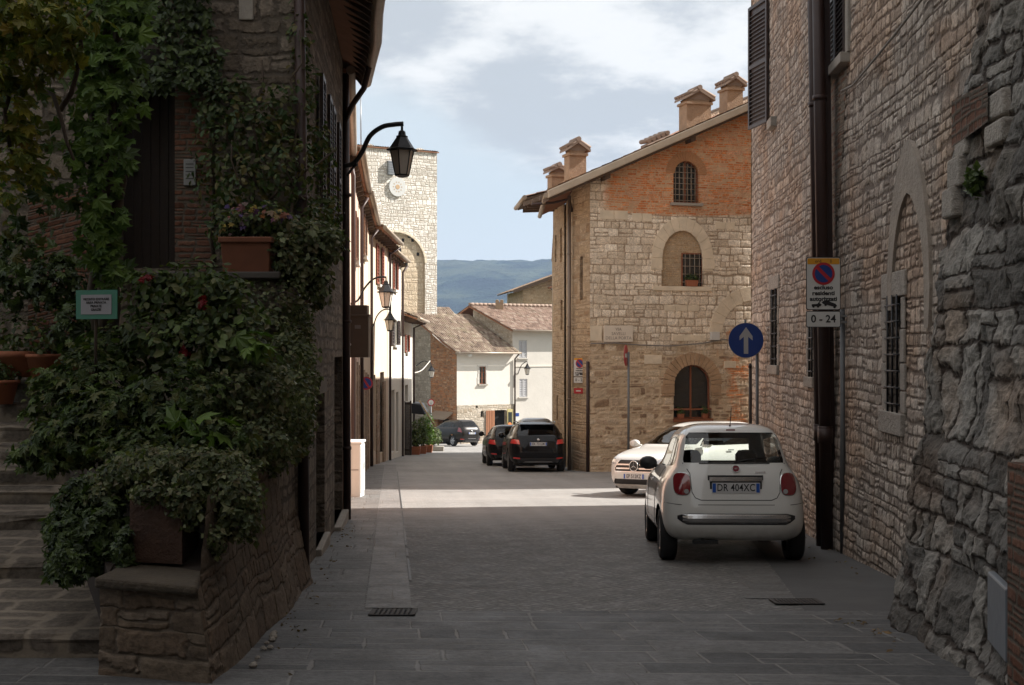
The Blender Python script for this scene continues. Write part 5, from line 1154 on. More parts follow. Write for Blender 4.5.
# letter plate on the jamb
ua_, zb_ = PQ.uz(185, 186); ub_, za_ = PQ.uz(197, 160)
lp = thing('wall_plaque', 'small pale framed plate on the brick jamb beside the dark door', 'plaque', PQ.P((ua_+ub_)/2, zb_, .05))
mb = MB(); PQ.box(mb, ua_, ub_, zb_, za_, .03, .055); mb.build('plate', M['signback'], lp, bevel=.004)
mb = MB(); [PQ.box(mb, ua_+.02, ub_-.02, za_-.05-k*.035, za_-.043-k*.035, .0555, .057) for k in range(5)]; mb.build('lettering', M['ink'], lp)
mb = MB(); PQ.box(mb, ua_+.52, ua_+.66, 4.72, 4.95, -.02, .02); mb.build('dressed_block', M['greyblock'], lh, bevel=.01)
# pipes
pipe([(LX(12.45)+.02, 12.42, 6.2), (LX(12.45)+.07, 12.42, 2.), (LX(12.45)+.08, 12.42, gz(12.4))], .052, lh, clips=[(LX(12.45)+.05, 12.42, z) for z in (1, 3)])
pipe([(LX(20.45)+.03, 20.55, 6.), (LX(20.45)+.06, 20.55, gz(20.5))], .06, lh, clips=[(LX(20.45)+.05, 20.55, z) for z in (0, 2, 4)])
mb = MB(); PL.box(mb, .02, .42, -1.2, 1.4, .0, .05); mb.build('dark_pier', M['darkwood'], lh)
# eaves with gutter curving at the far end
ez = 5.95
eo = [(12.6, .80), (15, .70), (17, .58), (18.6, .52), (20.2, .38), (21.4, .28)]
mb = MB()
for (ya, oa_), (yb2, ob) in zip(eo[:-1], eo[1:]):
    a0 = Vector((LX(ya)-.05, ya, 6.38)); b0 = Vector((LX(yb2)-.05, yb2, 6.38)); a1 = Vector((LX(ya)+oa_, ya, ez)); b1 = Vector((LX(yb2)+ob, yb2, ez))
    mb.hexa([a0, b0, b1, a1, a0+Vector((0, 0, .05)), b0+Vector((0, 0, .05)), b1+Vector((0, 0, .05)), a1+Vector((0, 0, .05))])
mb.build('soffit_boards', M['corbel'], lh)
for k in range(26):
    mb = MB(); y = 12.7+k*.34; o_ = np.interp(y, [e[0] for e in eo], [e[1] for e in eo])
    mb.hexa([(LX(y)-.05, y, 6.26), (LX(y)-.05, y+.1, 6.26), (LX(y)+o_-.03, y+.1, ez-.10), (LX(y)+o_-.03, y, ez-.10), (LX(y)-.05, y, 6.37), (LX(y)-.05, y+.1, 6.37), (LX(y)+o_-.03, y+.1, ez-.005), (LX(y)+o_-.03, y, ez-.005)]); mb.build('rafter_end', M['corbel'], lh)
pipe([(LX(y)+o_+.06, y, ez+.0) for y, o_ in eo], .085, lh, M['pipelt'], 'gutter', clips=())
pipe([(LX(19.9)+.44, 19.9, ez-.05), (LX(20.1)+.35, 20.1, ez-.35), (LX(20.3)+.15, 20.4, ez-.55), (LX(20.45)+.05, 20.5, ez-.75)], .045, lh)
a, b_ = eo[0], eo[-1]
roof('roof', (LX(12.2)+.78, 12.2, ez+.07), (LX(21.5)+.30, 21.5, ez+.07), (LX(21.5)-6, 21.5, ez+2.9), (LX(12.2)-6, 12.2, ez+2.9), M['tile'], lh, thick=.03)
mb = MB(); mb.quad((LX(20.4), 20.42, -1.9), (-9, 20.42, -1.9), (-9, 20.42, 8), (LX(20.4), 20.42, 6.3), uv=[(0, 0), (6, 0), (6, 9), (0, 8)]); mb.quad((-9, 12.5, -1.9), (-9, 20.42, -1.9), (-9, 20.42, 8), (-9, 12.5, 8), uv=[(0, 0), (6, 0), (6, 9), (0, 8)]); mb.build('side_wall', M['lefthouse'], lh)

# ------------------------------------------------------------------ garden wall and steps
GWX = lambda y: -1.78-.0686*(y-8.3)
gw = thing('garden_wall', 'low rough stone garden wall with a mossy capstone beside the steps', 'wall', (-2.2, 9, -.6))
c0 = Vector((-1.885, 7.72)); c1 = Vector((GWX(12.45), 12.45)); PW = Plane(c0, c1, side=-1)
if PW.n.x < 0: PW.n = -PW.n
tw_ = lambda u: .12+min(1., max(0, u-.10)/.30)*.50+.35*max(0, min(1, (u-1.3)/2.2))+.02*math.sin(u*4)
fl = lambda U, Z: .14*np.clip((.1-Z)/.7, 0, 1.3)+.02*np.sin(U*2.7)+.05*np.clip(U/1.5, 0, 1)*np.clip((4.7-U)/3., 0, 1)-.06*np.clip(Z-.1, 0, 1)
wall('wall', PW, 0, PW.L, -1.3, 1.4, M['garden'], gw, .022, top=tw_, reveal=0, batter=fl)
PV = Plane((-2.52, 7.95), c0+Vector((.0, -.0)), side=-1)
wall('end_wall', PV, 0, PV.L, -1.2, .11, M['garden'], gw, .022, reveal=0, batter=lambda U, Z: .03*np.clip((.1-Z)/1., 0, 1), warpu=lambda U, Z: U*(1+(.15*np.clip((.1-Z)/.7, 0, 1.3)+.02)/PV.L))
mb = MB(); zt = .12
mb.hexa([(-2.54, 7.89, zt-.02), (c0.x+.03, 7.66, zt-.02), (c0.x-.14, 8.75, zt-.02), (-2.45, 8.95, zt-.02), (-2.54, 7.89, zt+.05), (c0.x+.03, 7.66, zt+.035), (c0.x-.14, 8.75, zt+.05), (-2.45, 8.95, zt+.06)]); mb.build('capstone', M['cap'], gw, bevel=.02)
mb = MB()   # earth fill and the inner side next to the steps
mb.hexa([(-2.50, 8.1, -1.3), (c0.x-.02, 7.8, -1.3), (c1.x-.02, 12.45, -1.3), (-4.3, 12.45, -1.3), (-2.50, 8.1, .1), (c0.x-.02, 7.8, .1), (c1.x-.02, 12.45, .95), (-4.3, 12.45, .85)]); mb.build('earth', M['soil'], gw)
mb = MB(); mb.quad((-2.515, 7.96, -1.2), (-2.95, 11.2, -1.2), (-2.95, 11.2, .5), (-2.515, 7.96, .11), uv=[(0, -1.2), (3.3, -1.2), (3.3, .5), (0, .11)]); mb.build('inner_wall', M['garden'], gw, fix=False)
# loose stones at the foot
mb = MB(); random.seed(9)
for k in range(14):
    y = 8.0+random.random()*1.6; p = Vector((GWX(y)+.13+random.uniform(0, .05), y, gz(y)+.02)); r_ = random.uniform(.012, .032)
    st = len(mb.v); mb.lathe([(0, -r_*.6), (r_, -r_*.3), (r_*1.1, .1*r_), (r_*.6, r_*.6), (0, r_*.7)], 7, p, smooth=False)
mb.build('footing_stones', M['greyblock'], gw)
# higher terrace in front of the door that carries the window box
tr = thing('terrace_wall', 'higher dark stone terrace wall under the long terracotta window box', 'wall', (-2.6, 11.4, .4))
TP = Plane((-3.35, 11.15), (-2.02, 11.15), side=-1); tz = at(0, 279, 11.15).z
wall('wall', TP, 0, TP.L, -.3, tz, M['lefthouse'], tr, .2, reveal=0)
mb = MB(); mb.quad((-2.02, 11.15, -.9), (-2.06, 12.5, -.9), (-2.06, 12.5, tz), (-2.02, 11.15, tz), uv=[(0, 0), (1.3, 0), (1.3, 3), (0, 3)]); mb.build('side_wall', M['lefthouse'], tr, fix=False)
mb = MB(); mb.box(-3.42, -1.98, 11.08, 12.5, tz, tz+.06); mb.build('capstone', M['darkslab'], tr, bevel=.012)

st = thing('stone_steps', 'worn stone steps climbing on the left towards the dark doorway', 'steps', (-4, 10, 0))
def step_mesh(i, y, z, h, xl, xr, dep):
    # tread with an uneven nosing
    n = 26; V = []; UV = []; F2 = []; xs_ = np.linspace(xl, xr, n)
    prof = [(.0, -h, .0), (.0, -h*.35, .015), (-.012, -.04, .02), (.012, -.008, .01), (.06, 0., .006), (dep*.5, dep*.04, .008), (dep+.03, dep*.08, .004)]
    for k, (dy, dz_, am) in enumerate(prof):
        for x in xs_:
            w = mn.noise((x*3.1, i*7.3+k*.4, 0)); w2 = mn.noise((x*9., i*3.3+k, 4.))
            V.append((x, y+dy+am*(w*1.6+w2)*1.6+.09*(x-xl)/(xr-xl)*(0), z+dz_+am*w2*.8-(.0))); UV.append((x, y+dy+dz_))
    I = np.arange(len(prof)*n).reshape(len(prof), n); Q = np.stack([I[:-1, :-1], I[:-1, 1:], I[1:, 1:], I[1:, :-1]], -1).reshape(-1, 4)
    npmesh('step', V, Q, M['darkstep'], st, UV)
zs0 = gz(8.6)
edges = []   # nosing rows read off the photograph: tops of risers
ys_ = [(8.5, -.30), (9.9, -.06), (11.0, .16), (11.45, .34), (11.58, .52), (11.71, .70), (11.84, .88), (11.97, 1.06), (12.1, 1.24)]
for i, (y, z) in enumerate(ys_):
    nx_ = ys_[i+1][0] if i+1 < len(ys_) else 12.5
    step_mesh(i, y, z, .19, -9., (-2.6, -2.75, -3.1, -3.3, -3.35, -3.4, -3.45, -3.5, -3.5)[i], nx_-y)
mb = MB(); mb.hexa([(-11, 8.62, -1.2), (-2.7, 8.62, -1.2), (-3.4, 11.4, -1.2), (-11, 11.4, -1.2), (-11, 8.62, -.42), (-2.7, 8.62, -.42), (-3.4, 11.4, -.02), (-11, 11.4, -.02)]); mb.build('core', M['soil'], st)
#mb = MB(); mb.quad((-3.0, 7.9, gz(7.9)+.012), (-9, 7.4, gz(7.4)+.012), (-9, 8.6, gz(8.6)+.012), (-2.7, 8.6, gz(8.6)+.012)); tag(mb.build('stairs_apron', M['slabs']), kind='structure')

# unseen houses added left and behind to darken the steps and near street
sb2 = thing('added_house_beside_steps', 'unseen stone house added left of the steps to darken them', 'house', (-9, 0, 0))
mb = MB(); q = [(-3.2, -16), (-3.5, 3.), (-12, 4.), (-12, -16)]
for k in range(4): a, b_ = q[k], q[(k+1) % 4]; L = math.dist(a, b_); mb.quad((*a, -1), (*b_, -1), (*b_, 11), (*a, 11), uv=[(0, 0), (L, 0), (L, 11), (0, 11)])
mb.build('wall', M['lefthouse'], sb2); mb = MB(); mb.hexa([(*p, 11) for p in q]+[(*p, 11.3) for p in q]); mb.build('roof', M['tile'], sb2)
bh = thing('added_house_up_the_street', 'unseen stone house added uphill to darken the near street', 'house', (0, -18, 1))
mb = MB(); q = [(-3.2, -17), (2.2, -17), (2.2, -24), (-3.2, -24)]
for k in range(4): a, b_ = q[k], q[(k+1) % 4]; L = math.dist(a, b_); mb.quad((*a, 0), (*b_, 0), (*b_, 10), (*a, 10), uv=[(0, 0), (L, 0), (L, 10), (0, 10)])
mb.build('wall', M['lefthouse'], bh); mb = MB(); mb.hexa([(*p, 10) for p in q]+[(*p, 10.3) for p in q]); mb.build('roof', M['tile'], bh)

# ------------------------------------------------------------------ plants
def leaves(name, blobs, n, size, mat, parent, shape='kite', up=.5, seed=1, flat=0., normal=None, surf=.6, var=.35):
    """blobs: (centre, radii); leaves fill the volume, denser near the surface"""
    g = np.random.default_rng(seed); w = np.array([b[1][0]*b[1][1]*b[1][2] for b in blobs])**.6; w /= w.sum()
    idx = g.choice(len(blobs), n, p=w); C = np.array([b[0] for b in blobs])[idx]; Rr = np.array([b[1] for b in blobs])[idx]
    d = g.normal(size=(n, 3)); d /= np.linalg.norm(d, axis=1)[:, None]; r = g.random(n)**(1/3.)*(1-surf)+surf*(.72+.33*g.random(n))
    # clumpy outline
    bump = 1+.22*np.sin(d[:, 0]*5+idx*2.1)*np.sin(d[:, 2]*6+idx)+.12*np.sin(d[:, 1]*11+idx)
    P = C+d*Rr*(r*bump)[:, None]
    N = d*.9+np.array([0, -.25, up])+g.normal(size=(n, 3))*.55
    if normal is not None: N = np.array(normal)[None]*1.2+g.normal(size=(n, 3))*.45+np.array([0, 0, up])
    N /= np.linalg.norm(N, axis=1)[:, None]
    T = g.normal(size=(n, 3))+np.array([0, 0, -.9]); T -= (T*N).sum(1)[:, None]*N; T /= np.linalg.norm(T, axis=1)[:, None]; B = np.cross(N, T)
    s = size*(1+var*g.normal(size=n)).clip(.4, 1.8)
    if shape == 'kite': loc = np.array([(0, 0, 0), (.38, .42, .10), (0, 1, -.06), (-.38, .42, .10)]); F0 = [(0, 1, 2, 3)]
    elif shape == 'oval': loc = np.array([(0, 0, 0), (.25, .22, .06), (.30, .62, .07), (0, 1, -.05), (-.30, .62, .07), (-.25, .22, .06), (0, .45, 0)]); F0 = [(6, 0, 1, 2), (6, 2, 3, 4), (6, 4, 5, 0)]
    else:  # lobed, like creeper or ivy
        loc = np.array([(0, 0, 0), (.18, -.08, .02), (.55, .12, -.05), (.34, .34, .05), (.50, .68, -.05), (.2, .60, .04), (0, 1.05, -.1), (-.2, .60, .04), (-.50, .68, -.05), (-.34, .34, .05), (-.55, .12, -.05), (-.18, -.08, .02)])
        F0 = [(0, 1, 2, 3), (0, 3, 4, 5), (0, 5, 6, 7), (0, 7, 8, 9), (0, 9, 10, 11)]
    V = P[:, None, :]+s[:, None, None]*(loc[None, :, 0:1]*B[:, None, :]+loc[None, :, 1:2]*T[:, None, :]+loc[None, :, 2:3]*N[:, None, :])
    k = len(loc); F3 = (np.array(F0)[None]+(np.arange(n)*k)[:, None, None]).reshape(-1, 4)
    return npmesh(name, V.reshape(-1, 3), F3, mat, parent, smooth=False)
def stems(parent, paths, r=.02, mat=None, name='stem'):
    mb = MB()
    for p in paths: mb.tube(p, [r*(1-.5*i/(len(p)-1)) for i in range(len(p))], 6)
    return mb.build(name, mat or M['stem'], parent)
def wander(a, b, n, amp, seed):
    random.seed(seed); a, b = Vector(a), Vector(b); return [a.lerp(b, i/n)+Vector([random.uniform(-amp, amp) for _ in range(3)])*(0 < i < n) for i in range(n+1)]
def B(px, py, D, rx, ry, rz): return (tuple(at(px, py, D)), (rx, ry, rz))

# creeper-clad post left of the door
c = thing('creeper_post', 'tall green creeper with large lobed leaves climbing left of the dark door', 'climbing plant', at(100, 290, 10.2))
stems(c, [wander(at(105, 330, 10.3), at(112, -40, 10.3), 10, .05, 1), wander(at(98, 330, 10.35), at(92, -40, 10.3), 10, .06, 2), wander(at(112, 330, 10.3), at(125, -40, 10.3), 10, .06, 3)], .05)
leaves('foliage', [B(112, -15, 10.2, .35, .2, .35), B(108, 25, 10.2, .32, .2, .3), B(104, 70, 10.2, .3, .2, .3), B(106, 115, 10.2, .26, .18, .3), B(98, 155, 10.2, .25, .18, .25), B(104, 200, 10.2, .17, .14, .28), B(98, 240, 10.2, .16, .14, .25), B(110, 270, 10.2, .16, .12, .15)], 1000, .088, M['leaf_creeper'], c, 'lobed', .35, 2, normal=(.15, -1, .2))
# yellow-green vine hanging in at the top left
c = thing('hanging_vine', 'yellowing green vine hanging into the top corner by the wall', 'climbing plant', at(10, 60, 9))
stems(c, [wander(at(-60, 10, 9.2), at(75, 20, 9.4), 7, .08, 4), wander(at(-10, 10, 9.2), at(20, 190, 9.4), 7, .07, 5), wander(at(60, 110, 9.6), at(92, 10, 9.4), 5, .05, 14), wander(at(30, 60, 9.6), at(74, 160, 9.4), 5, .05, 15)], .022)
leaves('foliage', [B(20, 10, 9.1, .5, .3, .22), B(60, 12, 9.3, .25, .2, .22), B(10, 60, 9.2, .35, .25, .25), B(50, 50, 9.4, .25, .2, .15), B(8, 110, 9.3, .18, .18, .25), B(14, 150, 9.3, .17, .16, .22), B(30, 165, 9.4, .1, .1, .15), B(8, 20, 8.9, .3, .2, .3), B(5, 185, 9.3, .1, .1, .15)], 1100, .075, M['leaf_yellow'], c, 'lobed', .5, 3)
leaves('foliage', [B(30, 90, 9.9, .35, .2, .5), B(20, 210, 9.9, .25, .2, .4), B(60, 180, 10.1, .2, .2, .4)], 200, .09, M['leaf_rust'], c, 'lobed', .4, 33)
# ivy over the lintel
c = thing('ivy_over_door', 'small-leaved dark ivy hanging over the lintel of the dark door', 'climbing plant', at(190, 90, 12.3))
stems(c, [wander(at(215, 260, 12.35), at(205, 90, 12.35), 8, .05, 6), wander(at(205, 95, 12.3), at(140, 20, 12.3), 6, .08, 7)], .02)
leaves('foliage', [B(165, 10, 12.3, .4, .15, .3), B(160, 50, 12.25, .35, .15, .3), B(185, 75, 12.25, .35, .15, .12), B(205, 62, 12.3, .2, .12, .2), B(210, 100, 12.3, .16, .12, .3), B(150, 85, 12.2, .2, .1, .1), B(198, 30, 12.35, .15, .1, .3), B(175, -10, 12.3, .4, .15, .2)], 1900, .062, M['leaf_dark'], c, 'kite', .2, 4, normal=(.1, -1, .3))
# climber around the corner of the house
c = thing('climbing_rose', 'loose rambling climber wrapped round the corner of the stone house above the window box', 'climbing plant', at(280, 280, 12.2))
stems(c, [wander(at(255, 300, 12.2), at(262, 60, 12.3), 10, .07, 8), wander(at(285, 300, 12.2), at(300, 30, 12.3), 10, .08, 9), wander(at(262, 190, 12.2), at(210, 120, 12.3), 5, .07, 10), wander(at(248, 250, 12.1), at(232, 140, 12.1), 5, .05, 11), wander(at(270, 200, 12.1), at(335, 150, 12.4), 5, .06, 12)], .018)
leaves('foliage', [B(300, 40, 12.5, .10, .2, .35), B(304, 90, 12.6, .13, .25, .3), B(278, 110, 12.3, .3, .2, .3), B(250, 130, 12.2, .35, .18, .3), B(225, 110, 12.3, .25, .15, .25), B(215, 170, 12.2, .25, .15, .45), B(245, 185, 12.1, .3, .18, .3), B(285, 170, 12.2, .3, .2, .35), B(318, 150, 13.2, .16, .4, .35), B(322, 215, 13.4, .2, .6, .3), B(300, 225, 12.5, .3, .3, .3), B(225, 225, 12.1, .2, .15, .3), B(240, 85, 12.35, .12, .1, .1)], 3300, .056, M['leaf_rust'], c, 'oval', .3, 5, surf=.3)
# window box with trailing plants
wb = thing('window_box', 'terracotta window box of trailing flowers on the high ledge beside the door', 'planter', at(248, 277, 11.3))
a, b_ = at(223, 277, 11.2), at(273, 238, 11.2)
mb = MB(); mb.hexa([(a.x+.02, 11.12, a.z), (b_.x-.02, 11.12, a.z), (b_.x-.02, 11.42, a.z), (a.x+.02, 11.42, a.z), (a.x, 11.08, b_.z), (b_.x, 11.08, b_.z), (b_.x, 11.46, b_.z), (a.x, 11.46, b_.z)]); mb.box(a.x-.015, b_.x+.015, 11.065, 11.475, b_.z-.05, b_.z); mb.build('trough', plain('aged_dark_terracotta', (.20, .075, .04), .85, vary=.3, nscale=6.), wb, bevel=.01)
leaves('foliage', [B(240, 222, 11.3, .2, .15, .12), B(265, 218, 11.3, .2, .15, .14), B(228, 226, 11.25, .12, .12, .1)], 700, .05, M['leaf_mid'], wb, 'oval', .8, 6)
leaves('flower', [B(248, 212, 11.2, .22, .12, .07), B(232, 226, 11.15, .12, .08, .06), B(278, 214, 11.2, .12, .1, .05)], 60, .045, M['petal_mix'], wb, 'lobed', .6, 7, normal=(0, -1, .3))
c = thing('trailing_plant', 'variegated trailing plant spilling from the ledge beside the terracotta window box', 'plant', at(305, 277, 11.4))
leaves('foliage', [B(295, 235, 11.4, .35, .22, .18), B(320, 245, 11.5, .22, .25, .2), B(300, 265, 11.3, .22, .18, .2), B(318, 285, 11.4, .12, .15, .2), B(285, 252, 11.2, .14, .12, .2)], 2600, .055, M['leaf_grey'], c, 'oval', .5, 8, surf=.4)
# big central shrubs
c = thing('camellia_bush', 'dark glossy shrub with a few red blooms rising above the garden wall', 'bush', at(190, 400, 10.2))
stems(c, [wander(at(190, 460, 10.3), at(x, y, 10.2), 5, .06, 20+i) for i, (x, y) in enumerate([(160, 300), (200, 280), (225, 300), (140, 330), (180, 290)])], .02)
leaves('foliage', [B(170, 300, 10.1, .35, .25, .22), B(200, 285, 10.1, .3, .25, .2), B(225, 310, 10., .3, .25, .3), B(155, 340, 10., .3, .25, .3), B(195, 345, 9.9, .4, .3, .3), B(150, 285, 10.1, .16, .15, .12), B(230, 350, 9.9, .3, .3, .3)], 3300, .064, M['leaf_mid'], c, 'oval', .5, 9, surf=.45)
leaves('flower', [B(203, 303, 9.8, .04, .04, .04), B(147, 277, 9.85, .035, .035, .035), B(184, 352, 9.7, .03, .03, .03)], 42, .036, M['petal_red'], c, 'lobed', .4, 10)
c = thing('leafy_shrub', 'broad mass of mid-green shrub filling the bed behind the garden wall', 'bush', at(120, 430, 9.6))
leaves('foliage', [B(100, 385, 9.9, .4, .3, .3), B(60, 400, 9.9, .25, .25, .25), B(120, 420, 9.6, .45, .3, .28), B(75, 440, 9.6, .35, .3, .22), B(40, 455, 9.6, .22, .2, .14), B(180, 405, 9.5, .4, .3, .3), B(150, 455, 9.3, .4, .25, .2), B(110, 350, 10.1, .2, .2, .2), B(215, 440, 9.3, .3, .25, .2)], 6000, .058, M['leaf_mid'], c, 'lobed', .7, 11, surf=.5)
# big-leaved plant
c = thing('broad_leaved_plant', 'plant with a few very large bright green leaves among the small foliage', 'plant', at(215, 440, 9.1))
leaves('foliage', [B(205, 425, 9.0, .2, .12, .08), B(245, 335, 9.6, .12, .12, .1), B(180, 430, 9.0, .14, .1, .06), B(222, 408, 9.1, .1, .1, .05), B(260, 350, 9.5, .1, .1, .08)], 26, .13, M['leaf_creeper'], c, 'lobed', .9, 12)
# trailing masses over the wall
c = thing('trailing_cotoneaster', 'dense fine-leaved trailing shrub spilling over the side of the garden wall', 'bush', at(265, 400, 10))
leaves('foliage', [B(255, 390, 9.9, .35, .35, .3), B(285, 400, 10.6, .25, .5, .3), B(250, 440, 9.6, .3, .3, .22), B(285, 360, 10.9, .25, .5, .25), B(265, 330, 11., .25, .3, .2), B(300, 330, 11.8, .12, .4, .3), B(300, 420, 11.4, .12, .5, .3), B(275, 450, 10.5, .2, .4, .18), B(228, 400, 9.6, .25, .25, .25), B(235, 465, 9.2, .2, .25, .12), B(308, 380, 12., .08, .4, .3), B(270, 300, 11.15, .3, .12, .2)], 10500, .042, M['leaf_grey'], c, 'kite', .5, 13, surf=.45)
c = thing('creeping_cotoneaster', 'fine-leaved creeping shrub overflowing the brick planter above the capstone', 'bush', at(190, 500, 8.7))
leaves('foliage', [B(160, 465, 8.7, .3, .3, .14), B(200, 470, 8.5, .3, .25, .16), B(235, 495, 8.4, .18, .25, .2), B(195, 505, 8.3, .1, .15, .16), B(240, 520, 8.35, .14, .2, .14), B(130, 475, 8.8, .2, .2, .12), B(215, 540, 8.15, .06, .1, .1), B(110, 490, 8.8, .16, .2, .16), B(222, 470, 8.9, .25, .3, .15), B(150, 492, 8.25, .16, .06, .07), B(178, 500, 8.2, .08, .06, .12)], 8500, .038, M['leaf_grey'], c, 'kite', .5, 14, surf=.45)
# ivy by the steps
c = thing('ivy_clump', 'dark lobed ivy clump growing against the garden wall next to the steps', 'ivy', at(85, 560, 8.7))
leaves('foliage', [B(90, 505, 8.9, .22, .2, .2), B(80, 545, 8.65, .22, .2, .18), B(70, 565, 8.5, .16, .15, .12), B(105, 535, 8.6, .15, .15, .25), B(125, 550, 8.3, .05, .08, .15), B(60, 525, 8.9, .1, .1, .12)], 3000, .052, M['leaf_dark'], c, 'lobed', .5, 15, surf=.5)
# brick planter that stands on the wall end
bp = thing('brick_planter', 'square reddish planter standing on the garden wall end under the creeping shrub', 'planter', at(158, 545, 8.35))
a, b_ = at(132, 542, 8.4), at(188, 492, 8.4)
mb = MB(); x0, x1, z0, z1 = a.x, b_.x, .19, b_.z
for (p, q_) in (((x0, 8.35), (x1, 8.25)), ((x1, 8.25), (x1, 8.7)), ((x0, 8.7), (x0, 8.35))):
    L = math.dist(p, q_); mb.quad((*p, z0), (*q_, z0), (*q_, z1), (*p, z1), uv=[(0, 0), (L, 0), (L, z1-z0), (0, z1-z0)])
mb.quad((x0, 8.35, z1), (x1, 8.25, z1), (x1, 8.7, z1), (x0, 8.7, z1), uv=[(0, 0), (.4, 0), (.4, .4), (0, .4)]); mb.build('pot', plain('mottled_old_terracotta', (.08, .042, .028), .9, vary=.5, nscale=6., bump=.02), bp, fix=False)
mb = MB(); mb.box(x0+.03, x1-.03, 8.3, 8.68, z1-.02, z1+.015); mb.build('soil', M['soil'], bp)
# pots by the steps
def pot(name, label, c, r, h, group=None, bowl=False, shape='oval', mat='leaf_mid', n=260, ls=.05, fl=None, seed=1, grow=.8, cat='plant pot'):
    t = thing(name, label, cat, c, group=group); c = Vector(c); mb = MB()
    pr = [(r*.62, 0), (r*.95, h*.86), (r*1.0, h*.86), (r*1.06, h*.88), (r*1.06, h), (r*.93, h), (r*.9, h*.9), (0, h*.88)] if not bowl else [(r*.5, 0), (r*.8, h*.3), (r*.98, h*.75), (r*1.05, h*.8), (r*1.05, h), (r*.95, h), (r*.92, h*.9), (0, h*.88)]
    mb.lathe(pr, 28, c); mb.build('pot', M['terracotta'], t)
    if n: leaves('foliage', [(tuple(c+Vector((0, 0, h+r*grow*.7))), (r*1.1, r*1.1, r*grow))], n, ls, M[mat], t, shape, .7, seed)
    if fl: leaves('flower', [(tuple(c+Vector((0, -r*.2, h+r*grow*1.3))), (r*.9, r*.8, r*.3))], fl[1], ls*.8, M[fl[0]], t, 'lobed', .7, seed+1)
    return t
pot('terracotta_bowl', 'wide terracotta bowl of dark foliage on the upper step', at(18, 377, 12.1), .28, .24, bowl=True, n=260, seed=40, mat='leaf_dark')
pot('flower_pot', 'small terracotta pot with yellow pansies below the green-bordered notice', at(46, 381, 12.0), .19, .25, n=260, fl=('petal_mix', 26), seed=41)
pot('flower_pot', 'dark pot with leafy plant at the left edge of the steps', at(2, 404, 11.9), .15, .22, n=300, seed=43, mat='leaf_mid')
pot('flower_pot', 'terracotta pot half hidden behind the creeper stems', at(66, 382, 12.2), .14, .24, n=160, seed=45, mat='leaf_dark')
c = thing('backdrop_shrub', 'dim shrub against the house wall behind the pots', 'bush', at(50, 300, 11.8))
leaves('foliage', [B(55, 280, 11.8, .3, .2, .3), B(15, 270, 11.9, .2, .15, .4), B(75, 330, 11.3, .2, .2, .3)], 900, .07, M['leaf_dark'], c, 'lobed', .5, 46)
# notice with green border in the plants
nt = thing('garden_notice', 'small paper notice with pale green border standing in the shrubs', 'sign', at(98, 318, 9.75))
PNo = Plane(at(76, 0, 9.75).xy, at(117, 0, 9.65).xy, side=-1); z0, z1 = at(0, 319, 9.7).z, at(0, 290, 9.7).z
mb = MB(); PNo.box(mb, 0, PNo.L, z0, z1, -.01, .0); mb.build('board', M['greensign'], nt)
mb = MB(); PNo.box(mb, .045, PNo.L-.045, z0+.035, z1-.035, .001, .004); mb.build('paper', M['paper'], nt)
Mt = Matrix.Translation(PNo.P(PNo.L/2, (z0+z1)/2, .006)) @ Matrix.Rotation(math.atan2(PNo.d.y, PNo.d.x), 4, 'Z') @ Matrix.Rotation(R(90), 4, 'X')
text_mesh('lettering', 'VIETATO ENTRARE\nAREA PRIVATA\nPRIVATE\nGRAZIE', .026, M['ink'], nt, Mt, depth=.001, world=True)
mb = MB(); mb.tube([PNo.P(.15, z0-.5, -.03), PNo.P(.15, z1-.02, -.03)], .012, 6); mb.build('stake', M['stem'], nt)
# weed on the ruin of the right wall
u, z = PR.uz(978, 182, .25); c = thing('wall_weed', 'small tuft of weeds growing out of the rough stone wall', 'plant', PR.P(u, z, .25))
leaves('foliage', [(tuple(PR.P(u, z, .27)), (.05, .08, .1))], 160, .06, M['leaf_dark'], c, 'kite', -.4, 50)
tag(leaves('dry_straw', [(tuple(at(881, 632, 9.3)+Vector((0, 0, .01))), (.07, .08, .004))], 26, .022, plain('dry_straw_colour', (.3, .2, .1), .9), None, 'kite', .9, 51), 'scrap of dry straw on the paving at the foot of the wall', 'straw', kind='stuff')

# dry leaves and grit caught along the wall feet
g = np.random.default_rng(77); bl = []
for k in range(46):
    y = g.uniform(7.9, 20); x = (GWX(y)+.16+abs(g.normal())*.14) if y < 12.4 else LX(y)+.1+abs(g.normal())*.12
    bl.append(((x, y, gz(y)+.02), (.05, .08, .004)))
for k in range(40):
    y = g.uniform(8.2, 22); x = (PR.P(y, 0).x-.12-abs(g.normal())*.16) if y > 10.4 else 2.72-abs(g.normal())*.12
    bl.append(((x, y, gz(y)+.02), (.05, .08, .004)))
tag(leaves('fallen_leaves', bl, 210, .035, leaf_mat('dry_fallen_leaves', [(.10, .06, .03), (.16, .10, .04), (.07, .05, .03), (.19, .15, .07)]), None, 'oval', 2.2, 78), kind='stuff')
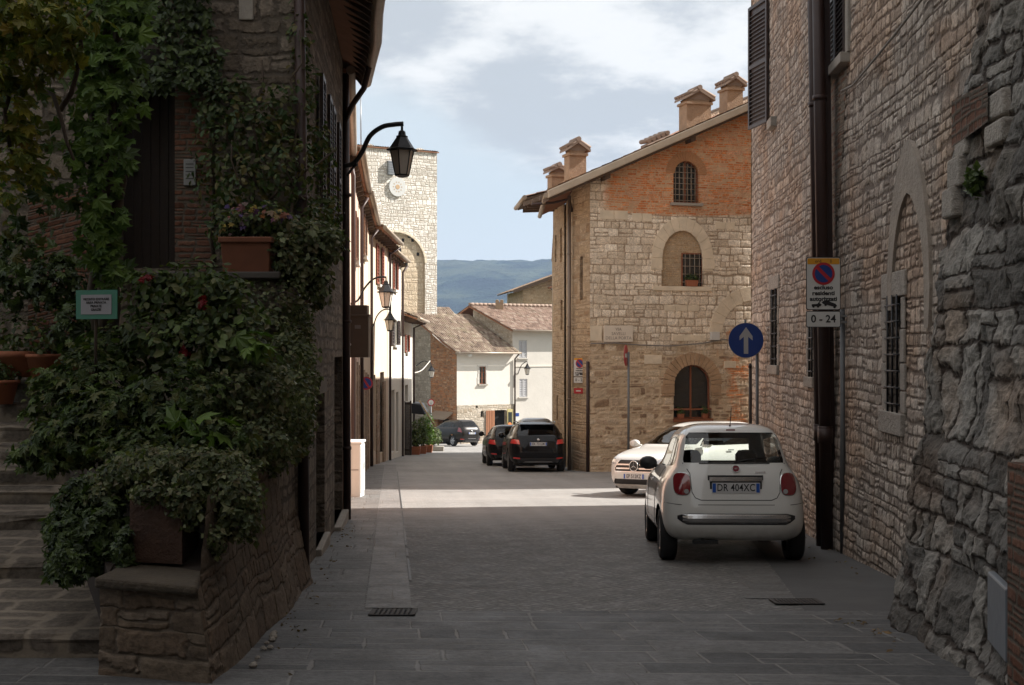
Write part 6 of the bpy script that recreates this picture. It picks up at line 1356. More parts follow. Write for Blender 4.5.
# ------------------------------------------------------------------ signs on poles
def face_M(c, yaw=0.):
    """text space (x right, y up) standing upright facing -Y, turned by yaw"""
    return Matrix.Translation(c) @ Matrix.Rotation(yaw, 4, 'Z') @ Matrix.Rotation(R(90), 4, 'X')
def rrect(w, h, r, n=5):
    pts = []
    for (cx, cy, a0) in ((w/2-r, h/2-r, 0), (-w/2+r, h/2-r, 90), (-w/2+r, -h/2+r, 180), (w/2-r, -h/2+r, 270)):
        for k in range(n+1): th = R(a0+90*k/n); pts.append((cx+r*math.cos(th), cy+r*math.sin(th)))
    return pts
def circ(r, n=40, c=(0, 0), a0=0, a1=360): return [(c[0]+r*math.cos(R(a0+(a1-a0)*k/n)), c[1]+r*math.sin(R(a0+(a1-a0)*k/n))) for k in range(n)]
def ring_pts(mb, r0, r1, z0, z1, mi=0, n=40):
    for k in range(n):
        a, b_ = 2*math.pi*k/n, 2*math.pi*(k+1)/n; q = lambda r, t, z: (r*math.cos(t), r*math.sin(t), z)
        mb.quad(q(r0, a, z1), q(r1, a, z1), q(r1, b_, z1), q(r0, b_, z1), mi)
def plate(mb, pts, z0, z1, mi=0):
    n = len(pts); i = len(mb.v); mb.v += [(x, y, z0) for x, y in pts]+[(x, y, z1) for x, y in pts]
    mb.f.append(tuple(i+n-1-k for k in range(n))); mb.f.append(tuple(i+n+k for k in range(n)))
    for k in range(n): mb.f.append((i+k, i+(k+1) % n, i+n+(k+1) % n, i+n+k))
    mb.mi += [mi]*(n+2); mb.sm += [False]*(n+2)
def put(mb, M_, name, mat, parent, **k): mb.xform(M_); return mb.build(name, mat, parent, **k)
def nopark_disc(Mx, parent, r=.14, z=0.):
    mb = MB(); plate(mb, circ(r), z, z+.003); d_ = put(mb, Mx, 'disc', M['red'], parent)
    mb = MB(); plate(mb, circ(r*.78), z+.0035, z+.005); o = put(mb, Mx, 'blue_field', M['blue'], d_); o.matrix_parent_inverse = Matrix()
    mb = MB(); w = r*.11
    plate(mb, [(-r*.6-w, r*.6-w), (-r*.6+w, r*.6+w), (r*.6+w, -r*.6+w), (r*.6-w, -r*.6-w)], z+.0055, z+.007); o = put(mb, Mx, 'diagonal_bar', M['red'], d_); o.matrix_parent_inverse = Matrix()
def tow_icon(Mx, parent, s=1.):
    mb = MB()
    plate(mb, [(-.15*s, -.02*s), (-.05*s, -.02*s), (-.03*s, .0), (-.06*s, .02*s), (-.09*s, .01*s), (-.15*s, .005*s)], .004, .006)
    plate(mb, [(-.09*s, .0), (-.045*s, .055*s), (-.035*s, .05*s), (-.075*s, .0)], .0045, .0065)
    plate(mb, circ(.014*s, 12, (-.13*s, -.022*s)), .0045, .0065); plate(mb, circ(.014*s, 12, (-.075*s, -.022*s)), .0045, .0065)
    car_ = [(-.03, .03), (.0, .052), (.045, .05), (.08, .03), (.13, .012), (.15, -.012), (.14, -.026), (.09, -.018), (.0, .006), (-.02, .012)]
    plate(mb, [(x*s, y*s) for x, y in car_], .004, .006); plate(mb, circ(.015*s, 12, (.12*s, -.028*s)), .0045, .0065); plate(mb, circ(.015*s, 12, (.015*s, .0)), .0045, .0065)
    return put(mb, Mx, 'tow_pictogram', M['ink'], parent)
def parking_sign(name, label, c, yaw, W, H, loc, big=True, hs=.19):
    """c: centre of the main plate"""
    t = thing(name, label, 'road sign', loc); Mx = face_M(c, yaw)
    mb = MB(); plate(mb, rrect(W, H, .025), -.012, 0); p = put(mb, Mx, 'plate', M['ink'], t)
    mb = MB(); plate(mb, rrect(W-.018, H-.018, .02), .0005, .002); put(mb, Mx, 'white_face', M['white_paint'], t)
    Mo = Mx @ Matrix.Translation((0, H/2-.05, 0)); mb = MB(); plate(mb, rrect(W-.03, .07, .012), .0025, .0035); put(mb, Mo, 'orange_band', M['yellow'], t)
    text_mesh('lettering', 'ord.      0', .052, M['ink'], t, Mo @ Matrix.Translation((0, .0, .004)), depth=.0005, world=True)
    nopark_disc(Mx @ Matrix.Translation((0, H*.185, 0)), t, W*.325, .004)
    text_mesh('lettering', 'escluso\nresidenti\nautorizzati', .068*W/.41, M['ink'], t, Mx @ Matrix.Translation((0, -H*.185, .004)), depth=.0005, bold=.0026, sx=1.12, world=True)
    tow_icon(Mx @ Matrix.Translation((0.01, -H*.40, 0)), t, W/.41)
    M2 = Mx @ Matrix.Translation((0, -H/2-hs/2-.012, 0))
    mb = MB(); plate(mb, rrect(W, hs, .02), -.012, 0); put(mb, M2, 'lower_plate', M['ink'], t)
    mb = MB(); plate(mb, rrect(W-.016, hs-.016, .016), .0005, .002); put(mb, M2, 'lower_face', M['white_paint'], t)
    text_mesh('lettering', '0 - 24', .125*W/.41, M['ink'], t, M2 @ Matrix.Translation((0, 0, .004)), depth=.0005, bold=.002, world=True)
    return t, Mx
D = 15.15
c = at(823.4, 283.5, D); W = 34.6/F_*D; H = 53/F_*D
t, Mx = parking_sign('parking_sign', 'rectangular no parking sign with lower 0 - 24 plate in front of the brown drainpipe', c, 0, W, H, (3.86, D+.05, gz(D)))
px_ = at(843, 400, D+.06).x
mb = MB(); mb.tube([(px_, D+.08, gz(D)-.05), (px_, D+.08, at(0, 309, D).z)], .030, 12); mb.build('pole', M['pole'], t)
mb = MB(); 
for z in (at(0, 322, D).z, at(0, 316, D).z): mb.box(c.x-.1, px_+.035, D+.02, D+.05, z-.012, z+.012)
mb.build('bracket', M['grey_metal'], t)
# round blue arrow sign
D = 22.3; c = at(746, 340.3, D); r = 17.6/F_*D
t = thing('direction_sign', 'round blue sign with pale upward arrow on a pole beyond the white hatchback', 'road sign', (4.2, D, gz(D))); Mx = face_M(c, R(-3))
mb = MB(); plate(mb, circ(r, 48), -.012, 0); put(mb, Mx, 'rim', M['grey_metal'], t)
mb = MB(); plate(mb, circ(r*.975, 48), .0008, .003); put(mb, Mx, 'disc', M['blue'], t)
a = r/.30
mb = MB(); plate(mb, [(-.038*a, -.23*a), (.038*a, -.23*a), (.038*a, .06*a), (.11*a, .0), (.11*a, .07*a), (0, .225*a), (-.11*a, .07*a), (-.11*a, .0), (-.038*a, .06*a)], .0035, .005); put(mb, Mx, 'arrow', M['arrow'], t, fix=False)
pxx = at(757.8, 400, D).x
mb = MB(); mb.tube([(pxx, D+.06, gz(D)-.05), (pxx, D+.06, c.z-.05)], .028, 12); mb.tube([(c.x, D+.06, c.z-.1), (c.x, D+.06, c.z+r+.06)], .02, 10); mb.tube([(pxx, D+.06, c.z-.1), (c.x, D+.06, c.z-.1)], .02, 8); mb.build('pole', M['pole'], t)
t = thing('slim_post', 'bare dark post beside the pole of the round blue sign', 'post', (4.15, 23.6, gz(23.6)))
x_ = at(750.3, 400, 23.4).x; mb = MB(); mb.tube([(x_, 23.4, gz(23.4)-.05), (x_, 23.4, at(0, 366, 23.4).z)], .03, 10); mb.build('post', M['darkwood'], t); mb = MB(); mb.lathe([(.0, .05), (.025, .035), (.036, 0), (.034, -.03)], 10, (x_, 23.4, at(0, 366, 23.4).z)); mb.build('cap', M['black'], t)
# no entry sign seen almost edge-on
D = 37.; c = at(626.2, 355.5, D); t = thing('no_entry_sign', 'red no entry sign seen nearly edge-on on a grey pole before the corner house', 'road sign', (c.x, D, gz(D))); Mx = face_M(c, R(74))
mb = MB(); plate(mb, circ(.30, 40), -.01, 0); put(mb, Mx, 'disc', M['red'], t)
mb = MB(); plate(mb, rrect(.42, .11, .01), .001, .003); put(mb, Mx, 'white_bar', M['white_paint'], t)
mb = MB(); plate(mb, circ(.295, 40), -.014, -.011); put(mb, Mx, 'back', M['signback'], t)
xp = at(628.6, 400, D).x; mb = MB(); mb.tube([(xp, D+.03, gz(D)-.05), (xp, D+.03, c.z+.1)], .035, 10); mb.build('pole', M['pole'], t)
# parking sign on the chamfer of the corner house
u_, z_ = PK.uz(581.5, 367); c = PK.P(u_, z_, .06); yaw = math.atan2(PK.d.y, PK.d.x)
t, Mx = parking_sign('wall_parking_sign', 'small no parking sign mounted on the chamfered corner of the stone corner house', c, yaw*.4, .42, .60, c, hs=.19)
r_ = thing('hydrant_sign', 'small red sign fixed to the wall under the parking sign of the corner house', 'sign', at(579.5, 391, 40.3)); Mx2 = face_M(Vector((c.x-.04, c.y-.02, at(0, 391, 40.4).z)), yaw*.4)
mb = MB(); plate(mb, rrect(.30, .17, .01), 0, .01); put(mb, Mx2, 'plate', M['red'], r_); mb = MB(); plate(mb, [(-.08, -.02), (.08, -.02), (.08, .02), (-.08, .02)], .011, .013); put(mb, Mx2, 'lettering', M['white_paint'], r_)
# street name plaque
ua_, z1 = PC.uz(603, 325.5); ub_, z0 = PC.uz(632, 342); 
t = thing('street_name_plaque', 'pale marble street name plaque on the corner house front', 'plaque', PC.P((ua_+ub_)/2, (z0+z1)/2)); mb = MB(); PC.box(mb, ua_, ub_, z0, z1, .04, .085); mb.build('slab', M['marble'], t, bevel=.012)
Mx = Matrix.Translation(PC.P((ua_+ub_)/2, (z0+z1)/2, .088)) @ Matrix.Rotation(math.atan2(PC.d.y, PC.d.x), 4, 'Z') @ Matrix.Rotation(R(90), 4, 'X')
text_mesh('lettering', 'VIA\nSAVELLI\nDELLA PORTA', .135, M['brownink'], t, Mx, depth=.001, world=True)
# no parking disc down the left wall
D = 36.; c = at(366.3, 383.3, D); t = thing('no_parking_disc', 'small round blue and red no parking disc on a wall bracket down the left side', 'road sign', c); Mx = face_M(c, R(12)) @ Matrix.Rotation(R(-12), 4, 'Z')
mb = MB(); plate(mb, circ(.185, 32), -.01, 0); put(mb, Mx, 'back', M['signback'], t); nopark_disc(Mx, t, .18, .001)
mb = MB(); mb.tube([(c.x, D+.02, c.z), (c.x-.35, D+.1, c.z)], .018, 6); mb.build('bracket', M['grey_metal'], t)
# round sign at the bend
D = 70.; c = at(431, 402.5, D); t = thing('round_white_sign', 'small round white sign with red rim among the plants at the bend', 'road sign', (c.x, D, gz(D))); Mx = face_M(c, 0)
mb = MB(); plate(mb, circ(.19, 28), -.01, 0); put(mb, Mx, 'rim', M['red'], t); mb = MB(); plate(mb, circ(.14, 28), .002, .004); put(mb, Mx, 'disc', M['white_paint'], t)
mb = MB(); mb.tube([(c.x, D+.02, gz(D)), (c.x, D+.02, c.z)], .03, 8); mb.build('pole', M['pole'], t)

# ------------------------------------------------------------------ lanterns on brackets
def lantern(name, label, c, h, wallp, arch, group='wall lanterns on curved iron brackets', thick=.02):
    """c: hanging point (top of finial); wallp: point on the wall"""
    t = thing(name, label, 'wall lamp', wallp, group=group); c = Vector(c); s = h/.77
    mb = MB(); body = [(.085, -.77), (.10, -.75), (.17, -.40)]
    g = MB(); g.lathe([(r*s, z*s) for r, z in body], 6, c, smooth=False, a0=.3)
    fr = MB()
    for k in range(6):
        th = .3+2*math.pi*k/6; fr.tube([c+Vector((.103*s*math.cos(th), .103*s*math.sin(th), -.755*s)), c+Vector((.178*s*math.cos(th), .178*s*math.sin(th), -.395*s))], .009*s, 5)
    fr.lathe([(.0, -.80*s), (.06*s, -.79*s), (.11*s, -.77*s), (.11*s, -.75*s), (.08*s, -.74*s)], 6, c, smooth=False, a0=.3)
    cp = MB(); cp.lathe([(.23*s, -.40*s), (.235*s, -.375*s), (.19*s, -.36*s), (.085*s, -.20*s), (.09*s, -.18*s), (.06*s, -.165*s), (.05*s, -.11*s), (.02*s, -.09*s), (.016*s, 0)], 6, c, smooth=False, a0=.3)
    g.build('lamp_glass', M['lampglass'], t); fr.build('lamp_frame', M['black'], t); cp.build('lamp_cap', M['black'], t)
    ar = MB(); ar.tube([Vector(p) for p in arch], thick, 8); ar.build('bracket', M['black'], t); return t
def curve(pts, n=8):
    pts = [Vector(p) for p in pts]; out = []
    for i in range(len(pts)-1):
        p0 = pts[max(i-1, 0)]; p1 = pts[i]; p2 = pts[i+1]; p3 = pts[min(i+2, len(pts)-1)]
        for k in range(n): q = k/n; out.append(.5*((2*p1)+(-p0+p2)*q+(2*p0-5*p1+4*p2-p3)*q*q+(-p0+3*p1-3*p2+p3)*q**3))
    return out+[pts[-1]]
D = 20.
lantern('wall_lantern', 'large black lantern hanging from a curved arm high on the creeper-covered house', at(402, 124, D), .80, at(346, 165, D), curve([at(345, 166, D), at(354, 163, D), at(362, 152, D), at(370, 136, D), at(382, 127, D), at(394, 124.5, D), at(403.5, 123.8, D)]), thick=.038)
mb = MB(); mb.tube(curve([at(347, 176, D), at(352, 169, D), at(357, 164, D)]), .02, 6); o = mb.build('bracket_stay', M['black'], bpy.data.objects['wall_lantern']); 
lantern('wall_lantern', 'pale lit-side lantern on a curved arm, upper of the two down the terrace', at(386, 277, 30), .70, at(351, 300, 30), curve([at(350, 304, 30), at(358, 300, 30), at(364, 289, 30), at(372, 280, 30), at(380, 277, 30), at(386.5, 277.3, 30)]), thick=.022)
lantern('wall_lantern', 'smaller lantern hanging just below the pale one further down the terrace', at(390, 309, 44), .74, at(370, 330, 44), curve([at(368, 331, 44), at(373, 326, 44), at(377, 316, 44), at(383, 310, 44), at(390.5, 309.2, 44)]), thick=.022)
lantern('wall_lantern', 'pale lantern slung beside the brick flank of the small white house', at(431.5, 364, 82), .85, at(425, 360, 82), curve([at(416, 366, 82), at(424, 361, 82), at(431.5, 364.2, 82)]), thick=.025)
q0 = PH.uz(516, 376); lantern('wall_lantern', 'lantern on an iron bracket on the pale plastered wall right of the white house', PH.P(PH.u_of(524)-.2, PH.uz(523, 362)[1], .75), .9, PH.P(.1, q0[1], .0), curve([PH.P(PH.u_of(515.5)+.2, PH.uz(515, 374)[1], 0), PH.P(PH.u_of(515.5)+.3, PH.uz(516, 365)[1], .35), PH.P(PH.u_of(524)-.2, PH.uz(520, 361)[1], .75)]), thick=.03)
# overhead cables by the brick flank
t = thing('overhead_cable', 'pale cable sagging from the terrace across the brick flank', 'cable', at(405, 372, 70)); mb = MB()
mb.tube(curve([at(414, 373, 66), at(422, 370, 74), at(430, 361, 82)]), .03, 6); mb.tube(curve([at(432, 334, 91), at(442, 343, 91), at(452, 350, 90.5), at(460, 353, 89.4)]), .035, 6); mb.build('cable', plain('pale_cable', (.5, .45, .4), .7), t)
t = thing('security_lamp', 'white bulkhead lamp under the eaves of the small white house', 'lamp', at(467, 355, 90)); mb = MB(); mb.lathe([(0, -.2), (.13, -.15), (.16, .0), (.1, .12), (0, .14)], 12, PG.P(PG.u_of(467), PG.uz(467, 354)[1], .35)); mb.build('housing', M['white_paint'], t)
mb = MB(); mb.tube([PG.P(PG.u_of(464), PG.uz(464, 351)[1], .0), PG.P(PG.u_of(467), PG.uz(467, 353)[1], .3)], .04, 6); mb.build('bracket', M['grey_metal'], t)
t = thing('thin_antenna', 'thin vertical aerial rising behind the gutter of the creeper-covered house', 'antenna', at(361, 140, 27)); mb = MB(); mb.tube([at(361, 152, 27), at(360.7, 96, 27)], .012, 5); mb.build('mast', M['grey_metal'], t)

# ------------------------------------------------------------------ cabinets on the left
a0 = gz(26.6)
t = thing('utility_cabinet', 'cream two-door utility cabinet standing in sunlight against the left wall', 'cabinet', (-3.3, 27, a0)); x0 = -3.50; x1 = -3.10
mb = MB(); mb.box(x0, x1, 26.6, 27.3, a0-.05, at(0, 441, 26.8).z-.05); mb.build('body', M['cabinet'], t, bevel=.012)
mb = MB(); zt = at(0, 441, 26.8).z; mb.box(x0-.02, x1+.03, 26.57, 27.33, zt-.05, zt); mb.build('lid', M['cabinet'], t, bevel=.015)
for ya, yb2 in ((26.63, 26.94), (26.96, 27.27)): mb = MB(); mb.box(x1+.001, x1+.014, ya, yb2, a0+.08, zt-.09); d_ = mb.build('door', M['cabinet'], t, bevel=.004); k = MB(); k.box(x1+.014, x1+.03, yb2-.08, yb2-.05, a0+.55, a0+.68); k_ = k.build('handle', M['grey_metal'], d_); k_.matrix_parent_inverse = Matrix()
mb = MB(); mb.box(x0+.04, x0+.36, 26.590, 26.599, a0+.55, a0+.57); mb.box(x0+.2, x0+.204, 26.590, 26.599, a0+.05, zt-.1); mb.build('seam', M['signback'], t)
t = thing('wall_box', 'large brown-grey metal box jutting from the left wall above head height', 'electrical box', at(357, 332, 22)); D = 22.
a, b_ = at(346.5, 357.5, D), at(368.5, 305, D)
mb = MB(); mb.box(a.x-.3, b_.x, D, D+.35, a.z, b_.z-.16); mb.build('body', M['brownbox'], t, bevel=.012)
mb = MB(); mb.box(a.x-.3, b_.x-.03, D+.03, D+.35, b_.z-.16, b_.z); mb.box(a.x-.3, b_.x+.012, D-.02, D+.37, b_.z-.20, b_.z-.155); mb.build('lid', M['brownbox'], t, bevel=.008)
mb = MB(); mb.box(a.x+.14, a.x+.24, D-.004, D-.001, b_.z-.40, b_.z-.34); mb.build('label', M['signback'], t)
mb = MB(); mb.lathe([(0, -.01), (.022, -.008), (.022, .0)], 10, (a.x+.06, D-.002, a.z+.22), 'y'); mb.build('lock', M['white_paint'], t)

# ------------------------------------------------------------------ drain grates
def grate(name, label, x0, x1, y0, y1, nb, sk=0.):
    t = thing(name, label, 'drain', ((x0+x1)/2, y0, gz(y0)), group='iron drain grates'); z = lambda y: gz(y)+.011
    mb = MB(); q = lambda x, y, dz=0: (x, y, z(y)+dz)
    for (a, b_, c_, d_) in ((x0, x1, y0, y0+.02), (x0, x1, y1-.02, y1), (x0, x0+.02, y0, y1), (x1-.02, x1, y0, y1)): mb.hexa([q(a, c_), q(b_, c_), q(b_, d_), q(a, d_), q(a, c_, .006), q(b_, c_, .006), q(b_, d_, .006), q(a, d_, .006)])
    mb.build('frame', plain('rusty_iron', (.05, .042, .037), .7, .3, vary=.3), t)
    mb = MB(); mb.quad(q(x0+.02, y0+.02, -.002), q(x1-.02, y0+.02, -.002), q(x1-.02, y1-.02, -.002), q(x0+.02, y1-.02, -.002)); mb.build('pit', M['dark'], t)
    mb = MB()
    for k in range(nb): a = x0+.03+(x1-x0-.06)*k/(nb-1); mb.hexa([q(a-.011, y0), q(a+.011, y0), q(a+.011, y1), q(a-.011, y1), q(a-.011, y0, .005), q(a+.011, y0, .005), q(a+.011, y1, .005), q(a-.011, y1, .005)])
    mb.build('bars', bpy.data.materials['rusty_iron'], t)
g0 = at(369, 617, 10.4); grate('drain_grate', 'iron drain grate at the near end of the gutter strip on the left', g0.x, at(415.5, 0, 10.4).x, 10.32, 10.68, 9)
grate('drain_grate', 'iron drain grate in the paving behind the white hatchback', at(772, 0, 11.1).x, at(821, 0, 11.1).x, 10.95, 11.28, 12)

# ------------------------------------------------------------------ flower pots on the corner house sills
for (lab, px, py, pl, pz, w_, o_) in (('terracotta trough of greenery on the sill of the arched niche', 692, 285, PC, nz0+.005, .40, -.02), ('terracotta pot with plant at the left end of the arched door sill', 681, 419, PC, dzs+.015, .2, -.03), ('terracotta pot with plant at the right end of the arched door sill', 705, 419, PC, dzs+.015, .17, -.03)):
    u = pl.u_of(px); t = thing('sill_planter', lab, 'flower pot', pl.P(u, pz, o_)); h_ = .2 if w_ > .3 else .16
    mb = MB(); P = lambda a, z, o: pl.P(u+a, pz+z, o_+o)
    mb.hexa([P(-w_*.42, 0, -.07), P(w_*.42, 0, -.07), P(w_*.42, 0, .07), P(-w_*.42, 0, .07), P(-w_*.5, h_, -.09), P(w_*.5, h_, -.09), P(w_*.5, h_, .09), P(-w_*.5, h_, .09)]); mb.build('trough', M['terracotta'], t, bevel=.008)
    leaves('foliage', [(tuple(P(0, h_+.08, 0)), (w_*.55, .1, .12))], 260, .06, M['leaf_mid'], t, 'oval', .8, 60+px)

# ------------------------------------------------------------------ restaurant front and its plants at the bend
D = 61.; t = thing('wooden_screen', 'dark brown wooden screen of the outdoor seating on the left side', 'screen', (-4.7, D, gz(D)))
mb = MB(); a, b_ = at(404.5, 0, 60).x, at(410.5, 0, 60).x; zt = at(0, 402, 60).z
for k in range(7): x_ = a+(b_-a)*k/7; mb.box(x_, x_+(b_-a)/7-.008, 60, 60.06, gz(60), zt)
mb.box(a-.02, b_+.02, 59.97, 60.0, zt-.12, zt-.04); mb.box(a-.02, b_+.02, 59.97, 60., gz(60)+.2, gz(60)+.28); mb.build('boards', M['darkwood'], t)
mb = MB(); mb.box(a-.05, a+.03, 59.96, 60.1, gz(60)-.02, zt+.05); mb.box(b_-.03, b_+.05, 59.96, 60.1, gz(60)-.02, zt+.05); mb.build('posts', M['darkwood'], t)
t = thing('dark_parasol', 'dark closed-in awning over the outdoor tables at the bend', 'awning', at(420, 405, 66)); 
mb = MB(); c = at(418, 398, 64); 
mb.hexa([c+Vector((-.45, -.5, -.72)), c+Vector((.4, -.5, -.80)), c+Vector((.4, 2., -.80)), c+Vector((-.45, 2., -.62)), c+Vector((-.3, -.45, -.25)), c+Vector((.15, -.45, -.30)), c+Vector((.15, 2., -.30)), c+Vector((-.3, 2., -.25))]); mb.build('canopy', plain('dark_grey_canvas', (.012, .014, .018), .8), t, bevel=.05)
mb = MB(); mb.tube([c+Vector((.1, -.5, -.1)), c+Vector((.85, -.5, -1.35))], .04, 6); mb.build('frame', plain('pale_wood_arm', (.5, .38, .24), .7), t); mb = MB(); mb.tube([c+Vector((-.5, 0, .1)), (c.x-.5, c.y, gz(64))], .04, 6); mb.build('post', M['black'], t)
spec = [(415, 459, 60.8, .30, 1.15, 'slim dark green bush in a terracotta pot next to the wooden screen'), (421.5, 457, 62.5, .28, 1.35, 'second potted bush from the wooden screen'), (427.5, 455, 65, .38, 1.5, 'taller light green bush in the pot row at the bend'), (434, 452, 68, .42, .75, 'low round bush at the far end of the pot row')]
for i, (px, py, D, r_, h_, lab) in enumerate(spec):
    c = Vector((at(px, 0, D).x, D, gz(D))); t = thing('potted_bush', lab, 'potted plant', c, group='potted bushes at the bend'); mb = MB()
    if i < 3: mb.hexa([c+Vector((-.22, -.2, 0)), c+Vector((.22, -.2, 0)), c+Vector((.22, .2, 0)), c+Vector((-.22, .2, 0)), c+Vector((-.27, -.25, .38)), c+Vector((.27, -.25, .38)), c+Vector((.27, .25, .38)), c+Vector((-.27, .25, .38))])
    else: mb.hexa([c+Vector((-.5, -.2, 0)), c+Vector((.5, -.2, 0)), c+Vector((.5, .2, 0)), c+Vector((-.5, .2, 0)), c+Vector((-.52, -.22, .25)), c+Vector((.52, -.22, .25)), c+Vector((.52, .22, .25)), c+Vector((-.52, .22, .25))])
    mb.build('pot', M['terracotta'] if i < 3 else M['greyblock'], t, bevel=.01)
    g_ = leaves('foliage', [(tuple(c+Vector((0, 0, .42+h_*.3))), (r_, r_, h_*.35)), (tuple(c+Vector((.03, 0, .42+h_*.7))), (r_*.75, r_*.75, h_*.35))], 900, .09, M['leaf_creeper'] if i == 2 else M['leaf_mid'], t, 'oval', .5, 70+i)
    stems(t, [[c+Vector((0, 0, .3)), c+Vector((0, 0, .4+h_*.5))]], .03)
# ------------------------------------------------------------------ cars
def paint(name, col, metal=0., rough=.3, coat=1.):
    m, t, b, out = newmat(name); p = t.objc()
    n = t.noise(p, 3., 3); f = t.m('MULTIPLY_ADD', n, .10, .95); c = t.mix(1., (*col, 1), t.comb(f, f, f), 'MULTIPLY')
    x, y, z = t.xyz(p); dirt = t.m('MULTIPLY', t.m('SUBTRACT', 1., t.step(z, .15, .55)), t.step(t.noise(p, 7., 5, .6), .35, .7))
    c = t.mix(t.m('MULTIPLY', dirt, .35 if col[0] > .1 else .02), c, (.22, .19, .15, 1))
    geo = t.node('ShaderNodeNewGeometry'); c = t.mix(geo.outputs['Backfacing'], c, (.02, .02, .02, 1))
    t.put(b.inputs['Base Color'], c); b.inputs['Metallic'].default_value = metal; b.inputs['Roughness'].default_value = rough
    b.inputs['Specular IOR Level'].default_value = .5 if col[0] > .1 else .15
    b.inputs['Coat Weight'].default_value = coat; b.inputs['Coat Roughness'].default_value = .03; return m
def glass(name, tint=(.30, .33, .32), rough=.0):
    m = bpy.data.materials.new(name); m.use_nodes = True; t = NT(m.node_tree); t.n.clear()
    out = t.node('ShaderNodeOutputMaterial'); tr = t.node('ShaderNodeBsdfTransparent'); tr.inputs[0].default_value = (*tint, 1)
    gl = t.node('ShaderNodeBsdfGlossy'); gl.inputs['Roughness'].default_value = .02; gl.inputs[0].default_value = (1, 1, 1, 1)
    lw_ = t.node('ShaderNodeLayerWeight'); lw_.inputs[0].default_value = .5; fr_ = t.m('MULTIPLY_ADD', t.m('POWER', lw_.outputs['Facing'], 5.), .9, .05); mx = t.node('ShaderNodeMixShader')
    t.l.new(fr_, mx.inputs[0]); t.l.new(tr.outputs[0], mx.inputs[1]); t.l.new(gl.outputs[0], mx.inputs[2]); t.l.new(mx.outputs[0], out.inputs[0]); return m
M['paint_white'] = paint('pearl_white_car_paint', (.70, .70, .67)); M['paint_black'] = paint('black_car_paint', (.006, .006, .007), rough=.25, coat=.3)
M['paint_dark'] = paint('dark_brown_grey_car_paint', (.018, .015, .014), .2, .3, .5); M['paint_silver'] = paint('grey_car_paint', (.20, .21, .22), .5)
M['glass'] = glass('tinted_car_glass', (.68, .71, .69)); M['glass_dk'] = glass('dark_privacy_glass', (.06, .065, .065)); M['glass_clear'] = glass('clear_car_glass', (.8, .83, .8))
M['rubber'] = plain('tyre_rubber', (.016, .016, .017), .85, vary=.2); M['alloy'] = plain('alloy_wheel', (.42, .42, .43), .3, .8, vary=.06)
M['chrome'] = plain('chrome_trim', (.66, .66, .66), .22, .75, vary=.03); M['lamp_red'] = plain('red_lamp_lens', (.19, .012, .018), .12, spec=.8, vary=.1, coat=1.)
M['lamp_hot'] = plain('bright_red_lamp_lens', (.62, .03, .03), .12, spec=.8, vary=.1, coat=1.); M['lamp_clear'] = plain('clear_lamp_lens', (.55, .56, .57), .08, .3, spec=.9, vary=.1, coat=1.)
M['trim'] = plain('black_plastic_trim', (.02, .02, .021), .55, vary=.1); M['seat'] = plain('dark_seat_fabric', (.03, .03, .033), .9); M['plate'] = plain('number_plate_white', (.62, .62, .62), .4, vary=.04)

def cut(bm, poly, ax, filt):
    """bisect faces passing filt by the edges of a convex polygon given in axes ax; returns the faces inside"""
    i, j = ax; k = 3-i-j; n = len(poly); cxp = sum(p[0] for p in poly)/n; cyp = sum(p[1] for p in poly)/n
    x0, x1 = min(p[0] for p in poly)-.08, max(p[0] for p in poly)+.08; y0, y1 = min(p[1] for p in poly)-.08, max(p[1] for p in poly)+.08
    def near(f): c = f.calc_center_median(); return filt(f, c) and x0 < c[i] < x1 and y0 < c[j] < y1
    for a in range(n):
        p, q = poly[a], poly[(a+1) % n]; nx, ny = q[1]-p[1], p[0]-q[0]; co = [0, 0, 0]; co[i], co[j] = p; no = [0, 0, 0]; no[i], no[j] = nx, ny
        fs = [f for f in bm.faces if near(f)]; ge = list({e for f in fs for e in f.edges})+list({v for f in fs for v in f.verts})+fs
        bmesh.ops.bisect_plane(bm, geom=ge, plane_co=co, plane_no=no, dist=1e-5)
    def inside(c):
        for a in range(n):
            p, q = poly[a], poly[(a+1) % n]; s = (q[0]-p[0])*(c[j]-p[1])-(q[1]-p[1])*(c[i]-p[0]); s0 = (q[0]-p[0])*(cyp-p[1])-(q[1]-p[1])*(cxp-p[0])
            if s*s0 < -1e-12: return False
        return True
    return [f for f in bm.faces if near(f) and inside(f.calc_center_median())]
def detach(bm, faces, name, mat, parent, push=0., solid=0.):
    vs = {}; V = []; F2 = []
    for f in faces:
        idx = []
        for v in f.verts:
            if v.index not in vs or vs[v.index][1] is not v: pass
            key = v
            if key not in vs: vs[key] = len(V); V.append(v.co+v.normal*push)
            idx.append(vs[key])
        F2.append(idx)
    me = bpy.data.meshes.new(name); me.from_pydata([tuple(v) for v in V], [], F2); me.materials.append(mat)
    for p in me.polygons: p.use_smooth = True
    o = bpy.data.objects.new(name, me); COL.objects.link(o); o.parent = parent
    if solid: s = o.modifiers.new('solid', 'SOLIDIFY'); s.thickness = solid; s.offset = 1
    return o
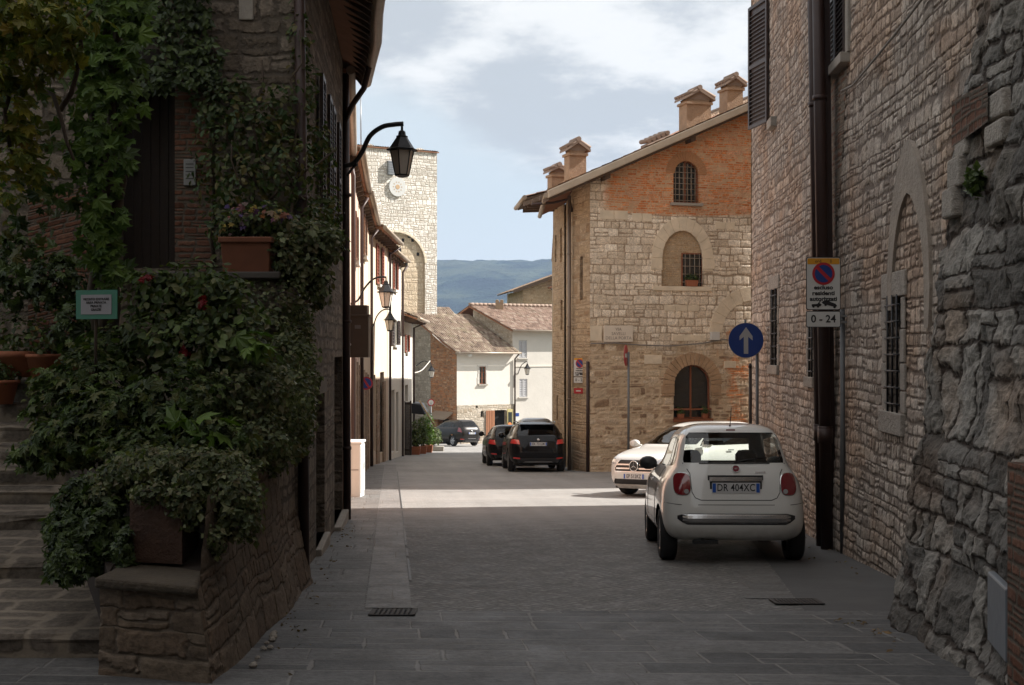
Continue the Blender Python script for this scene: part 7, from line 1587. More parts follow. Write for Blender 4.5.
def shell(prof, nr=6., nf=5., N=132, ns=64):
    """prof rows (z, y_rear, y_front, half_width[, nr, nf]) stacked plan outlines"""
    P = np.array([r[:4] for r in prof], float); zt = np.linspace(0, 1, len(P)); s = np.concatenate([[0], np.cumsum(np.sqrt((np.diff(P, axis=0)**2*np.array([6, 1, 1, 4])).sum(1)))]); s /= s[-1]
    tt = np.linspace(0, 1, ns)
    def smooth(col):
        m = np.gradient(col, s); out = []
        for t_ in tt:
            i = min(np.searchsorted(s, t_, side='right')-1, len(s)-2); h = s[i+1]-s[i]; u = (t_-s[i])/h
            # monotone-ish hermite
            d = (col[i+1]-col[i])/h; m0, m1 = m[i], m[i+1]
            if d == 0: m0 = m1 = 0
            else: m0 = np.clip(m0/d, 0, 3)*d; m1 = np.clip(m1/d, 0, 3)*d
            out.append((2*u**3-3*u*u+1)*col[i]+(u**3-2*u*u+u)*h*m0+(-2*u**3+3*u*u)*col[i+1]+(u**3-u*u)*h*m1)
        return np.array(out)
    Z, YR, YF, HW = [smooth(P[:, k]) for k in range(4)]
    rings = []
    for z, yr, yf, hw in zip(Z, YR, YF, HW):
        ym = (yr+yf)/2; b = (yf-yr)/2; th = np.linspace(0, math.pi, 400); c, sn = np.cos(th), np.sin(th)
        n = np.where(c > 0, nf, nr); x = hw*np.abs(sn)**(2/n); y = ym+b*np.sign(c)*np.abs(c)**(2/n)
        L = np.concatenate([[0], np.cumsum(np.hypot(np.diff(x), np.diff(y)))]); q = np.linspace(0, L[-1], N//2+1)
        x, y = np.interp(q, L, x), np.interp(q, L, y)
        rx, ry = np.concatenate([x, -x[1:-1][::-1]]), np.concatenate([y, y[1:-1][::-1]]); rings.append([(a, b2, z) for a, b2 in zip(rx, ry)])
    bm = bmesh.new(); R_ = [[bm.verts.new(p) for p in r] for r in rings]; n = len(R_[0])
    for i in range(len(R_)-1):
        for j in range(n): bm.faces.new((R_[i][j], R_[i+1][j], R_[i+1][(j+1) % n], R_[i][(j+1) % n]))
    bm.faces.new(R_[-1])
    bmesh.ops.recalc_face_normals(bm, faces=bm.faces)
    bm.faces.ensure_lookup_table()
    up = max(bm.faces, key=lambda f: f.calc_center_median().z)
    if up.normal.z < 0: bmesh.ops.reverse_faces(bm, faces=bm.faces)
    return bm
def wheel(parent, x, y, r, w, spokes=6, style='alloy'):
    s = 1 if x > 0 else -1
    W = bpy.data.objects.new('wheel', None); COL.objects.link(W); W.parent = parent; W.location = (x, y, r); W['label'] = 'car wheel' ; del W['label']
    mb = MB(); mb.world = False
    pr = [(r*.66, -w/2), (r*.9, -w/2), (r*.97, -w*.40), (r, -w*.28), (r, w*.28), (r*.97, w*.40), (r*.9, w/2), (r*.66, w/2)]
    mb.lathe([(a, b) for a, b in pr], 40, axis='x', close=False); mb.lathe([(r*.66, -w/2), (r*.66, w/2)], 40, axis='x', close=False); o = mb.build('tyre', M['rubber'], W); o.matrix_parent_inverse = Matrix()
    mb = MB(); mb.lathe([(r*.68, s*w*.45), (r*.63, s*w*.46), (r*.60, s*w*.32), (r*.60, -s*w*.3)], 36, axis='x', close=False)
    for k in range(spokes):
        a = 2*math.pi*k/spokes; da = .16 if spokes < 8 else .1
        p = lambda rr, aa, xx: (xx, rr*math.cos(aa), rr*math.sin(aa))
        mb.hexa([p(r*.1, a-.9, s*w*.36), p(r*.1, a+.9, s*w*.36), p(r*.61, a+da, s*w*.36), p(r*.61, a-da, s*w*.36), p(r*.1, a-.9, s*w*.44), p(r*.1, a+.9, s*w*.44), p(r*.61, a+da, s*w*.42), p(r*.61, a-da, s*w*.42)])
    mb.lathe([(0, s*w*.47), (r*.12, s*w*.46), (r*.14, s*w*.36)], 18, axis='x'); o = mb.build('rim', M['alloy'], W); o.matrix_parent_inverse = Matrix()
    mb = MB(); mb.lathe([(0, s*w*.18), (r*.5, s*w*.18), (r*.5, s*w*.1), (0, s*w*.1)], 24, axis='x'); mb.lathe([(r*.6, s*w*.02), (0, s*w*.02)], 24, axis='x'); o = mb.build('brake_disc', M['trim'], W); o.matrix_parent_inverse = Matrix()
    return W
def local(mb, name, mat, parent, **k): mb.world = False; return mb.build(name, mat, parent, **k)
def car(name, label, loc, yaw, prof, wheels, wr, ww, paintm, side=(), rear=None, front=None, rearlamps=(), frontlamps=(), nr=6., nf=5., pitch=-3.15, glassm='glass', seams=(), regions=(), group=None, interior=True, spokes=6, track=None, arch=1.16):
    root = thing(name, label, 'car', loc, (R(pitch), 0, R(yaw)), group); root.rotation_mode = 'XYZ'
    root.rotation_euler = (Matrix.Rotation(R(pitch), 3, 'X') @ Matrix.Rotation(R(yaw), 3, 'Z')).to_euler()
    bm = shell(prof, nr, nf); hw = max(p[3] for p in prof); L = max(p[2] for p in prof)
    isside = lambda f, c: abs(f.normal.x) > .35
    for yw in wheels:
        for s in (-1, 1):
            ra = wr*arch; pl_ = [(yw+ra*math.cos(t_), wr+ra*math.sin(t_)) for t_ in np.linspace(-.55*math.pi+.0, 1.55*math.pi, 25)[:-1]]
            pl_ = [(yw+ra*math.cos(t_), wr+.01+ra*math.sin(t_)) for t_ in np.linspace(0, 2*math.pi, 25)[:-1]]
            fs = cut(bm, pl_, (1, 2), lambda f, c, s=s: c.x*s > hw*.45)
            bmesh.ops.delete(bm, geom=fs, context='FACES')
    parts = []
    for (poly, nm, mt, push) in side:
        for s in (-1, 1):
            bm.normal_update(); fs = cut(bm, poly, (1, 2), lambda f, c, s=s: c.x*s > .25 and abs(f.normal.x) > .3)
            detach(bm, fs, nm, M[mt], root, push); bmesh.ops.delete(bm, geom=fs, context='FACES')
    for (poly, nm, mt, push, which) in regions:
        bm.normal_update()
        fl_ = (lambda f, c: c.y < L*.4 and f.normal.y < -.25) if which == 'rear' else (lambda f, c: c.y > L*.5 and f.normal.y > .12)
        fs = cut(bm, poly, (0, 2), fl_)
        detach(bm, fs, nm, M[mt], root, push); bmesh.ops.delete(bm, geom=fs, context='FACES')
    me = bpy.data.meshes.new('body'); bm.to_mesh(me); bm.free(); me.materials.append(paintm)
    for p in me.polygons: p.use_smooth = True
    bo = bpy.data.objects.new('body', me); COL.objects.link(bo); bo.parent = root
    tr_ = track or hw-ww/2-.02
    for yw in wheels:
        for s in (-1, 1): wheel(root, s*tr_, yw, wr, ww, spokes)
    # dark floor pan and wheel housings
    mb = MB(); zb_ = prof[0][0]
    mb.box(-hw*.82, hw*.82, .35, L-.35, zb_-.01, zb_+.10); mb.box(-hw+ww+.05, hw-ww-.05, .3, L-.3, zb_, .62)
    local(mb, 'floor_pan', M['trim'], root)
    return root
def seats(root, rows, hw, zb_, hgt=.62):
    for (y, xs_) in rows:
        for x in xs_:
            mb = MB(); mb.hexa([(x-.24, y, zb_), (x+.24, y, zb_), (x+.24, y+.12, zb_), (x-.24, y+.12, zb_), (x-.2, y-.14, zb_+hgt), (x+.2, y-.14, zb_+hgt), (x+.2, y-.04, zb_+hgt), (x-.2, y-.04, zb_+hgt)]); mb.box(x-.24, x+.24, y+.1, y+.55, zb_-.1, zb_+.05)
            o = local(mb, 'seat', M['seat'], root, bevel=.04)
            mb = MB(); mb.lathe([(0, -.13), (.09, -.12), (.125, -.05), (.125, .05), (.09, .1), (0, .11)], 14, (0, 0, 0)); mb.v = [(v[0], v[1]*.5, v[2]) for v in mb.v]; mb.xform(Matrix.Translation((x, y-.1, zb_+hgt+.12))); k = local(mb, 'headrest', M['seat'], o); k.matrix_parent_inverse = Matrix()
def steering(root, x, y, z):
    mb = MB(); n = 20
    mb.tube([(x+.18*math.cos(2*math.pi*k/n), y-.05*math.sin(2*math.pi*k/n), z+.17*math.sin(2*math.pi*k/n)) for k in range(n+1)], .014, 6); mb.box(x-.17, x+.17, y-.02, y+.02, z-.02, z+.02); local(mb, 'steering_wheel', M['trim'], root)
def numplate(root, c, w, h, txt, yaw=0., tilt=0.):
    Mx = Matrix.Translation(c) @ Matrix.Rotation(yaw, 4, 'Z') @ Matrix.Rotation(R(90)+tilt, 4, 'X')
    mb = MB(); plate(mb, rrect(w, h, .01), -.008, .0); mb.xform(Mx); p = local(mb, 'number_plate', M['plate'], root)
    mb = MB()
    for s in (-1, 1): plate(mb, rrect_at(s*(w/2-.024), 0, .036, h-.014), .001, .003)
    mb.xform(Mx); b_ = local(mb, 'blue_band', M['bluepaint'], p); b_.matrix_parent_inverse = Matrix()
    o = text_mesh('lettering', txt, h*.98, M['ink'], p, Mx @ Matrix.Translation((0, 0, .002)), depth=.0006, bold=.0012, sx=.80, spacing=1.05); return p
def rrect_at(cx, cy, w, h): return [(cx-w/2, cy-h/2), (cx+w/2, cy-h/2), (cx+w/2, cy+h/2), (cx-w/2, cy+h/2)]
def strip(root, name, mat, path, w, h, n=10):
    """half-round moulding following a path; w = depth, h = height"""
    mb = MB(); 
    for a, b_ in zip(path[:-1], path[1:]):
        a, b_ = Vector(a), Vector(b_); d = (b_-a).normalized(); nn = Vector((d.y, -d.x, 0)); nn = nn if nn.y < 0 or abs(nn.y) < 1e-6 else -nn
        mb.hexa([a+Vector((0, 0, -h/2)), b_+Vector((0, 0, -h/2)), b_+nn*w+Vector((0, 0, -h*.3)), a+nn*w+Vector((0, 0, -h*.3)), a+Vector((0, 0, h/2)), b_+Vector((0, 0, h/2)), b_+nn*w+Vector((0, 0, h*.3)), a+nn*w+Vector((0, 0, h*.3))])
    return local(mb, name, mat, root)
def rear_y(prof, z, x, n=6.):
    P = np.array([r[:4] for r in prof]); yr, yf, hw = [np.interp(z, P[:, 0], P[:, k]) for k in (1, 2, 3)]; b = (yf-yr)/2
    return (yr+yf)/2-b*(max(0, 1-min(1, abs(x)/hw)**n))**(1/n)
def front_y(prof, z, x, n=5.):
    P = np.array([r[:4] for r in prof]); yr, yf, hw = [np.interp(z, P[:, 0], P[:, k]) for k in (1, 2, 3)]; b = (yf-yr)/2
    return (yr+yf)/2+b*(max(0, 1-min(1, abs(x)/hw)**n))**(1/n)
def circ2(cx, cy, rx, ry, n=16, p=2.): 
    return [(cx+rx*np.sign(math.cos(t_))*abs(math.cos(t_))**(2/p), cy+ry*np.sign(math.sin(t_))*abs(math.sin(t_))**(2/p)) for t_ in np.linspace(0, 2*math.pi, n+1)[:-1]]

# ---- small white hatchback
FP_ = [(z_*1.03, a_, b_, w_) for z_, a_, b_, w_ in [(.245, .14, 3.40, .70), (.285, .07, 3.49, .765), (.35, .022, 3.53, .800), (.42, .0, 3.545, .813), (.52, .004, 3.54, .815), (.64, .022, 3.51, .81), (.74, .045, 3.46, .80), (.82, .065, 3.38, .783), (.885, .085, 3.22, .755), (.935, .105, 3.0, .722), (.985, .13, 2.78, .688), (1.03, .155, 2.60, .658), (1.10, .195, 2.46, .628), (1.20, .265, 2.28, .600), (1.30, .345, 2.10, .570), (1.37, .415, 1.95, .535), (1.42, .49, 1.80, .485), (1.455, .60, 1.62, .41), (1.478, .78, 1.40, .30), (1.488, .95, 1.2, .15)]]
side_win = [[(1.02, 1.035), (2.02, 1.03), (2.10, 1.06), (1.78, 1.33), (1.05, 1.375)], [(.42, 1.06), (.98, 1.04), (1.005, 1.37), (.66, 1.345)]]
lampL = circ2(-.575, .865, .088, .118, 16, 3.); lampR = circ2(.575, .865, .088, .118, 16, 3.)
fiat = car('white_hatchback', 'small rounded white hatchback parked by the right wall, seen from behind', (2.43, 14.02, gz(14.02)), -2.2, FP_, (.60, 2.90), .290, .185, M['paint_white'],
    side=[(side_win[0], 'side_window', 'glass_clear', -.004), (side_win[1], 'quarter_window', 'glass_dk', -.004)],
    regions=[([(-.545, 1.095), (.545, 1.095), (.55, 1.13), (.50, 1.38), (.46, 1.425), (-.46, 1.425), (-.50, 1.38), (-.55, 1.13)], 'rear_window', 'glass', -.006, 'rear'),
             (lampL, 'tail_lamp', 'lamp_red', .008, 'rear'), (lampR, 'tail_lamp', 'lamp_red', .008, 'rear'),
             ([(-.50, 1.05), (.50, 1.05), (.42, 1.34), (-.42, 1.34)], 'windscreen', 'glass_clear', -.004, 'front')], nr=6.5, arch=1.13)
seats(fiat, [(1.75, (-.33, .33))], .8, .42, .56); steering(fiat, -.33, 2.35, .95)
mb = MB(); mb.box(-.62, .62, 2.35, 2.75, .75, .98); mb.hexa([(-.5, .35, .6), (.5, .35, .6), (.5, .9, .6), (-.5, .9, .6), (-.5, .25, .98), (.5, .25, .98), (.5, .55, .99), (-.5, .55, .99)]); local(mb, 'interior_trim', M['seat'], fiat, bevel=.03)
mb = MB(); mb.box(-.12, .12, 2.12, 2.15, 1.26, 1.31); local(mb, 'inside_mirror', M['trim'], fiat)
# black surround of the rear glass, hatch seam, mouldings
ry = lambda z, x: rear_y(FP_, z, x, 6.5)
def surf_strip(root, name, mat, pts, w, off=.003, yfun=None, sgn=-1):
    mb = MB(); P = []
    for (x, z), (x2, z2) in zip(pts[:-1], pts[1:]):
        for k in range(6): P.append((x+(x2-x)*k/6, z+(z2-z)*k/6))
    P.append(pts[-1])
    for (x, z), (x2, z2) in zip(P[:-1], P[1:]):
        d = Vector((x2-x, z2-z)); 
        if d.length < 1e-6: continue
        d.normalize(); n_ = Vector((-d.y, d.x))*w/2
        q = [(x+n_.x, z+n_.y), (x2+n_.x, z2+n_.y), (x2-n_.x, z2-n_.y), (x-n_.x, z-n_.y)]
        mb.quad(*[(a, yfun(b_, a)+sgn*off, b_) for a, b_ in q], smooth=True)
    return local(mb, name, mat, root)
hatch = [(-.52, 1.03), (-.49, .98), (-.475, .78), (-.44, .72), (-.38, .695), (.38, .695), (.44, .72), (.475, .78), (.49, .98), (.52, 1.03)]
surf_strip(fiat, 'hatch_seam', M['ink'], hatch, .008, .002, ry)
surf_strip(fiat, 'window_seal', M['ink'], [(-.56, 1.088), (.56, 1.088)], .012, .004, ry)
# bumper moulding: black recess with a chrome bar
n = 24; xs_ = [-.635+1.27*k/n for k in range(n+1)]
mb = MB(); 
for a, b_ in zip(xs_[:-1], xs_[1:]):
    for (z0, z1, o0, mi) in ((.432, .552, .004, 0), (.445, .545, .0, 1)):
        ta = 1-.0*abs(a); e = lambda x: .5*max(0, (abs(x)-.55)/.085)*(z1-z0)
        if mi == 1 and (abs(a) > .632 or abs(b_) > .632): continue
        if mi == 1:
            ya_, yb3 = ry(.49, a), ry(.49, b_); rows = [(.447, .008), (.465, .022), (.50, .026), (.53, .018), (.545, .006)]
            for (h0, p0), (h1, p1) in zip(rows[:-1], rows[1:]): mb.quad((a, ya_-p0, h0+e(a)*.5), (b_, yb3-p0, h0+e(b_)*.5), (b_, yb3-p1, h1-e(b_)*.2), (a, ya_-p1, h1-e(a)*.2), 1, smooth=True)
            continue
        mb.quad((a, ry((z0+z1)/2, a)-o0, z0+e(a)), (b_, ry((z0+z1)/2, b_)-o0, z0+e(b_)), (b_, ry((z0+z1)/2, b_)-o0, z1-e(b_)*.4), (a, ry((z0+z1)/2, a)-o0, z1-e(a)*.4), mi, smooth=True)
local(mb, 'bumper_moulding', [M['ink'], plain('dull_chrome', (.45, .45, .45), .2, .9, vary=.03)], fiat)
mb = MB(); n = 12; xs_ = [-.285+.57*k/n for k in range(n+1)]
for a, b_ in zip(xs_[:-1], xs_[1:]):
    mb.hexa([(a, ry(.92, a)+.01, .895), (b_, ry(.92, b_)+.01, .895), (b_, ry(.92, b_)-.035, .90), (a, ry(.92, a)-.035, .90), (a, ry(.92, a)+.01, .955), (b_, ry(.92, b_)+.01, .955), (b_, ry(.92, b_)-.02, .945), (a, ry(.92, a)-.02, .945)])
local(mb, 'hatch_handle', plain('polished_chrome', (.42, .42, .43), .12, 1., vary=.03), fiat)
mb = MB(); mb.box(-.30, .30, ry(.92, 0)-.004, ry(.92, 0)+.03, .888, .962); local(mb, 'handle_dark_outline', M['ink'], fiat)  # black box paints the shaded gap around the handle
mb = MB(); mb.box(-.28, .28, ry(.83, 0)-.004, ry(.83, 0)+.02, .765, .895); local(mb, 'plate_recess', M['trim'], fiat)
numplate(fiat, (0, ry(.83, 0)-.020, .828), .52, .112, 'DR 404XC')
Me = Matrix.Translation((.01, ry(1.035, 0)-.012, 1.03)) @ Matrix.Rotation(R(90)-.35, 4, 'X')
mb = MB(); plate(mb, circ(.043, 28), 0, .010); mb.xform(Me); eb = local(mb, 'emblem', M['chrome'], fiat)
mb = MB(); plate(mb, circ(.035, 28), .0105, .012); mb.xform(Me); k = local(mb, 'emblem_field', plain('dark_red_enamel', (.16, .01, .02), .2), eb)
text_mesh('lettering', 'FIAT', .022, M['chrome'], eb, Me @ Matrix.Translation((0, 0, .013)), depth=.0005, sx=.8)
mb = MB(); mb.tube([(.0, .62, 1.46), (.01, .585, 1.50)], .012, 8); mb.tube([(.01, .585, 1.50), (.015, .50, 1.70)], .0045, 6); local(mb, 'antenna', M['ink'], fiat)
mb = MB(); mb.box(-.05, .05, ry(1.45, 0)-.01, ry(1.45, 0)+.03, 1.445, 1.46); local(mb, 'brake_light', M['lamp_red'], fiat)
surf_strip(fiat, 'badge', M['chrome'], [(.22, .995), (.33, .995)], .018, .006, ry)
surf_strip(fiat, 'bumper_seam', M['ink'], [(-.79, .66), (-.6, .645), (.6, .645), (.79, .66)], .006, .002, ry)
# reversing lamps in the tail lamps
for s in (-1, 1):
    mb = MB(); Mx = Matrix.Translation((s*.535, ry(.79, .53)-.016, .79)) @ Matrix.Rotation(R(90), 4, 'X'); plate(mb, circ(.026, 18), 0, .004); mb.xform(Mx); local(mb, 'reversing_lamp', M['lamp_clear'], fiat)
    mb = MB(); plate(mb, circ2(0, 0, .10, .126, 28, 2.7), -.002, .001); 
    fy = lambda z, x: ry(z, x)
    ring = circ2(s*.575, .865, .094, .124, 28, 3.); mb = MB()
    inn = circ2(s*.575, .865, .086, .116, 28, 3.)
    for k in range(28):
        q = [ring[k], ring[(k+1) % 28], inn[(k+1) % 28], inn[k]]; mb.quad(*[(a, ry(b_, a)-(.004 if i < 2 else .010), b_) for i, (a, b_) in enumerate(q)], smooth=True)
    local(mb, 'lamp_bezel', M['chrome'], fiat)
    # door mirrors
    mb = MB(); mb.lathe([(0, -.07), (.075, -.06), (.1, 0), (.085, .07), (0, .085)], 14, (0, 0, 0), 'y'); mb.v = [(v[0]*1.15, v[1], v[2]*.85) for v in mb.v]; mb.xform(Matrix.Translation((s*.80, 2.32, 1.03))); mb.tube([(s*.64, 2.34, .98), (s*.74, 2.33, 1.0)], .025, 6); local(mb, 'door_mirror', M['trim'], fiat)
    mb = MB()
    for (y0_, z0_, y1_, z1_) in ((2.22, .30, 2.2, .96), (1.04, .42, 1.03, 1.02), (1.04, .42, 1.3, .28)):
        pp_ = []
        for k in range(7):
            y_ = y0_+(y1_-y0_)*k/6; z_ = z0_+(z1_-z0_)*k/6; P = np.array([r[:4] for r in FP_]); yr, yf, hw_ = [np.interp(z_, P[:, 0], P[:, j]) for j in (1, 2, 3)]; b2 = (yf-yr)/2; e = 5. if y_ > (yr+yf)/2 else 6.5
            pp_.append((s*(hw_*(1-(abs(y_-(yr+yf)/2)/b2)**e)**(1/e)+.0012), y_, z_))
        mb.tube(pp_, .004, 4); local(mb, 'door_seam', M['ink'], fiat); mb = MB()
    mb = MB(); mb.box(min(s*.802, s*.83), max(s*.802, s*.83), 1.2, 1.42, .86, .89); local(mb, 'door_handle', M['chrome'], fiat, bevel=.005)
mb = MB(); mb.tube([(-.36, .05, .25), (-.36, .3, .25)], .026, 12); mb.box(-.46, -.2, .06, .2, .22, .26); local(mb, 'exhaust', M['trim'], fiat)
mb = MB(); mb.box(-.13, .13, ry(.56, 0)-.003, ry(.56, 0), .545, .575); 
mb = MB(); mb.tube([(.0, ry(1.10, 0)-.012, 1.10), (.15, ry(1.14, .15)-.008, 1.13), (.36, ry(1.17, .36)-.006, 1.15)], .008, 6); local(mb, 'rear_wiper', M['ink'], fiat)

# ---- white car facing us, nose towards the street
MP = [(.17, .2, 4.22, .76), (.24, .1, 4.30, .83), (.34, .03, 4.345, .875), (.46, 0, 4.36, .892), (.60, .0, 4.355, .895), (.72, .02, 4.32, .892), (.80, .04, 4.24, .885), (.87, .06, 4.10, .868), (.93, .08, 3.90, .845), (.985, .10, 3.62, .815), (1.03, .12, 3.36, .79), (1.08, .15, 3.22, .768), (1.18, .22, 2.98, .73), (1.30, .32, 2.72, .69), (1.41, .43, 2.46, .635), (1.48, .54, 2.24, .57), (1.53, .75, 1.95, .46), (1.555, 1.05, 1.6, .28), (1.56, 1.15, 1.5, .12)]
mloc = (4.13, 29.67, gz(29.7))
NE = -48
hl = lambda s: [(s*.50, .66), (s*.84, .70), (s*.83, .80), (s*.60, .80), (s*.50, .74)]
def mkfront(): return [([(-.50, .52), (.50, .52), (.50, .60), (.40, .76), (-.40, .76), (-.50, .60)], 'grille', 'trim', -.012, 'front'), ([(-.60, .26), (.60, .26), (.52, .37), (-.52, .37)], 'lower_intake', 'trim', -.015, 'front'),
    (hl(1), 'headlight', 'lamp_clear', .004, 'front'), (hl(-1)[::-1], 'headlight', 'lamp_clear', .004, 'front'), ([(.62, .27), (.80, .30), (.78, .40), (.64, .36)], 'fog_lamp_recess', 'trim', -.01, 'front'), ([(-.80, .30), (-.62, .27), (-.64, .36), (-.78, .40)], 'fog_lamp_recess', 'trim', -.01, 'front')]
head = Vector((-math.sin(R(NE+180)), math.cos(R(NE+180))))
yawM = 180-(-0)+0
# heading angle chosen so the nose points towards the lower left of the picture
YM = 180-42
hd_ = Vector((-math.sin(R(YM)), math.cos(R(YM)))); nose = Vector((at(634, 0, 26.55).x, 26.55)); ml = nose-hd_*4.36
merc = car('white_compact_car', 'white compact car facing us with star on its grille, half hidden behind the hatchback', (ml.x, ml.y, gz(ml.y)), YM, MP, (.80, 3.50), .325, .215, M['paint_white'],
    side=[([(1.02, 1.06), (3.02, 1.04), (2.62, 1.28), (2.25, 1.42), (1.2, 1.44), (.75, 1.30)], 'side_window', 'glass_dk', -.004)],
    regions=[([(-.66, 1.07), (.66, 1.07), (.55, 1.44), (-.55, 1.44)], 'windscreen', 'glass', -.004, 'front')]+mkfront()+[([(-.60, 1.08), (.60, 1.08), (.5, 1.4), (-.5, 1.4)], 'rear_window', 'glass_dk', -.004, 'rear')], pitch=-3.15)
fy = lambda z, x: front_y(MP, z, x)
for z in (.585, .665): surf_strip(merc, 'grille_bar', M['chrome'], [(-.47, z), (-.12, z)], .03, .006, fy, 1); surf_strip(merc, 'grille_bar', M['chrome'], [(.12, z), (.47, z)], .03, .006, fy, 1)
surf_strip(merc, 'grille_frame', M['chrome'], [(-.50, .52), (.50, .52), (.505, .60), (.40, .765), (-.40, .765), (-.505, .60), (-.50, .52)], .018, .006, fy, 1)
Me = Matrix.Translation((0, fy(.63, 0)+.012, .635)) @ Matrix.Rotation(R(180), 4, 'Z') @ Matrix.Rotation(R(90), 4, 'X')
mb = MB(); n = 32
mb.tube([(.105*math.cos(2*math.pi*k/n), .105*math.sin(2*math.pi*k/n), .008) for k in range(n+1)], .011, 8, cap=False)
for k in range(3): a = R(90+120*k); mb.poly([(.10*math.cos(a), .10*math.sin(a), .012), (.016*math.cos(a+1.05), .016*math.sin(a+1.05), .012), (0, 0, .02)]); mb.poly([(.10*math.cos(a), .10*math.sin(a), .012), (0, 0, .02), (.016*math.cos(a-1.05), .016*math.sin(a-1.05), .012)])
mb.xform(Me); local(mb, 'star_emblem', M['chrome'], merc)
mb = MB(); plate(mb, circ(.10, 24), -.004, .002); mb.xform(Me); local(mb, 'emblem_backing', M['trim'], merc)
numplate(merc, (0, fy(.42, 0)+.012, .425), .52, .11, 'EP 512KZ', yaw=R(180))
for s in (-1, 1):
    mb = MB(); mb.lathe([(0, -.08), (.08, -.06), (.105, 0), (.09, .08), (0, .09)], 14, (0, 0, 0), 'y'); mb.v = [(v[0]*1.1, v[1], v[2]*.75) for v in mb.v]; mb.xform(Matrix.Translation((s*.93, 3.05, 1.08))); mb.tube([(s*.78, 3.02, 1.03), (s*.88, 3.04, 1.05)], .025, 6); local(mb, 'door_mirror', M['paint_white'], merc)
    mb = MB(); mb.box(min(s*.875, s*.90), max(s*.875, s*.90), 2.0, 2.2, .93, .96); local(mb, 'door_handle', M['chrome'], merc, bevel=.005)
seats(merc, [(1.9, (-.36, .36))], .8, .45, .6); steering(merc, -.36, 2.75, .95); mb = MB(); mb.box(-.7, .7, 2.75, 3.15, .8, 1.02); local(mb, 'dashboard', M['seat'], merc, bevel=.04)

# ---- dark cars further down
SP = [(.22, .2, 4.25, .76), (.30, .08, 4.36, .84), (.42, .02, 4.43, .885), (.58, 0, 4.45, .90), (.74, .0, 4.44, .90), (.86, .03, 4.38, .893), (.95, .06, 4.22, .875), (1.01, .09, 3.95, .855), (1.06, .12, 3.50, .825), (1.10, .15, 3.25, .80), (1.18, .22, 3.0, .765), (1.28, .33, 2.75, .72), (1.38, .43, 2.5, .665), (1.45, .50, 2.28, .60), (1.50, .58, 2.05, .51), (1.53, .8, 1.8, .38), (1.545, 1.1, 1.6, .2)]
def scaled(P, sl, sw, sh): return [(z*sh, a*sl, b*sl, w*sw) for z, a, b, w in P]
def suvside(sl=1., sh=1.): return [([(.62*sl, 1.16*sh), (2.98*sl, 1.12*sh), (2.55*sl, 1.36*sh), (2.15*sl, 1.42*sh), (1.2*sl, 1.43*sh), (.75*sl, 1.36*sh)], 'side_window', 'glass_dk', -.004)]
def suvregions(sw=1., sh=1., lampz=.93, lamp='lamp_hot', lw=.30, lh=.08):
    def lp(s): q = [(s*.86*sw, (lampz-lh*.6)*sh), (s*(.86-lw)*sw, (lampz-lh)*sh), (s*(.86-lw*.9)*sw, (lampz+lh*.7)*sh), (s*.84*sw, (lampz+lh)*sh)]; return q
    return [([(-.66*sw, 1.115*sh), (.66*sw, 1.115*sh), (.60*sw, 1.28*sh), (.52*sw, 1.42*sh), (-.52*sw, 1.42*sh), (-.60*sw, 1.28*sh)], 'rear_window', 'glass_dk', -.006, 'rear'), (lp(1), 'tail_lamp', lamp, .006, 'rear'), (lp(-1), 'tail_lamp', lamp, .006, 'rear'),
            ([(-.62*sw, .30*sh), (.62*sw, .30*sh), (.66*sw, .43*sh), (-.66*sw, .43*sh)], 'bumper_insert', 'trim', .003, 'rear'), ([(-.6*sw, 1.13*sh), (.6*sw, 1.13*sh), (.52*sw, 1.40*sh), (-.52*sw, 1.40*sh)], 'windscreen', 'glass', -.004, 'front')]
def dress_rear(root, P, sw=1., plate_txt='EK 731LM', pz=.86, nr=6.):
    y_ = lambda z, x: rear_y(P, z, x, nr); yy_ = y_(pz, 0)
    mb = MB(); mb.box(-.29, .29, yy_-.004, yy_+.03, pz-.065, pz+.065); local(mb, 'plate_recess', M['trim'], root); numplate(root, (0, yy_-.016, pz), .52, .11, plate_txt)
    surf_strip(root, 'bumper_trim', M['grey_metal'], [(-.60*sw, .315), (.60*sw, .315)], .03, .012, y_)
    surf_strip(root, 'bumper_crease', M['chrome'], [(-.78*sw, .47), (.78*sw, .47)], .012, .004, y_)
    for s in (-1, 1): surf_strip(root, 'reflector', M['lamp_hot'], [(s*.56*sw, .42), (s*.76*sw, .44)], .045, .008, y_)
    surf_strip(root, 'hatch_seam', M['ink'], [(-.56*sw, 1.05), (-.54*sw, .62), (.54*sw, .62), (.56*sw, 1.05)], .008, .003, y_)
    mb = MB(); mb.lathe([(0, -.02), (.045, -.015), (.045, 0)], 16, (0, yy_-.012, pz+.13), 'y'); local(mb, 'emblem', M['chrome'], root)
    for s in (-1, 1): mb = MB(); mb.lathe([(0, -.08), (.08, -.06), (.1, 0), (.085, .07), (0, .08)], 12, (0, 0, 0), 'y'); mb.xform(Matrix.Translation((s*.95*sw, 2.95, 1.1))); mb.tube([(s*.8*sw, 2.95, 1.05), (s*.9*sw, 2.95, 1.07)], .025, 6); local(mb, 'door_mirror', M['paint_black'], root)
suv = car('black_suv', 'black estate-like off-roader with red tail lamps parked by the corner house', (at(538.5, 0, 39.6).x, 39.6, gz(39.6)), 4.0, SP, (.86, 3.60), .345, .225, M['paint_black'], side=suvside(), regions=suvregions())
dress_rear(suv, SP)
mb = MB()
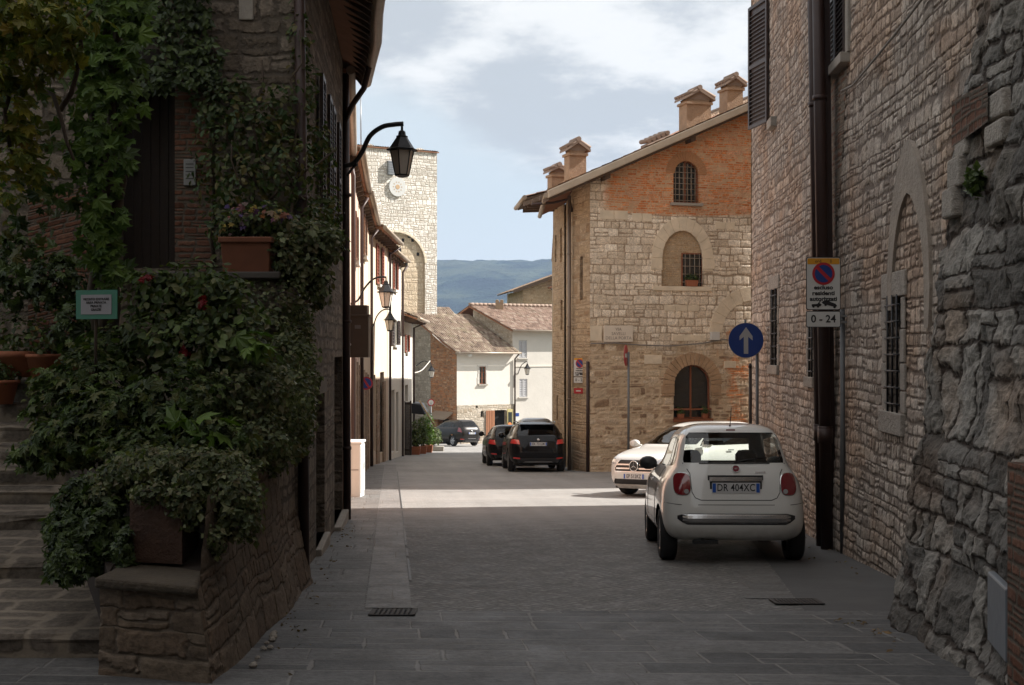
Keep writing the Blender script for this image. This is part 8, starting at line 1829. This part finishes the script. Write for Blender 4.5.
for s in (-1, 1): mb.tube([(s*.58, .75, 1.50), (s*.60, .9, 1.55), (s*.60, 2.2, 1.54), (s*.57, 2.4, 1.46)], .018, 6)
local(mb, 'roof_rail', M['grey_metal'], suv)
mb = MB(); mb.hexa([(-.55, .36, 1.44), (.55, .36, 1.44), (.55, .7, 1.47), (-.55, .7, 1.47), (-.53, .36, 1.465), (.53, .36, 1.465), (.53, .7, 1.515), (-.53, .7, 1.515)]); local(mb, 'roof_spoiler', M['paint_black'], suv, bevel=.01)
SP2 = scaled(SP, .95, .96, .93)
c2 = car('black_hatchback', 'black hatchback in front of the black off-roader, showing its left tail lamp', (at(487.5, 0, 44.9).x+.86, 44.9, gz(44.9)), 4.5, SP2, (.80, 3.40), .32, .205, M['paint_black'], side=suvside(.95, .93), regions=suvregions(.96, .93, .90, lw=.26, lh=.10)); dress_rear(c2, SP2, .96, 'DM 208TR', .72)
SP3 = scaled(SP, 1., .98, 1.10)
c3 = car('grey_people_carrier', 'grey people carrier of which only the roof shows above the black off-roader', (at(537.5, 0, 50.2).x, 50.2, gz(50.2)), 4.5, SP3, (.86, 3.6), .34, .21, M['paint_silver'], side=suvside(1., 1.1), regions=suvregions(.98, 1.1)); dress_rear(c3, SP3, .98, 'CZ 655DF')
SP4 = scaled(SP, .99, 1.0, 1.07)
a_ = at(470.5, 0, 80.5)
c4 = car('dark_estate_car', 'dark brown family car turning at the bend in front of the small white house', (a_.x+.1, 80.5, gz(80.5)+.02), 38, SP4, (.86, 3.55), .34, .21, M['paint_dark'], side=[([(.62, 1.2), (1.15, 1.19), (1.15, 1.5), (.8, 1.46)], 'side_window', 'glass_dk', -.004), ([(1.22, 1.19), (2.05, 1.18), (2.05, 1.52), (1.22, 1.52)], 'side_window', 'glass_dk', -.004), ([(2.12, 1.18), (3.0, 1.17), (2.5, 1.47), (2.12, 1.52)], 'side_window', 'glass_dk', -.004)], regions=suvregions(1., 1.07, .95, 'lamp_red', .16, .16)); dress_rear(c4, SP4, 1., 'BX 419NP', .8)
